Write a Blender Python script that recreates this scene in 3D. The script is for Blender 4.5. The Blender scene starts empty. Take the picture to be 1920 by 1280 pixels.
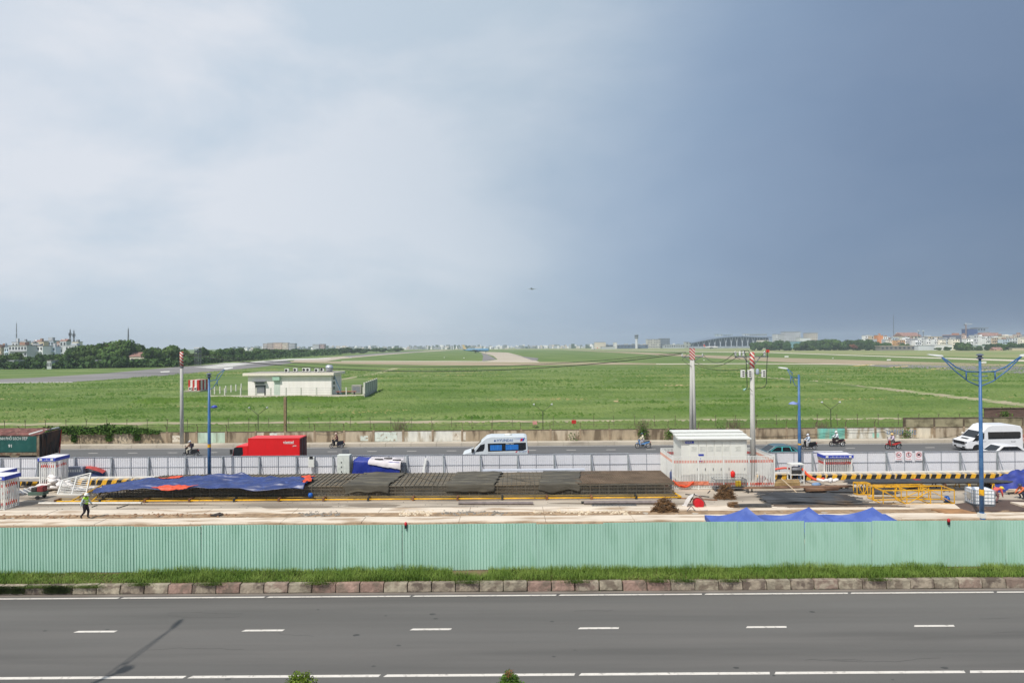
import bpy, bmesh, math, random
import numpy as np
from mathutils import Matrix, Vector, noise as mnoise
random.seed(7); rng = np.random.default_rng(7)
SC = bpy.context.scene
COL = SC.collection
R = math.radians
# ------------------------------------------------------------------ camera
FPX, CAMH = 1128.0, 11.8            # focal length in photo pixels, eye height in metres
cam_d = bpy.data.cameras.new("camera")
cam_d.sensor_width = 36.0
cam_d.lens = 36.0 * FPX / 1920.0
cam_d.clip_start = 0.3
cam_d.clip_end = 20000
cam = bpy.data.objects.new("camera", cam_d); COL.objects.link(cam)
CAMM = Matrix.Translation((0, 0, CAMH)) @ Matrix.Rotation(R(90.406), 4, 'X') @ Matrix.Rotation(R(-0.39), 4, 'Z')
cam.matrix_world = CAMM
SC.camera = cam
# ------------------------------------------------------------------ exposure
SC.view_settings.view_transform = 'Standard'
SC.view_settings.look = 'None'
SC.view_settings.exposure = 0.0
SC.view_settings.gamma = 1.0
# ------------------------------------------------------------------ sun
SUN_EL, SUN_AZ = R(54), R(31)       # shadows fall away from the camera, 31 degrees to the right
sd = Vector((math.sin(SUN_AZ) * math.cos(SUN_EL), math.cos(SUN_AZ) * math.cos(SUN_EL), -math.sin(SUN_EL)))
sun_d = bpy.data.lights.new("sun", 'SUN'); sun_d.energy = 3.7; sun_d.angle = R(0.9); sun_d.color = (1.0, 0.95, 0.87)
sun = bpy.data.objects.new("sun", sun_d); COL.objects.link(sun)
sun.rotation_euler = sd.to_track_quat('-Z', 'Y').to_euler()
sun.location = (-30, -40, 80)
# ------------------------------------------------------------------ sky: thin bright cloud on the left, storm cloud on the right
W = bpy.data.worlds.new("World"); SC.world = W; W.use_nodes = True
nt = W.node_tree; nt.nodes.clear()
def N(t, **kw):
    n = nt.nodes.new(t)
    for k, v in kw.items(): setattr(n, k, v)
    return n
wo = N('ShaderNodeOutputWorld'); bg = N('ShaderNodeBackground'); nt.links.new(bg.outputs[0], wo.inputs[0])
sky = N('ShaderNodeTexSky'); sky.sky_type = 'NISHITA'; sky.sun_disc = False
sky.sun_elevation = SUN_EL; sky.sun_rotation = R(180) + SUN_AZ
sky.air_density = 1.2; sky.dust_density = 2.0
tc = N('ShaderNodeTexCoord')
sep = N('ShaderNodeSeparateXYZ'); nt.links.new(tc.outputs['Generated'], sep.inputs[0])
def noise_tex(scale, detail, sx=1, sy=1, sz=1, rough=0.55, dist=0.0):
    mp = N('ShaderNodeMapping'); mp.inputs['Scale'].default_value = (sx, sy, sz)
    nt.links.new(tc.outputs['Generated'], mp.inputs[0])
    n = N('ShaderNodeTexNoise'); n.inputs['Scale'].default_value = scale; n.inputs['Detail'].default_value = detail
    n.inputs['Roughness'].default_value = rough; n.inputs['Distortion'].default_value = dist
    nt.links.new(mp.outputs[0], n.inputs['Vector']); return n.outputs['Fac']
def M(op, a, b=None, clamp=False):
    n = N('ShaderNodeMath', operation=op, use_clamp=clamp)
    for i, x in enumerate((a, b)):
        if x is None: continue
        if isinstance(x, (int, float)): n.inputs[i].default_value = x
        else: nt.links.new(x, n.inputs[i])
    return n.outputs[0]
big = noise_tex(1.6, 4, 1, 1, 1.8)
# storm factor follows the azimuth, with a ragged edge
t = M('ADD', sep.outputs['X'], M('MULTIPLY', M('SUBTRACT', big, 0.5), 0.26))
t = M('ADD', t, M('MULTIPLY', sep.outputs['Z'], -0.22))
mr = N('ShaderNodeMapRange'); mr.inputs['From Min'].default_value = -0.75; mr.inputs['From Max'].default_value = 0.75
nt.links.new(t, mr.inputs['Value'])
cr = N('ShaderNodeValToRGB'); nt.links.new(mr.outputs[0], cr.inputs[0])
def lin(r, g, b):
    f = lambda c: (c / 12.92 if c <= 0.04045 else ((c + 0.055) / 1.055) ** 2.4)
    return (f(r / 255), f(g / 255), f(b / 255), 1)
stops = [(0.0, (202, 216, 231)), (0.25, (202, 216, 230)), (0.42, (193, 208, 222)), (0.50, (179, 197, 214)), (0.63, (149, 171, 198)), (0.79, (118, 140, 171)), (1.0, (96, 117, 147))]
cr.color_ramp.interpolation = 'B_SPLINE'
el = cr.color_ramp.elements
el[0].position, el[0].color = stops[0][0], lin(*stops[0][1])
el[1].position, el[1].color = stops[-1][0], lin(*stops[-1][1])
for p, c in stops[1:-1]:
    e = el.new(p); e.color = lin(*c)
# thin brighter cloud wisps, strongest on the left
w1 = noise_tex(2.3, 9, 0.8, 0.8, 1.9, 0.56, 0.25)
wr = N('ShaderNodeMapRange'); wr.inputs['From Min'].default_value = 0.42; wr.inputs['From Max'].default_value = 0.60
nt.links.new(w1, wr.inputs['Value'])
lf = N('ShaderNodeMapRange'); lf.inputs['From Min'].default_value = 0.66; lf.inputs['From Max'].default_value = 0.16
lf.inputs['To Min'].default_value = 0.03; lf.inputs['To Max'].default_value = 0.72
nt.links.new(mr.outputs[0], lf.inputs['Value'])
wf = M('MULTIPLY', wr.outputs[0], lf.outputs[0])
mx = N('ShaderNodeMix', data_type='RGBA'); nt.links.new(wf, mx.inputs['Factor'])
nt.links.new(cr.outputs[0], mx.inputs['A']); mx.inputs['B'].default_value = lin(236, 238, 244)
# the clear-sky light behind the cloud
sm = N('ShaderNodeMix', data_type='RGBA', blend_type='MULTIPLY'); sm.inputs['Factor'].default_value = 1
nt.links.new(sky.outputs[0], sm.inputs['A']); sm.inputs['B'].default_value = (0.1, 0.1, 0.1, 1)
fm = N('ShaderNodeMix', data_type='RGBA'); fm.inputs['Factor'].default_value = 0.93
nt.links.new(sm.outputs['Result'], fm.inputs['A']); nt.links.new(mx.outputs['Result'], fm.inputs['B'])
nt.links.new(fm.outputs['Result'], bg.inputs['Color']); bg.inputs['Strength'].default_value = 1.0

SC.cycles.use_denoising = True
SC.cycles.denoising_prefilter = 'ACCURATE'
SC.cycles.max_bounces = 6
SC.cycles.volume_bounces = 0
SC.cycles.transparent_max_bounces = 8

# ------------------------------------------------------------------ measuring: photo pixel -> place on the ground (z) or at a distance (Y)
CR = CAMM.to_3x3()
def ray(u, v): return CR @ Vector(((u - 960) / FPX, -(v - 640) / FPX, -1))
def G(u, v, z=0.0):
    d = ray(u, v); k = (z - CAMH) / d.z
    return Vector((d.x * k, d.y * k, z))
def D(u, v, Y):
    d = ray(u, v); k = Y / d.y
    return Vector((d.x * k, Y, CAMH + d.z * k))
def PX(Y): return Y / FPX          # metres per photo pixel at depth Y

# ------------------------------------------------------------------ materials
MATS = {}
def mat(name, col=(0.5, 0.5, 0.5), rough=0.7, metal=0.0, var=0.12, scale=3.0, bump=0.0, col2=None, detail=4, lo=0.35, hi=0.65,
        stretch=(1, 1, 1), rnd=0.0, spec=0.4, world=False, col3=None, scale3=0.5, lo3=0.5, hi3=0.62, alpha=1.0, trans=0.0, bscale=None, two=None):
    if name in MATS: return MATS[name]
    m = bpy.data.materials.new(name); m.use_nodes = True; n = m.node_tree; L = n.links.new
    b = n.nodes['Principled BSDF']
    b.inputs['Roughness'].default_value = rough; b.inputs['Metallic'].default_value = metal
    b.inputs['Specular IOR Level'].default_value = spec
    if trans: b.inputs['Transmission Weight'].default_value = trans
    if alpha < 1: b.inputs['Alpha'].default_value = alpha
    tcn = n.nodes.new('ShaderNodeTexCoord')
    if world:
        g = n.nodes.new('ShaderNodeNewGeometry'); src = g.outputs['Position']
    else:
        src = tcn.outputs['Object']
    mp = n.nodes.new('ShaderNodeMapping'); mp.inputs['Scale'].default_value = stretch; L(src, mp.inputs[0])
    oi = n.nodes.new('ShaderNodeObjectInfo')
    if not world:
        vm = n.nodes.new('ShaderNodeVectorMath'); vm.operation = 'SCALE'; vm.inputs[0].default_value = (37, 53, 19); L(oi.outputs['Random'], vm.inputs['Scale'])
        L(vm.outputs[0], mp.inputs['Location'])
    nz = n.nodes.new('ShaderNodeTexNoise'); nz.inputs['Scale'].default_value = scale; nz.inputs['Detail'].default_value = detail
    L(mp.outputs[0], nz.inputs['Vector'])
    r = n.nodes.new('ShaderNodeMapRange'); r.inputs['From Min'].default_value = lo; r.inputs['From Max'].default_value = hi; L(nz.outputs['Fac'], r.inputs['Value'])
    mix = n.nodes.new('ShaderNodeMix'); mix.data_type = 'RGBA'; L(r.outputs[0], mix.inputs['Factor'])
    a = col if col2 is not None else tuple(c * (1 - var) for c in col)
    c2 = col2 if col2 is not None else tuple(min(1, c * (1 + var)) for c in col)
    mix.inputs['A'].default_value = (*a, 1); mix.inputs['B'].default_value = (*c2, 1)
    out = mix.outputs['Result']
    if col3 is not None:
        n3 = n.nodes.new('ShaderNodeTexNoise'); n3.inputs['Scale'].default_value = scale3; n3.inputs['Detail'].default_value = 5; L(mp.outputs[0], n3.inputs['Vector'])
        r3 = n.nodes.new('ShaderNodeMapRange'); r3.inputs['From Min'].default_value = lo3; r3.inputs['From Max'].default_value = hi3; L(n3.outputs['Fac'], r3.inputs['Value'])
        m3 = n.nodes.new('ShaderNodeMix'); m3.data_type = 'RGBA'; L(r3.outputs[0], m3.inputs['Factor']); L(out, m3.inputs['A']); m3.inputs['B'].default_value = (*col3, 1)
        out = m3.outputs['Result']
    if rnd:
        rr = n.nodes.new('ShaderNodeMapRange'); rr.inputs['To Min'].default_value = 1 - rnd; rr.inputs['To Max'].default_value = 1 + rnd; L(oi.outputs['Random'], rr.inputs['Value'])
        hs = n.nodes.new('ShaderNodeHueSaturation'); L(rr.outputs[0], hs.inputs['Value']); L(out, hs.inputs['Color']); out = hs.outputs[0]
    L(out, b.inputs['Base Color'])
    if bump:
        bn = n.nodes.new('ShaderNodeTexNoise'); bn.inputs['Scale'].default_value = bscale or scale * 4; bn.inputs['Detail'].default_value = 5; L(mp.outputs[0], bn.inputs['Vector'])
        bp = n.nodes.new('ShaderNodeBump'); bp.inputs['Strength'].default_value = min(1, bump); bp.inputs['Distance'].default_value = 0.05 if bump <= 1 else 0.05 * bump
        L(bn.outputs['Fac'], bp.inputs['Height']); L(bp.outputs[0], b.inputs['Normal'])
    MATS[name] = m; return m
P = lambda r, g, b: lin(r, g, b)[:3]

# ------------------------------------------------------------------ mesh building
class MB:
    def __init__(s): s.v = []; s.f = []; s.m = []
    def add(s, vs, fs, mi=0):
        o = len(s.v); s.v += [tuple(p) for p in vs]
        for f in fs: s.f.append(tuple(i + o for i in f)); s.m.append(mi)
        return s
    def box(s, x0, x1, y0, y1, z0, z1, mi=0):
        return s.add([(x0, y0, z0), (x1, y0, z0), (x1, y1, z0), (x0, y1, z0), (x0, y0, z1), (x1, y0, z1), (x1, y1, z1), (x0, y1, z1)],
                     [(3, 2, 1, 0), (4, 5, 6, 7), (0, 1, 5, 4), (1, 2, 6, 5), (2, 3, 7, 6), (3, 0, 4, 7)], mi)
    def bar(s, p, q, w, h=None, mi=0):
        """square bar between two points"""
        p = Vector(p); q = Vector(q); d = (q - p)
        if d.length < 1e-6: return s
        d.normalize(); h = h or w
        up = Vector((0, 0, 1)) if abs(d.z) < 0.95 else Vector((0, 1, 0))
        a = d.cross(up).normalized() * (w / 2); b = a.cross(d).normalized() * (h / 2)
        vs = [p - a - b, p + a - b, p + a + b, p - a + b, q - a - b, q + a - b, q + a + b, q - a + b]
        return s.add(vs, [(0, 1, 2, 3), (7, 6, 5, 4), (0, 4, 5, 1), (1, 5, 6, 2), (2, 6, 7, 3), (3, 7, 4, 0)], mi)
    def tube(s, pts, rad, n=6, mi=0, cap=True):
        pts = [Vector(p) for p in pts]
        if not hasattr(rad, '__len__'): rad = [rad] * len(pts)
        o = len(s.v); prev = None
        for i, p in enumerate(pts):
            d = (pts[min(i + 1, len(pts) - 1)] - pts[max(i - 1, 0)])
            d = d.normalized() if d.length > 1e-9 else Vector((0, 0, 1))
            if prev is None:
                up = Vector((0, 0, 1)) if abs(d.z) < 0.9 else Vector((1, 0, 0))
                a = d.cross(up).normalized()
            else:
                a = (prev - d * prev.dot(d)).normalized()
            prev = a; b = d.cross(a)
            for k in range(n):
                t = 2 * math.pi * k / n
                s.v.append(tuple(p + (a * math.cos(t) + b * math.sin(t)) * rad[i]))
        for i in range(len(pts) - 1):
            for k in range(n):
                k2 = (k + 1) % n
                s.f.append((o + i * n + k, o + i * n + k2, o + (i + 1) * n + k2, o + (i + 1) * n + k)); s.m.append(mi)
        if cap:
            s.f.append(tuple(o + k for k in reversed(range(n)))); s.m.append(mi)
            s.f.append(tuple(o + (len(pts) - 1) * n + k for k in range(n))); s.m.append(mi)
        return s
    def lathe(s, prof, c=(0, 0, 0), n=16, mi=0, axis='z'):
        o = len(s.v); c = Vector(c)
        for r, z in prof:
            for k in range(n):
                t = 2 * math.pi * k / n; a, b = r * math.cos(t), r * math.sin(t)
                p = (a, b, z) if axis == 'z' else ((a, z, b) if axis == 'y' else (z, a, b))
                s.v.append(tuple(c + Vector(p)))
        for i in range(len(prof) - 1):
            for k in range(n):
                k2 = (k + 1) % n
                s.f.append((o + i * n + k, o + i * n + k2, o + (i + 1) * n + k2, o + (i + 1) * n + k)); s.m.append(mi)
        s.f.append(tuple(o + k for k in reversed(range(n)))); s.m.append(mi)
        s.f.append(tuple(o + (len(prof) - 1) * n + k for k in range(n))); s.m.append(mi)
        return s
    def prism(s, poly, y0, y1, mi=0):
        """polygon in (x, z) extruded across y"""
        n = len(poly); o = len(s.v)
        s.v += [(x, y0, z) for x, z in poly] + [(x, y1, z) for x, z in poly]
        s.f.append(tuple(o + i for i in range(n))); s.m.append(mi)
        s.f.append(tuple(o + n + i for i in reversed(range(n)))); s.m.append(mi)
        for i in range(n):
            j = (i + 1) % n
            s.f.append((o + j, o + i, o + n + i, o + n + j)); s.m.append(mi)
        return s
    def slab(s, poly, z0, z1, mi=0):
        """polygon in (x, y) extruded up"""
        n = len(poly); o = len(s.v)
        s.v += [(p[0], p[1], z0) for p in poly] + [(p[0], p[1], z1) for p in poly]
        s.f.append(tuple(o + i for i in reversed(range(n)))); s.m.append(mi)
        s.f.append(tuple(o + n + i for i in range(n))); s.m.append(mi)
        for i in range(n):
            j = (i + 1) % n
            s.f.append((o + i, o + j, o + n + j, o + n + i)); s.m.append(mi)
        return s
    def grid(s, fn, nu, nv, mi=0):
        o = len(s.v)
        for i in range(nu + 1):
            for j in range(nv + 1): s.v.append(tuple(fn(i / nu, j / nv)))
        for i in range(nu):
            for j in range(nv):
                a = o + i * (nv + 1) + j
                s.f.append((a, a + nv + 1, a + nv + 2, a + 1)); s.m.append(mi)
        return s
    def mesh(s, name, mats, smooth=False, bev=0.0, seg=2):
        me = bpy.data.meshes.new(name); me.from_pydata(s.v, [], s.f)
        for m in (mats if isinstance(mats, (list, tuple)) else [mats]): me.materials.append(m)
        if any(s.m): me.polygons.foreach_set('material_index', s.m)
        bm = bmesh.new(); bm.from_mesh(me)
        bmesh.ops.recalc_face_normals(bm, faces=bm.faces[:])
        if bev:
            es = [e for e in bm.edges if len(e.link_faces) == 2 and e.calc_face_angle(0) > 0.35]
            bmesh.ops.bevel(bm, geom=es, offset=bev, segments=seg, profile=0.6, affect='EDGES', clamp_overlap=True)
        bm.to_mesh(me); bm.free()
        if smooth:
            me.polygons.foreach_set('use_smooth', [True] * len(me.polygons))
        me.update(); return me
    def build(s, name, mats, parent=None, loc=(0, 0, 0), rz=0, smooth=False, bev=0.0, seg=2):
        return link(name, s.mesh(name, mats, smooth, bev, seg), parent, loc, rz)
def link(name, me, parent=None, loc=(0, 0, 0), rz=0, scale=None, rot=None):
    o = bpy.data.objects.new(name, me); COL.objects.link(o)
    o.location = loc; o.rotation_euler = rot if rot is not None else (0, 0, rz)
    if scale is not None: o.scale = scale
    if parent is not None: o.parent = parent
    return o
def tag(o, label, cat, group=None):
    o['label'] = label; o['category'] = cat
    if group: o['group'] = group
    return o
def T(name, label, cat, loc=(0, 0, 0), rz=0, group=None, scale=None):
    o = link(name, None, None, loc, rz, scale); o.empty_display_size = 0.2
    return tag(o, label, cat, group)
def S(o, kind='structure'): o['kind'] = kind; return o
def copy_tree(o, parent=None):
    c = o.copy(); COL.objects.link(c)
    c.parent = parent
    for ch in list(o.children): copy_tree(ch, c)
    return c
def np_mesh(name, verts, faces, m):
    """fast mesh from numpy arrays (all faces with the same vertex count)"""
    me = bpy.data.meshes.new(name); nv, nf, k = len(verts), len(faces), faces.shape[1]
    me.vertices.add(nv); me.vertices.foreach_set('co', verts.astype(np.float32).ravel())
    me.loops.add(nf * k); me.loops.foreach_set('vertex_index', faces.astype(np.int32).ravel())
    me.polygons.add(nf); me.polygons.foreach_set('loop_start', np.arange(0, nf * k, k, dtype=np.int32))
    me.polygons.foreach_set('loop_total', np.full(nf, k, dtype=np.int32))
    for x in (m if isinstance(m, (list, tuple)) else [m]): me.materials.append(x)
    me.update(calc_edges=True); me.validate(); return me
FONT_CACHE = {}
def text_mesh(name, body, size, m, align='LEFT', extrude=0.004, bold=False, sx=1.0):
    cu = bpy.data.curves.new(name, 'FONT'); cu.body = body; cu.size = size; cu.align_x = align; cu.extrude = extrude
    if bold: cu.offset = size * 0.018
    cu.resolution_u = 3
    o = bpy.data.objects.new(name, cu); COL.objects.link(o)
    dg = bpy.context.evaluated_depsgraph_get()
    me = bpy.data.meshes.new_from_object(o.evaluated_get(dg)); bpy.data.objects.remove(o)
    me.materials.clear(); me.materials.append(m)
    if sx != 1.0:
        for v in me.vertices: v.co.x *= sx
    return me
def put_text(name, body, size, m, parent, loc, align='LEFT', bold=False, sx=1.0, rz=0):
    """lettering standing upright and facing -y"""
    return link(name, text_mesh(name, body, size, m, align, 0.003, bold, sx), parent, loc, rot=(R(90), 0, rz))
ORD = ['first', 'second', 'third', 'fourth', 'fifth', 'sixth', 'seventh', 'eighth', 'ninth', 'tenth', 'eleventh', 'twelfth', 'thirteenth', 'fourteenth', 'fifteenth', 'sixteenth',
       'seventeenth', 'eighteenth', 'nineteenth', 'twentieth', 'twenty-first', 'twenty-second', 'twenty-third', 'twenty-fourth', 'twenty-fifth', 'twenty-sixth', 'twenty-seventh', 'twenty-eighth', 'twenty-ninth', 'thirtieth',
       'thirty-first', 'thirty-second', 'thirty-third', 'thirty-fourth', 'thirty-fifth', 'thirty-sixth', 'thirty-seventh', 'thirty-eighth', 'thirty-ninth', 'fortieth', 'forty-first', 'forty-second', 'forty-third', 'forty-fourth', 'forty-fifth']
# ================================================================== materials used in many places
white_steel = mat('white_steel', P(226, 226, 222), 0.5, var=0.05, rnd=0.03)
red_paint = mat('red_paint', P(206, 70, 58), 0.5, var=0.1)
grey_steel = mat('grey_steel', P(120, 124, 130), 0.45, 0.3, var=0.12)
dark_steel = mat('dark_steel', P(58, 57, 56), 0.6, 0.2, var=0.2)
black_rubber = mat('black_rubber', (0.018, 0.018, 0.019), 0.75, var=0.2)
chrome = mat('chrome', (0.6, 0.6, 0.62), 0.2, 0.9, var=0.05)
dark_glass = mat('dark_glass', (0.012, 0.014, 0.018), 0.08, var=0.1, spec=0.6)
blue_paint = mat('blue_paint', P(60, 102, 152), 0.4, var=0.12, scale=1.2, col3=P(76, 114, 156), scale3=2)
concrete_pole = mat('concrete_pole', P(192, 190, 184), 0.85, var=0.1, scale=2, stretch=(2, 2, .4), bump=.3)
white_paint = mat('white_paint', P(222, 222, 216), 0.6, var=0.05)
blue_print = mat('blue_print', P(44, 66, 170), 0.5, var=0.05)
yellow_paint = mat('yellow_paint', P(222, 168, 34), 0.5, var=0.14, scale=2, col3=P(150, 112, 50), scale3=3, lo3=.58, hi3=.7)
orange_plastic = mat('orange_plastic', P(226, 84, 44), 0.5, var=0.1)
rust = mat('rust', P(118, 82, 58), 0.85, var=0.25, scale=3, col3=P(150, 104, 66), scale3=2)
# ================================================================== ground and the airfield
grass_far = mat('grass_field', (0.104, 0.168, 0.045), 0.95, col2=(0.188, 0.238, 0.084), scale=0.04, detail=10, world=True, lo=.40, hi=.60, stretch=(0.5, 1.4, 1),
                col3=(0.105, 0.175, 0.036), scale3=0.09, lo3=.5, hi3=.7, bump=1.0, bscale=1.5, spec=.1)
gm = MB(); gm.grid(lambda a, b: ((a - .5) * 9000, -40 + b * 4500, -0.03), 24, 18)
S(gm.build('ground', grass_far))
asphalt_old = mat('asphalt_runway', P(128, 124, 122), 0.9, var=0.1, scale=0.05, world=True, col3=P(108, 105, 104), scale3=.02, stretch=(.4, 1, 1))
conc_run = mat('concrete_taxiway', P(186, 174, 156), 0.9, var=0.08, scale=0.06, world=True, col3=P(164, 150, 132), scale3=.03, stretch=(.3, 2, 1))
brown_run = mat('worn_taxiway', P(166, 148, 124), 0.9, var=0.12, scale=0.05, world=True, col3=P(134, 134, 92), scale3=.03, stretch=(.3, 2, 1))
pale_run = mat('pale_concrete', P(206, 196, 178), 0.9, var=0.06, scale=0.1, world=True)
dirt_path = mat('dirt_path', P(166, 154, 128), 0.95, var=0.14, scale=0.3, world=True, col3=P(128, 142, 84), scale3=.25, lo3=.44, hi3=.6)
dry_grass = mat('dry_grass', P(146, 146, 98), 0.95, var=0.14, scale=0.03, world=True, col3=P(124, 138, 78), scale3=.015, stretch=(.3, 1.5, 1), lo3=.45, hi3=.6)
far_line_white = mat('runway_paint', P(206, 204, 196), 0.8, var=0.1, scale=.5, world=True)
far_line_yellow = mat('runway_yellow_paint', P(206, 180, 104), 0.8, var=0.1, scale=.5, world=True)
def flat(name, uv, m, z, kind='structure', parent=None):
    pts = [G(u, v, z) for u, v in uv]
    b = MB(); b.add([(p.x, p.y, z) for p in pts], [tuple(range(len(pts)))])
    o = b.build(name, m, parent)
    if parent is None: S(o, kind)
    # faces up
    if o.data.polygons[0].normal.z < 0: o.data.flip_normals()
    return o
flat('dry_verge', [(560, 657), (960, 651.5), (1400, 649.5), (1920, 646), (2300, 646), (2300, 672), (1920, 671), (1400, 659.6), (1240, 657.5), (1000, 655.5)], dry_grass, 0.0)
run = flat('runway', [(-260, 727), (-120, 722), (0, 718), (130, 716.2), (300, 704.5), (445, 692), (478, 689), (560, 679), (520, 674), (470, 678), (400, 683), (322, 688.5), (200, 699.5), (60, 708), (-140, 716), (-260, 720)], asphalt_old, 0.03)
for k, (u, v) in enumerate([(424, 689.5), (440, 686.8), (456, 684.6), (470, 682.4)]):
    flat('runway_marking', [(u - 62, v - 1.6), (u - 30, v - 2.2), (u + 8, v - .2), (u - 22, v + .8)], far_line_white, 0.06, parent=run)
flat('runway_marking', [(300, 696.2), (318, 695.2), (318, 697.2), (302, 698)], far_line_white, 0.06, parent=run)
flat('runway_marking', [(-60, 717.4), (136, 716), (136, 716.8), (-60, 718.4)], far_line_white, 0.06, parent=run)
flat('runway_marking', [(455, 679.5), (540, 672.6), (620, 671), (620, 672), (545, 674.6), (480, 679.5)], far_line_white, 0.06, parent=run)
flat('taxiway', [(548, 675), (620, 669.5), (720, 662), (830, 656.3), (850, 656.3), (780, 660.5), (700, 667), (640, 672.5), (600, 679), (560, 679.6)], conc_run, 0.045)
flat('taxiway_shoulder', [(640, 667.6), (720, 661.6), (790, 658.2), (800, 658.4), (730, 663), (655, 669)], asphalt_old, 0.075)
flat('cross_taxiway', [(545, 676.6), (640, 677.3), (860, 677.6), (1010, 678.4), (1120, 679), (1230, 681.2), (1300, 682.4), (1300, 683), (1180, 683.6), (1080, 684.2), (960, 685.0), (820, 684.8), (640, 681.6), (545, 679.2)], brown_run, 0.06)
flat('cross_taxiway_edge', [(640, 676.6), (860, 676.6), (1010, 677.6), (1010, 678.6), (860, 677.8), (640, 677.5)], pale_run, 0.09)
flat('access_taxiway', [(897, 659.2), (952, 660.6), (985, 669), (1012, 678.3), (905, 678), (933, 673.6), (925, 667), (905, 661.6)], conc_run, 0.05)
flat('access_taxiway_shoulder', [(902, 662.3), (912, 663.5), (928, 671.5), (930, 673.6), (904, 677), (905, 671.5), (906, 667)], asphalt_old, 0.07)
flat('access_taxiway_shoulder', [(955, 664.2), (985, 668.6), (1010, 671.2), (1007, 675.6), (998, 675.2), (978, 668.4)], asphalt_old, 0.07)
flat('far_taxiway', [(1050, 655.7), (1180, 659.5), (1300, 664.8), (1430, 669.8), (1560, 673.2), (1680, 677.3), (1920, 683), (2250, 690), (2250, 694), (1920, 686.5), (1700, 684.5), (1640, 684.5), (1500, 680.5), (1400, 674.8), (1280, 668), (1160, 661.2)], brown_run, 0.04)
flat('far_service_lane', [(1040, 655.0), (1300, 658.8), (1440, 660), (1680, 668), (1920, 674.5), (2250, 681), (2250, 683), (1920, 677.5), (1680, 669.4), (1440, 661), (1300, 659.6)], pale_run, 0.05)
flat('far_runway', [(1612, 684.4), (1700, 683.8), (1920, 687.5), (2250, 695), (2250, 712), (1920, 700.5), (1780, 693.2), (1660, 688)], asphalt_old, 0.07)
flat('service_lane', [(1230, 681.6), (1400, 680.8), (1560, 682), (1640, 684), (1640, 685), (1560, 683.2), (1400, 682), (1230, 682.8)], pale_run, 0.08)
fr = bpy.data.objects['far_runway']
for u, v in [(1612, 684.6), (1680, 687.3), (1752, 690.8), (1845, 694.2)]:
    flat('runway_marking', [(u - 14, v + 1), (u + 22, v - 1.7), (u + 24, v - 1.0), (u - 8, v + 1.6)], far_line_yellow, 0.1, parent=fr)
flat('field_track', [(735, 690), (752, 689.2), (715, 700), (665, 708), (640, 712.5), (628, 712), (700, 700)], dirt_path, 0.02)
flat('field_track', [(1400, 704), (1560, 714), (1700, 731), (1920, 755), (2250, 795), (2250, 806), (1920, 761.5), (1700, 736), (1560, 717), (1400, 705.5)], dirt_path, 0.02)
pth = lambda u: 793.2 - u * .0062
top_ = [(u, pth(u) + random.uniform(-.7, 1.0)) for u in range(-300, 1701, 40)]; bot_ = [(u, pth(u) + random.uniform(3.0, 5.4)) for u in range(1700, -301, -40)]
flat('perimeter_path', top_ + bot_, dirt_path, 0.02)
for (u, v, du, dv) in [(22, 747, 26, 3), (80, 768, 22, 2.5), (1160, 752, 12, 1.6), (1270, 722, 40, 1.5)]:
    flat('bare_patch', [(u + du * math.cos(a) * random.uniform(.7, 1), v + dv * math.sin(a) * random.uniform(.6, 1)) for a in np.linspace(0, 6.28, 14)[:-1]], mat('bare_earth', P(176, 156, 112), 0.95, var=.15, scale=.5, world=True), 0.02)
# tall airfield grass: real tufts over the nearer field
tuft_mat = mat('grass_tufts', (0.100, 0.165, 0.042), 0.9, col2=(0.188, 0.242, 0.082), scale=0.06, detail=10, world=True, lo=.40, hi=.60, stretch=(0.6, 1.2, 1), col3=(0.09, 0.16, 0.03), scale3=.12, lo3=.5, hi3=.7, spec=.1)
def tufts(n, xy, hgt, wid, m, name, blades=1):
    """low uneven grass clumps: four-sided mounds with an off-centre top"""
    x, y = xy; n = len(x); K = 5
    ang = rng.uniform(0, 6.283, (n, 1)) + np.arange(K)[None, :] * (6.283 / K) + rng.uniform(-.4, .4, (n, K))
    r = wid * rng.uniform(.6, 1.5, (n, 1)) * rng.uniform(.7, 1.3, (n, K)); h = hgt * rng.uniform(.3, 1.4, n)
    v = np.zeros((n, K + 1, 3))
    v[:, :K, 0] = x[:, None] + np.cos(ang) * r * 1.5; v[:, :K, 1] = y[:, None] + np.sin(ang) * r; v[:, :K, 2] = -.04
    v[:, K, 0] = x + rng.normal(0, wid * .4, n); v[:, K, 1] = y + rng.normal(0, wid * .3, n); v[:, K, 2] = h
    base = np.arange(n)[:, None, None] * (K + 1); k = np.arange(K)
    f = base + np.stack([k, (k + 1) % K, np.full(K, K)], -1)[None]
    return np_mesh(name, v.reshape(-1, 3), f.reshape(-1, 3), m)
def in_poly(x, y, poly):
    c = np.zeros(len(x), bool); j = len(poly) - 1
    for i in range(len(poly)):
        xi, yi = poly[i]; xj, yj = poly[j]
        c ^= ((yi > y) != (yj > y)) & (x < (xj - xi) * (y - yi) / (yj - yi + 1e-12) + xi); j = i
    return c
keep_out = [[(G(u, v).x, G(u, v).y) for u, v in q] for q in (
    [(385, 705), (690, 708), (712, 735), (690, 750), (385, 752)], [(345, 726), (388, 726), (388, 738), (345, 738)], [(-300, 794), (1700, 778), (1700, 786), (-300, 804)],
    [(735, 690), (752, 689), (640, 713), (628, 712)], [(1400, 704), (1700, 731), (2250, 795), (2250, 806), (1700, 736), (1400, 706)],
    [(-300, 722), (130, 717), (445, 692.5), (600, 680), (300, 680), (-300, 690)])]
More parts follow.
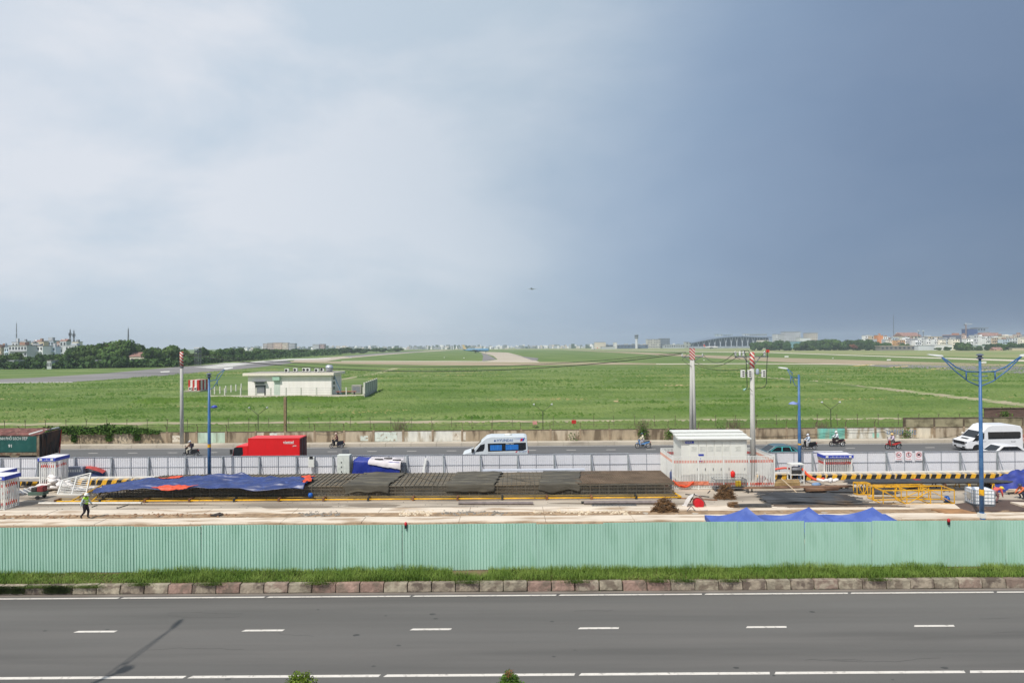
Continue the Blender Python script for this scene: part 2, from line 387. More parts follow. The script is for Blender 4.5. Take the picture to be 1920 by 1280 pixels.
# sample more densely near
yy = 80 + 260 * rng.beta(0.9, 2.2, 110000); xx = rng.uniform(-1.05, 1.05, 110000) * yy
dens = np.array([mnoise.noise(Vector((a * .02, b * .05, 0))) for a, b in zip(xx, yy)])
ok = (rng.uniform(-.7, .35, len(xx)) < dens)
for q in keep_out: ok &= ~in_poly(xx, yy, q)
S(tag(link('field_grass', tufts(0, (xx[ok], yy[ok]), 0.30, 0.34, tuft_mat, 'field_grass')), 'lush green grass of the airfield beyond the wall', 'grass'), 'stuff')
# weedy dark clumps and dry straw patches scattered in drifts
def drift(n, centres, sx, sy):
    c = np.array(centres)[rng.integers(0, len(centres), n)]; return c[:, 0] + rng.normal(0, 1, n) * sx * c[:, 1] / 100, c[:, 1] + rng.normal(0, 1, n) * sy * c[:, 1] / 100
cen = [(rng.uniform(-.95, .95) * y_, y_) for y_ in rng.uniform(92, 290, 130)]
wx, wy = drift(9000, cen, 3.2, 1.0); okw = wy > 90
for q in keep_out: okw &= ~in_poly(wx, wy, q)
S(tag(link('weed_clumps', tufts(0, (wx[okw], wy[okw]), 0.42, 0.32, mat('weed_green', (0.062, 0.125, 0.022), .9, col2=(0.095, 0.165, 0.03), scale=.3, world=True, spec=.1), 'weed_clumps')), 'darker weedy clumps scattered through the airfield grass', 'weeds'), 'stuff')
cen = [(rng.uniform(-.95, .95) * y_, y_) for y_ in rng.uniform(96, 330, 46)]
wx, wy = drift(4200, cen, 4.5, .8); okw = wy > 90
for q in keep_out: okw &= ~in_poly(wx, wy, q)
S(tag(link('dry_tufts', tufts(0, (wx[okw], wy[okw]), 0.2, 0.32, mat('straw', (0.215, 0.235, 0.075), .9, col2=(0.28, 0.25, 0.105), scale=.2, world=True, spec=.1), 'dry_tufts')), 'yellowish dry tufts scattered through the airfield grass', 'grass'), 'stuff')
# taller dark bank in front of the equipment building
bx = rng.uniform(-82, -34, 9000); by = 137.2 - np.abs(rng.normal(0, 3.2, 9000)) + 1.5 * np.sin(bx * .35)
kb = (by < 139.3)
tall_mat = mat('tall_grass', (0.075, 0.145, 0.022), 0.9, col2=(0.12, 0.19, 0.036), scale=.2, world=True, spec=.1)
S(tag(link('tall_bank_grass', tufts(0, (bx[kb], by[kb]), 0.55, 0.45, tall_mat, 'tall_bank_grass')), 'tall dark grass bank before the airfield building', 'grass'), 'stuff')
# ================================================================== near road
asph = mat('asphalt_near', (0.128, 0.122, 0.115), 0.88, var=0.22, scale=0.28, detail=10, world=True, stretch=(.1, 1.8, 1), lo=.3, hi=.7, col3=(0.152, 0.143, 0.134), scale3=.5, lo3=.45, hi3=.7, bump=.35, bscale=30, spec=.25)
b = MB(); b.grid(lambda a, c: (-90 + 180 * a, 4 + 24.85 * c, 0.0), 12, 4); near_road = S(b.build('near_road', asph))
gut = mat('gutter_grit', P(124, 116, 108), 0.9, var=.15, scale=1.5, world=True, stretch=(.3, 1, 1))
b = MB(); b.box(-90, 90, 28.75, 28.98, -.05, 0.006); b.build('gutter', gut, near_road)
road_white = mat('road_paint', P(216, 209, 200), 0.75, var=.06, scale=1.2, world=True, col3=P(160, 154, 148), scale3=5, lo3=.55, hi3=.72)
def marking(x0, x1, yc, w, parent, z=0.004):
    b = MB(); sk = .12
    b.add([(x0, yc - w / 2, z), (x1 - sk * .5, yc - w / 2, z), (x1, yc + w / 2, z), (x0 + sk, yc + w / 2, z)], [(0, 1, 2, 3)])
    return b.build('lane_marking', road_white, parent)
for k in range(-7, 13):
    marking(-11.7 + 7 * k, -11.7 + 7 * k + 6.90, 21.68, .16, near_road)
    marking(-18.6 + 6.9 * k, -18.6 + 6.9 * k + 6.84, 28.55, .13, near_road)
    marking(-18.35 + 7.0 * k, -18.35 + 7.0 * k + 1.76, 25.2, .15, near_road)
# tarred cracks and small stains on the near road
tar = mat('tar_seal', (0.07, 0.068, 0.066), .8, var=.2, scale=3, world=True)
for k in range(9):
    x0_, y0_ = random.uniform(-24, 24), random.uniform(21.9, 28.2); pts_ = [(x0_, y0_)]
    for q in range(random.randint(5, 12)): pts_.append((pts_[-1][0] + random.uniform(.15, .5), pts_[-1][1] + random.gauss(0, .05)))
    b = MB()
    for (ax_, ay_), (cx2, cy2) in zip(pts_[:-1], pts_[1:]): b.add([(ax_, ay_ - .008, .003), (cx2, cy2 - .008, .003), (cx2, cy2 + .008, .003), (ax_, ay_ + .008, .003)], [(0, 1, 2, 3)])
    b.build('road_crack', tar, near_road)
for k in range(26):
    x0_, y0_, r_ = random.uniform(-24, 24), random.uniform(21.2, 28.3), random.uniform(.03, .12); b = MB(); b.add([(x0_ + r_ * 1.6 * math.cos(a) * random.uniform(.7, 1), y0_ + r_ * math.sin(a) * random.uniform(.7, 1), .003) for a in np.linspace(0, 6.28, 10)[:-1]], [tuple(range(9))]); b.build('road_stain', tar, near_road)
# kerb of single stones
kst = [mat('kerb_stone_%d' % i, c, .9, var=.3, scale=3.2, detail=8, lo=.3, hi=.7, col3=c3, scale3=2.2, lo3=.48, hi3=.58, bump=.9, bscale=9, rnd=.18)
       for i, (c, c3) in enumerate([(P(148, 136, 120), P(104, 92, 82)), (P(150, 124, 112), P(122, 106, 94)), (P(156, 146, 128), P(124, 112, 98)), (P(134, 116, 104), P(158, 146, 130))])]
kerb = S(link('kerb', None))
kmesh = []
for i, m in enumerate(kst):
    for q in range(2):
        b = MB(); b.box(-.56, .56, -.0, .3, 0, .42)
        me = b.mesh('kerb_stone', m, bev=.035 + .012 * q, seg=2)
        for v in me.vertices:
            n_ = mnoise.noise_vector(v.co * 3 + Vector((i * 7, q * 11, 0))); v.co += n_ * .012
            if v.co.z > .2: v.co.y += .05
        kmesh.append(me)
x = -46.0
while x < 46:
    link('kerb_stone', random.choice(kmesh + kmesh[4:6] + kmesh[0:2]), kerb, (x, 28.98 + random.uniform(-.015, .015), random.uniform(-.015, .012)), rot=(0, random.uniform(-.012, .012), random.uniform(-.012, .012)), scale=(random.choice([1, 1, 1, 1, .97]), 1, 1))
    x += 1.152
soil = mat('verge_soil', P(112, 96, 70), .95, var=.25, scale=1.5, world=True)
b = MB(); b.grid(lambda a, c: (-60 + 120 * a, 29.24 + 2.6 * c, .36 + .05 * mnoise.noise(Vector((a * 60, c * 3, 0)))), 120, 4); S(b.build('verge', soil))
b = MB(); b.box(-60, 60, 31.8, 31.86, -.1, .4); S(b.build('verge_edge', soil))
# verge grass: bent blades in clumps of uneven height
def blade_mesh(x, y, z, h, w, lean, ang, name, m):
    n = len(x); dx, dy = np.cos(ang), np.sin(ang); pxv, pyv = -dy, dx
    v = np.zeros((n, 5, 3))
    for i, (t, ww) in enumerate([(0, 1), (0, -1), (.55, .75), (.55, -.75), (1, 0)]):
        v[:, i, 0] = x + dx * lean * h * t ** 2 + pxv * w * ww
        v[:, i, 1] = y + dy * lean * h * t ** 2 + pyv * w * ww
        v[:, i, 2] = z + h * t * (1 - .25 * lean * t)
    base = np.arange(n)[:, None] * 5
    f = np.concatenate([base + np.array([0, 1, 3]), base + np.array([0, 3, 2]), base + np.array([2, 3, 4])])
    return np_mesh(name, v.reshape(-1, 3), f, m)
vg = mat('verge_blades', (0.108, 0.19, 0.026), .75, col2=(0.20, 0.28, 0.056), scale=.8, detail=6, world=True, lo=.35, hi=.65, col3=(0.17, 0.22, 0.05), scale3=6, lo3=.6, hi3=.75, spec=.2)
nb = 95000
gx = rng.uniform(-46, 46, nb); gy = 29.28 + 1.42 * rng.beta(1.1, 1.2, nb)
hn = np.array([mnoise.noise(Vector((a * .22, 3.3, 0))) * .5 + mnoise.noise(Vector((a * .9, b_ * 1.2, 7))) * .35 for a, b_ in zip(gx, gy)])
hh = np.clip(.30 + .40 * hn + .06 * (gy - 29.3), .09, .75) * rng.uniform(.6, 1.25, nb)
bare = ((gx > -3.1) & (gx < -1.3) & (gy > 30.0)) | ((gx > 21.8) & (gx < 23.6) & (gy > 30.3))
hh[gx < -19] *= .62
kp = ~bare
S(tag(link('verge_grass', blade_mesh(gx[kp], gy[kp], np.full(kp.sum(), .33), hh[kp], rng.uniform(.006, .012, kp.sum()), rng.uniform(.15, .95, kp.sum()), rng.uniform(0, 6.283, kp.sum()), 'verge_grass', vg)),
      'ragged long green grass between kerb and green fence', 'grass'), 'stuff')
# grass hanging over the kerb
nb = 4200
cx_ = rng.choice(np.array([-23.2, -22.4, -20.8, -20.3, -18, -14.5, -9.4, -2.2, 3.0, 6.9, 8.2, 10.4, 17.5]), nb); gx = cx_ + rng.normal(0, .32, nb); gy = rng.uniform(28.95, 29.25, nb)
S(tag(link('kerb_grass', blade_mesh(gx, gy, np.where(cx_ < -20, .3, .38) * np.ones(nb), rng.uniform(.12, .3, nb), rng.uniform(.005, .01, nb), rng.uniform(.8, 1.6, nb), rng.uniform(3.6, 5.8, nb), 'kerb_grass', vg)),
      'grass tufts drooping over the worn kerb stones', 'grass'), 'stuff')
# drooping mats at far left
nb = 5000; cx_ = rng.choice(np.array([-23.9, -22.2, -21.7, -24.6]), nb); gx = cx_ + rng.normal(0, .22, nb); gz = rng.uniform(.05, .40, nb)
S(tag(link('creeping_grass', blade_mesh(gx, np.full(nb, 28.97), gz, rng.uniform(.05, .16, nb), rng.uniform(.006, .011, nb), rng.uniform(.6, 1.5, nb), rng.uniform(3.6, 5.8, nb), 'creeping_grass', mat('dull_grass', (0.08, 0.12, 0.03), .8, var=.3, scale=4, world=True))),
      'dull creeping grass hanging down the kerb at the left', 'grass'), 'stuff')
# ================================================================== green corrugated fence
green = mat('green_sheet', P(168, 205, 188), .5, var=.035, scale=.6, rnd=.05, stretch=(1, 1, .3), spec=.45, col3=P(156, 196, 176), scale3=1.6, lo3=.5, hi3=.7)
PW, RIB = 3.42, 3.42 / 23
prof = []
for k in range(23):
    x0 = k * RIB
    prof += [(x0, 0), (x0 + .104, 0), (x0 + .110, .038), (x0 + .137, .038)]
prof.append((PW, 0))
b = MB(); o0 = 0
for i, (px_, py_) in enumerate(prof):
    for z in (0, .8, 1.6, 2.34): b.v.append((px_, py_, z))
for i in range(len(prof) - 1):
    for j in range(3):
        a = i * 4 + j; b.f.append((a, a + 4, a + 5, a + 1)); b.m.append(0)
gpanel = b.mesh('sheet_panel', green)
fence = T('green_fence', 'long pale green corrugated sheet fence standing behind the grassy kerb', 'fence', (0, 30.75, .4))
pb = MB(); pb.box(-.03, .03, .142, .2, 0, 2.2); pb.bar((0, .2, 1.8), (0, .95, -.05), .05); pmesh = pb.mesh('post', grey_steel)
rb = MB(); rb.box(0, PW, .1, .14, 1.9, 1.95); rb.box(0, PW, .1, .14, .5, .55); rmesh = rb.mesh('rail', grey_steel)
for k in range(-15, 16):
    x0 = -22.76 + PW * (k + 7)
    if x0 < -48 or x0 > 46: continue
    link('sheet_panel', gpanel, fence, (x0, random.uniform(-.02, .02), random.uniform(-.035, .03)), rot=(random.uniform(-.016, .016), random.uniform(-.006, .006), random.uniform(-.007, .007)))
    link('post', pmesh, fence, (x0, 0, 0)); link('rail', rmesh, fence, (x0, 0, 0))
# ================================================================== construction site ground
dust = mat('site_concrete', P(182, 170, 154), .92, var=.13, scale=.6, detail=9, world=True, stretch=(.25, 1.8, 1), col3=P(138, 128, 116), scale3=.4, lo3=.46, hi3=.62, bump=.4, bscale=12)
b = MB(); b.box(-80, 80, 31.86, 54.3, -.06, 0.0); S(b.build('site_ground', dust))
damp = mat('damp_concrete', P(132, 120, 106), .7, var=.12, scale=.6, world=True, stretch=(.3, 1.5, 1))
for (u, v, du, dv) in [(520, 950, 34, 3.2), (585, 949.5, 40, 3), (700, 947, 60, 3.4), (820, 951, 70, 2.2), (1000, 951, 90, 2.4), (300, 946, 120, 2.2), (60, 944, 70, 5), (1080, 943, 60, 1.6), (1250, 944, 60, 2)]:
    pts = [G(u + du * math.cos(a) * random.uniform(.75, 1.05), v + dv * math.sin(a) * random.uniform(.7, 1.1), .004) for a in np.linspace(0, 6.283, 17)[:-1]]
    b = MB(); b.add([(p.x, p.y, .004 + .0005 * random.random()) for p in pts], [tuple(range(len(pts)))]); o = b.build('damp_patch', damp); S(o)
    if o.data.polygons[0].normal.z < 0: o.data.flip_normals()
beam_m = mat('guide_wall_concrete', P(216, 202, 184), .9, var=.08, scale=.9, detail=8, world=True, stretch=(.3, 1.5, 1), col3=P(172, 150, 126), scale3=1.1, lo3=.5, hi3=.66, bump=.4, bscale=14)
for (y0, y1, h, nm) in [(40.25, 41.55, .1, 'guide_wall'), (42.7, 43.95, .07, 'guide_wall')]:
    w = S(link(nm, None)); x = -50.0
    while x < 54:
        L_ = random.uniform(5.2, 6.6)
        b = MB(); b.box(0, L_ - .02, y0, y1, -.05, h + random.uniform(-.012, .012)); b.build('concrete_length', beam_m, w, (x, 0, 0), bev=.03)
        x += L_
trench = mat('trench_earth', P(150, 126, 100), .95, var=.25, scale=2, world=True, bump=.8, bscale=8)
b = MB(); b.grid(lambda a, c: (-50 + 104 * a, 41.55 + 1.15 * c, .04 + .14 * mnoise.noise(Vector((a * 150, c * 3, 1))) * math.sin(c * 3.14)), 400, 5); S(b.build('trench_fill', trench), 'stuff'); tag(bpy.data.objects['trench_fill'], 'strip of rough earth between the concrete guide walls', 'earth')
b = MB(); b.box(-50, 54, 39.2, 40.24, .004, .02); S(b.build('earth_strip', trench))
# rubble lumps
lump_m = [mat('rubble_pale', P(206, 190, 166), .95, var=.15, scale=3, world=True), mat('rubble_brown', P(150, 118, 92), .95, var=.2, scale=3, world=True), mat('rubble_grey', P(134, 128, 120), .95, var=.2, scale=3, world=True)]
def lumps(name, label, spots, mi):
    b = MB()
    for (x, y, z, r) in spots:
        ph = random.uniform(0, 6); q = []
        for i in range(3):
            zz = (0, .55, .95)[i]; rr = r * (1, .85, .35)[i]
            for k in range(6): a = ph + k * 1.047; q.append((x + rr * math.cos(a) * random.uniform(.7, 1.2), y + rr * math.sin(a) * random.uniform(.7, 1.2), z + r * zz * random.uniform(.6, 1)))
        fs = [(k, (k + 1) % 6, 6 + (k + 1) % 6, 6 + k) for k in range(6)] + [(6 + k, 6 + (k + 1) % 6, 12 + (k + 1) % 6, 12 + k) for k in range(6)] + [tuple(range(12, 18))]
        b.add(q, fs)
    return S(tag(b.build(name, lump_m[mi]), label, 'rubble'), 'stuff')
def line_spots(u0, u1, v, n, spread=.3, r=(.05, .15)):
    out = []
    for _ in range(n):
        p = G(random.uniform(u0, u1), v, 0); out.append((p.x, p.y + random.gauss(0, spread), 0, random.uniform(*r)))
    return out
lumps('rubble', 'brown clods along the trench at the left', line_spots(-30, 250, 969, 90, .25) + line_spots(250, 460, 966, 80, .25), 1)
lumps('rubble', 'small brown clods scattered along the foot of the front guide wall', line_spots(-20, 1900, 979.5, 260, .22, (.02, .06)), 1)
lumps('rubble', 'loose chips scattered over the site slab', [(random.uniform(-38, 36), random.uniform(42, 46), .01, random.uniform(.012, .05)) for _ in range(420)], 2)
lumps('rubble', 'grey spoil heap in the trench beside the rail, left of centre', line_spots(560, 640, 964, 150, .3, (.05, .14)) + line_spots(820, 960, 962, 120, .25), 2)
lumps('rubble', 'pale crushed concrete in the trench near the middle', line_spots(750, 810, 963, 110, .3, (.05, .16)) + line_spots(1000, 1200, 961, 220, .3, (.04, .14)), 0)
# ================================================================== grey hoarding between site and far road
GFY, SP = 53.5, 3.27
sheet_m = mat('lavender_sheet', P(216, 216, 221), .45, var=.03, scale=.8, rnd=.02, stretch=(1, 1, .3))
frame_m = mat('hoarding_frame', P(156, 160, 168), .5, .2, var=.1)
b = MB(); nr = 17; prof = []
for k in range(nr):
    x0 = k * SP / nr; prof += [(x0, 0), (x0 + SP / nr * .7, 0), (x0 + SP / nr * .75, .03), (x0 + SP / nr * .95, .03)]
prof.append((SP, 0))
for px_, py_ in prof: b.v += [(px_, py_, .05), (px_, py_, 2.2)]
for i in range(len(prof) - 1): b.f.append((2 * i, 2 * i + 2, 2 * i + 3, 2 * i + 1)); b.m.append(0)
gsheet = b.mesh('sheet_panel', sheet_m)
b = MB(); b.box(0, SP, -.055, -.012, 2.155, 2.2); rail_top = b.mesh('top_rail', frame_m)
b = MB(); b.box(.05, SP - .05, -.045, -.012, 1.23, 1.265); rail_mid = b.mesh('middle_rail', frame_m)
b = MB(); b.box(-.02, .02, -.05, -.011, .05, 2.15); stud = b.mesh('stud', frame_m)
b = MB(); b.box(-.06, .06, -.16, -.06, 0, 2.15); gpost = b.mesh('post', mat('hoarding_post', P(150, 156, 160), .5, .2, var=.12, rnd=.2))
b = MB(); b.bar((0.03, -.14, 1.95), (.18, -.75, .02), .06); gbrace = b.mesh('brace', frame_m)
hoard = T('grey_hoarding', 'long pale grey sheet hoarding with braced posts along the site', 'fence', (0, GFY, 0))
for k in range(-17, 18):
    x0 = G(142, 900).x / G(142, 900).y * GFY + SP * (k + 12)
    if x0 < -56 or x0 > 54: continue
    link('sheet_panel', gsheet, hoard, (x0, random.uniform(-.006, .006), random.uniform(-.015, .015)), rot=(random.uniform(-.01, .01), 0, 0))
    link('top_rail', rail_top, hoard, (x0, 0, 0)); link('middle_rail', rail_mid, hoard, (x0, 0, 0)); link('stud', stud, hoard, (x0 + SP / 2, 0, 0))
    link('post', gpost, hoard, (x0, 0, 0), rot=(random.uniform(-.01, .01), random.uniform(-.012, .012), 0)); link('brace', gbrace, hoard, (x0, 0, 0))
# hazard-painted concrete barrier blocks at its foot
haz = bpy.data.materials.new('hazard_paint'); haz.use_nodes = True
def stripes(m, ca, cb, freq, slope):
    n = m.node_tree; L = n.links.new; bs = n.nodes['Principled BSDF']; bs.inputs['Roughness'].default_value = .7
    t_ = n.nodes.new('ShaderNodeTexCoord'); s_ = n.nodes.new('ShaderNodeSeparateXYZ'); L(t_.outputs['Object'], s_.inputs[0])
    a = n.nodes.new('ShaderNodeMath'); a.operation = 'MULTIPLY_ADD'; L(s_.outputs['Z'], a.inputs[0]); a.inputs[1].default_value = slope; L(s_.outputs['X'], a.inputs[2])
    f = n.nodes.new('ShaderNodeMath'); f.operation = 'MULTIPLY'; L(a.outputs[0], f.inputs[0]); f.inputs[1].default_value = freq
    g = n.nodes.new('ShaderNodeMath'); g.operation = 'FRACT'; L(f.outputs[0], g.inputs[0])
    h = n.nodes.new('ShaderNodeMath'); h.operation = 'GREATER_THAN'; L(g.outputs[0], h.inputs[0]); h.inputs[1].default_value = .5
    nz = n.nodes.new('ShaderNodeTexNoise'); nz.inputs['Scale'].default_value = 5; nz.inputs['Detail'].default_value = 6; L(t_.outputs['Object'], nz.inputs['Vector'])
    mxx = n.nodes.new('ShaderNodeMix'); mxx.data_type = 'RGBA'; L(h.outputs[0], mxx.inputs['Factor']); mxx.inputs['A'].default_value = (*ca, 1); mxx.inputs['B'].default_value = (*cb, 1)
    m2 = n.nodes.new('ShaderNodeMix'); m2.data_type = 'RGBA'; m2.blend_type = 'MULTIPLY'; m2.inputs['Factor'].default_value = .7
    r_ = n.nodes.new('ShaderNodeMapRange'); r_.inputs['From Min'].default_value = .3; r_.inputs['From Max'].default_value = .6; r_.inputs['To Min'].default_value = .55; L(nz.outputs['Fac'], r_.inputs['Value'])
    L(mxx.outputs['Result'], m2.inputs['A']); L(r_.outputs[0], m2.inputs['B']); L(m2.outputs['Result'], bs.inputs['Base Color'])
stripes(haz, P(34, 32, 32), P(230, 176, 40), 1.2, -.4)
bconc = mat('barrier_concrete', P(208, 204, 196), .9, var=.1, scale=2)
b = MB(); b.box(0, 2.96, .28, .75, 0, .62, 0); b.box(.0, 2.96, .0, .28, .02, .5, 1)
barm = b.mesh('barrier_block', [bconc, haz], bev=.02)
left_n = 0; right_n = 0
for k in range(-16, 18):
    x0 = 3.0 * k
    if -26 < x0 < 21 or x0 < -52 or x0 > 49: continue
    if x0 < 0:
        left_n += 1; lb = 'yellow and black concrete barrier block left of the rebar cage, %s from the left' % ORD[left_n - 1]
    else:
        right_n += 1; lb = 'yellow and black concrete barrier block below the warning signs side, %s from the white kiosk' % ORD[right_n - 1]
    tag(link('barrier_block', barm, None, (x0, 52.0, 0)), lb, 'barrier', 'hazard barrier blocks at the hoarding foot')
# ================================================================== far road, kerb ledge
asph2 = mat('asphalt_far', (0.135, 0.134, 0.134), .88, var=.1, scale=.2, world=True, stretch=(.1, 1.5, 1), spec=.25)
b = MB(); b.grid(lambda a, c: (-130 + 260 * a, 54.3 + 16.8 * c, 0.0), 8, 3); far_road = S(b.build('far_road', asph2))
for k in range(-22, 23):
    x0 = G(170, 848).x + 4.5 * (k + 10)
    if abs(x0) > 80: continue
    marking(x0, x0 + 1.15, 68.0, .16, far_road)
b = MB(); b.box(-130, 130, 70.6, 70.75, 0, .004); b.build('edge_line', road_white, far_road)
led = mat('ledge_concrete', P(190, 180, 164), .9, var=.12, scale=.5, world=True, stretch=(.4, 1, 1), col3=P(150, 140, 128), scale3=.8, lo3=.55, hi3=.7)
kf = S(link('kerb_ledge', None)); x = -90.0
while x < 90:
    b = MB(); b.box(0, 2.98, 71.1, 72.35, -.05, .38); b.build('ledge_length', led, kf, (x, 0, 0), bev=.03); x += 3.0
# ================================================================== boundary wall of stained panels
WY = 72.45
wcols = [('wall_tan', P(186, 172, 150), P(126, 110, 90)), ('wall_brown', P(168, 152, 128), P(112, 98, 80)), ('wall_pale', P(206, 196, 176), P(140, 118, 90)), ('wall_mint', P(186, 206, 186), P(150, 160, 140)), ('wall_teal', P(120, 186, 172), P(146, 170, 150)), ('wall_white', P(208, 206, 196), P(160, 148, 126))]
wm = [mat(n_, c, .92, var=.12, scale=1.4, stretch=(1.7, 1, .45), col3=c3, scale3=.8, lo3=.48, hi3=.62, rnd=.1, detail=9) for n_, c, c3 in wcols]
pill_m = mat('wall_pillar', P(150, 132, 110), .92, var=.2, scale=2, rnd=.12)
cope_m = mat('wall_coping', P(96, 84, 70), .95, var=.3, scale=2, rnd=.1)
wall = T('boundary_wall', 'weathered stained concrete panel wall with wire fence along the far road', 'wall', (0, WY, 0))
PS = 3.55; x0w = G(424, 830).x / G(424, 830).y * WY
b = MB(); b.box(.12, PS - .12, 0, .14, .36, 1.62); pan = [b.mesh('wall_panel', m) for m in wm]
b = MB(); b.box(.12, PS - .12, -.02, .17, 1.62, 1.69); cope = b.mesh('coping', cope_m)
b = MB(); b.box(-.12, .12, -.05, .2, .36, 1.74); pil = b.mesh('pillar', pill_m)
b = MB(); b.bar((0, .1, 1.7), (0, .1, 2.3), .05); b.bar((0, .1, 2.3), (0, -.18, 2.62), .045); wire_brown = mat('wire_brown', P(104, 90, 74), .8, var=.2); fpost = b.mesh('fence_post', wire_brown)
b = MB()
for z in (1.9, 2.1): b.bar((0, .1, z), (PS, .1, z), .007)
b.bar((0, 0.0, 2.42), (PS, 0.0, 2.42), .007); b.bar((0, -.12, 2.55), (PS, -.12, 2.55), .007); b.bar((0, .1, 2.3), (PS, .1, 2.3), .03)
fwire = b.mesh('fence_wire', wire_brown)
b = MB()
for k in range(16): b.bar((k * PS / 16, .1, 1.7), (k * PS / 16, .1, 2.3), .008)
fmesh = b.mesh('fence_mesh', wire_brown)
b = MB(); b.box(.05, PS - .05, .02, .16, 1.69, 2.72); up_pan = b.mesh('upper_panel', mat('wall_upper', P(150, 142, 114), .92, var=.15, scale=1.2, col3=P(104, 96, 74), scale3=.9, lo3=.48, hi3=.64, rnd=.08))
b = MB(); b.box(-.1, .1, -.02, .2, 1.74, 2.82); up_pil = b.mesh('upper_pillar', cope_m)
b = MB(); b.box(0, PS, -.03, .2, 2.72, 2.82); up_cap = b.mesh('upper_coping', cope_m)
wm_pick = {-17: 0, -18: 0}
for k in range(-28, 32):
    x0 = x0w + PS * k
    if abs(x0) > 86: continue
    u = 960 + FPX * (x0 + PS / 2) / WY
    if 365 < u < 440: i = 3 if u > 395 else 5
    elif 1505 < u < 1600: i = 4
    elif 1600 <= u < 1640: i = 4 if u > 1618 else 5
    elif 1640 <= u < 1700: i = 5
    elif 690 < u < 760 or 780 < u < 850: i = random.choice([2, 5])
    else: i = random.choice([0, 0, 1, 1, 2])
    link('wall_panel', pan[i], wall, (x0, 0, 0), rot=(random.uniform(-.01, .01), 0, 0)); link('coping', cope, wall, (x0, 0, 0)); link('pillar', pil, wall, (x0, 0, 0))
    if u < 1690:
        link('fence_post', fpost, wall, (x0, 0, 0), rot=(random.uniform(-.03, .03), random.uniform(-.04, .04), 0)); link('fence_wire', fwire, wall, (x0, 0, 0)); link('fence_mesh', fmesh, wall, (x0, 0, 0))
    else:
        link('upper_panel', up_pan, wall, (x0, 0, 0)); link('upper_pillar', up_pil, wall, (x0, 0, 0)); link('upper_coping', up_cap, wall, (x0, 0, 0))
# painted and pasted patches on the wall
patch_cols = [P(206, 214, 204), P(160, 206, 190), P(214, 206, 190), P(196, 190, 176)]
for (u, w_, z0, z1, ci) in [(333, 1.3, .5, 1.3, 2), (512, .9, .9, 1.5, 0), (682, .9, .5, 1.1, 0), (722, 2.8, .45, 1.5, 0), (1290, 1.6, .5, 1.4, 3), (860, 1.6, .5, 1.5, 2), (1640, .8, .5, 1.0, 1)]:
    xc = (u - 960) / FPX * WY
    b = MB(); b.box(-w_ / 2, w_ / 2, -.012, -.004, z0, z1); b.build('painted_patch', mat('patch_%d' % ci, patch_cols[ci], .9, var=.12, scale=3, col3=P(150, 128, 100), scale3=2.5, lo3=.55, hi3=.68), wall, (xc, 0, 0))
gpaint = mat('graffiti_blue', P(96, 140, 190), .9, var=.15, scale=6)
for (u, n_) in [(1662, 7), (1690, 6)]:
    for k in range(n_):
        xc = (u - 960) / FPX * WY + k * .3
        b = MB(); b.tube([(xc + .12 * math.sin(q * 2.2 + k), -.004, .8 + .55 * q / 5 + .05 * math.cos(q * 3 + k)) for q in range(6)], .025, 5); b.build('graffiti_stroke', gpaint, wall)
# second, airfield fence behind the wall
pf = T('airfield_fence', 'thin wire airfield fence with Y topped posts behind the boundary wall', 'fence', (0, 86, 0))
b = MB(); fence_brown = mat('fence_brown', P(98, 88, 74), .8, var=.2); b.bar((0, 0, 0), (0, 0, 1.5), .05); b.bar((0, 0, 1.5), (0, -.2, 1.72), .04); b.bar((0, 0, 1.5), (0, .2, 1.72), .04); ap = b.mesh('fence_post', fence_brown)
b = MB()
for z in (.4, .9, 1.45): b.bar((0, 0, z), (2.9, 0, z), .008)
aw = b.mesh('fence_wire', fence_brown)
for k in range(-30, 30):
    if abs(2.9 * k) > 86: continue
    link('fence_post', ap, pf, (2.9 * k, 0, 0), rot=(random.uniform(-.04, .04), random.uniform(-.05, .05), 0)); link('fence_wire', aw, pf, (2.9 * k, 0, 0))
# red-brown shed wall at far right behind the boundary wall
p0 = D(1848, 790, 80); p1 = D(2080, 786, 80)
b = MB(); b.box(0, p1.x - p0.x, 0, .3, 0, 3.0); bw = T('brick_wall', 'long dark red brown brick wall above the boundary wall at the right edge', 'wall', (p0.x, 80, 0))
b.build('wall_body', mat('old_brick', P(104, 82, 76), .95, var=.25, scale=1.5, stretch=(.5, 1, 4)), bw)
b = MB(); b.box(-.1, p1.x - p0.x, -.08, .38, 3.0, 3.12); b.build('coping', cope_m, bw)
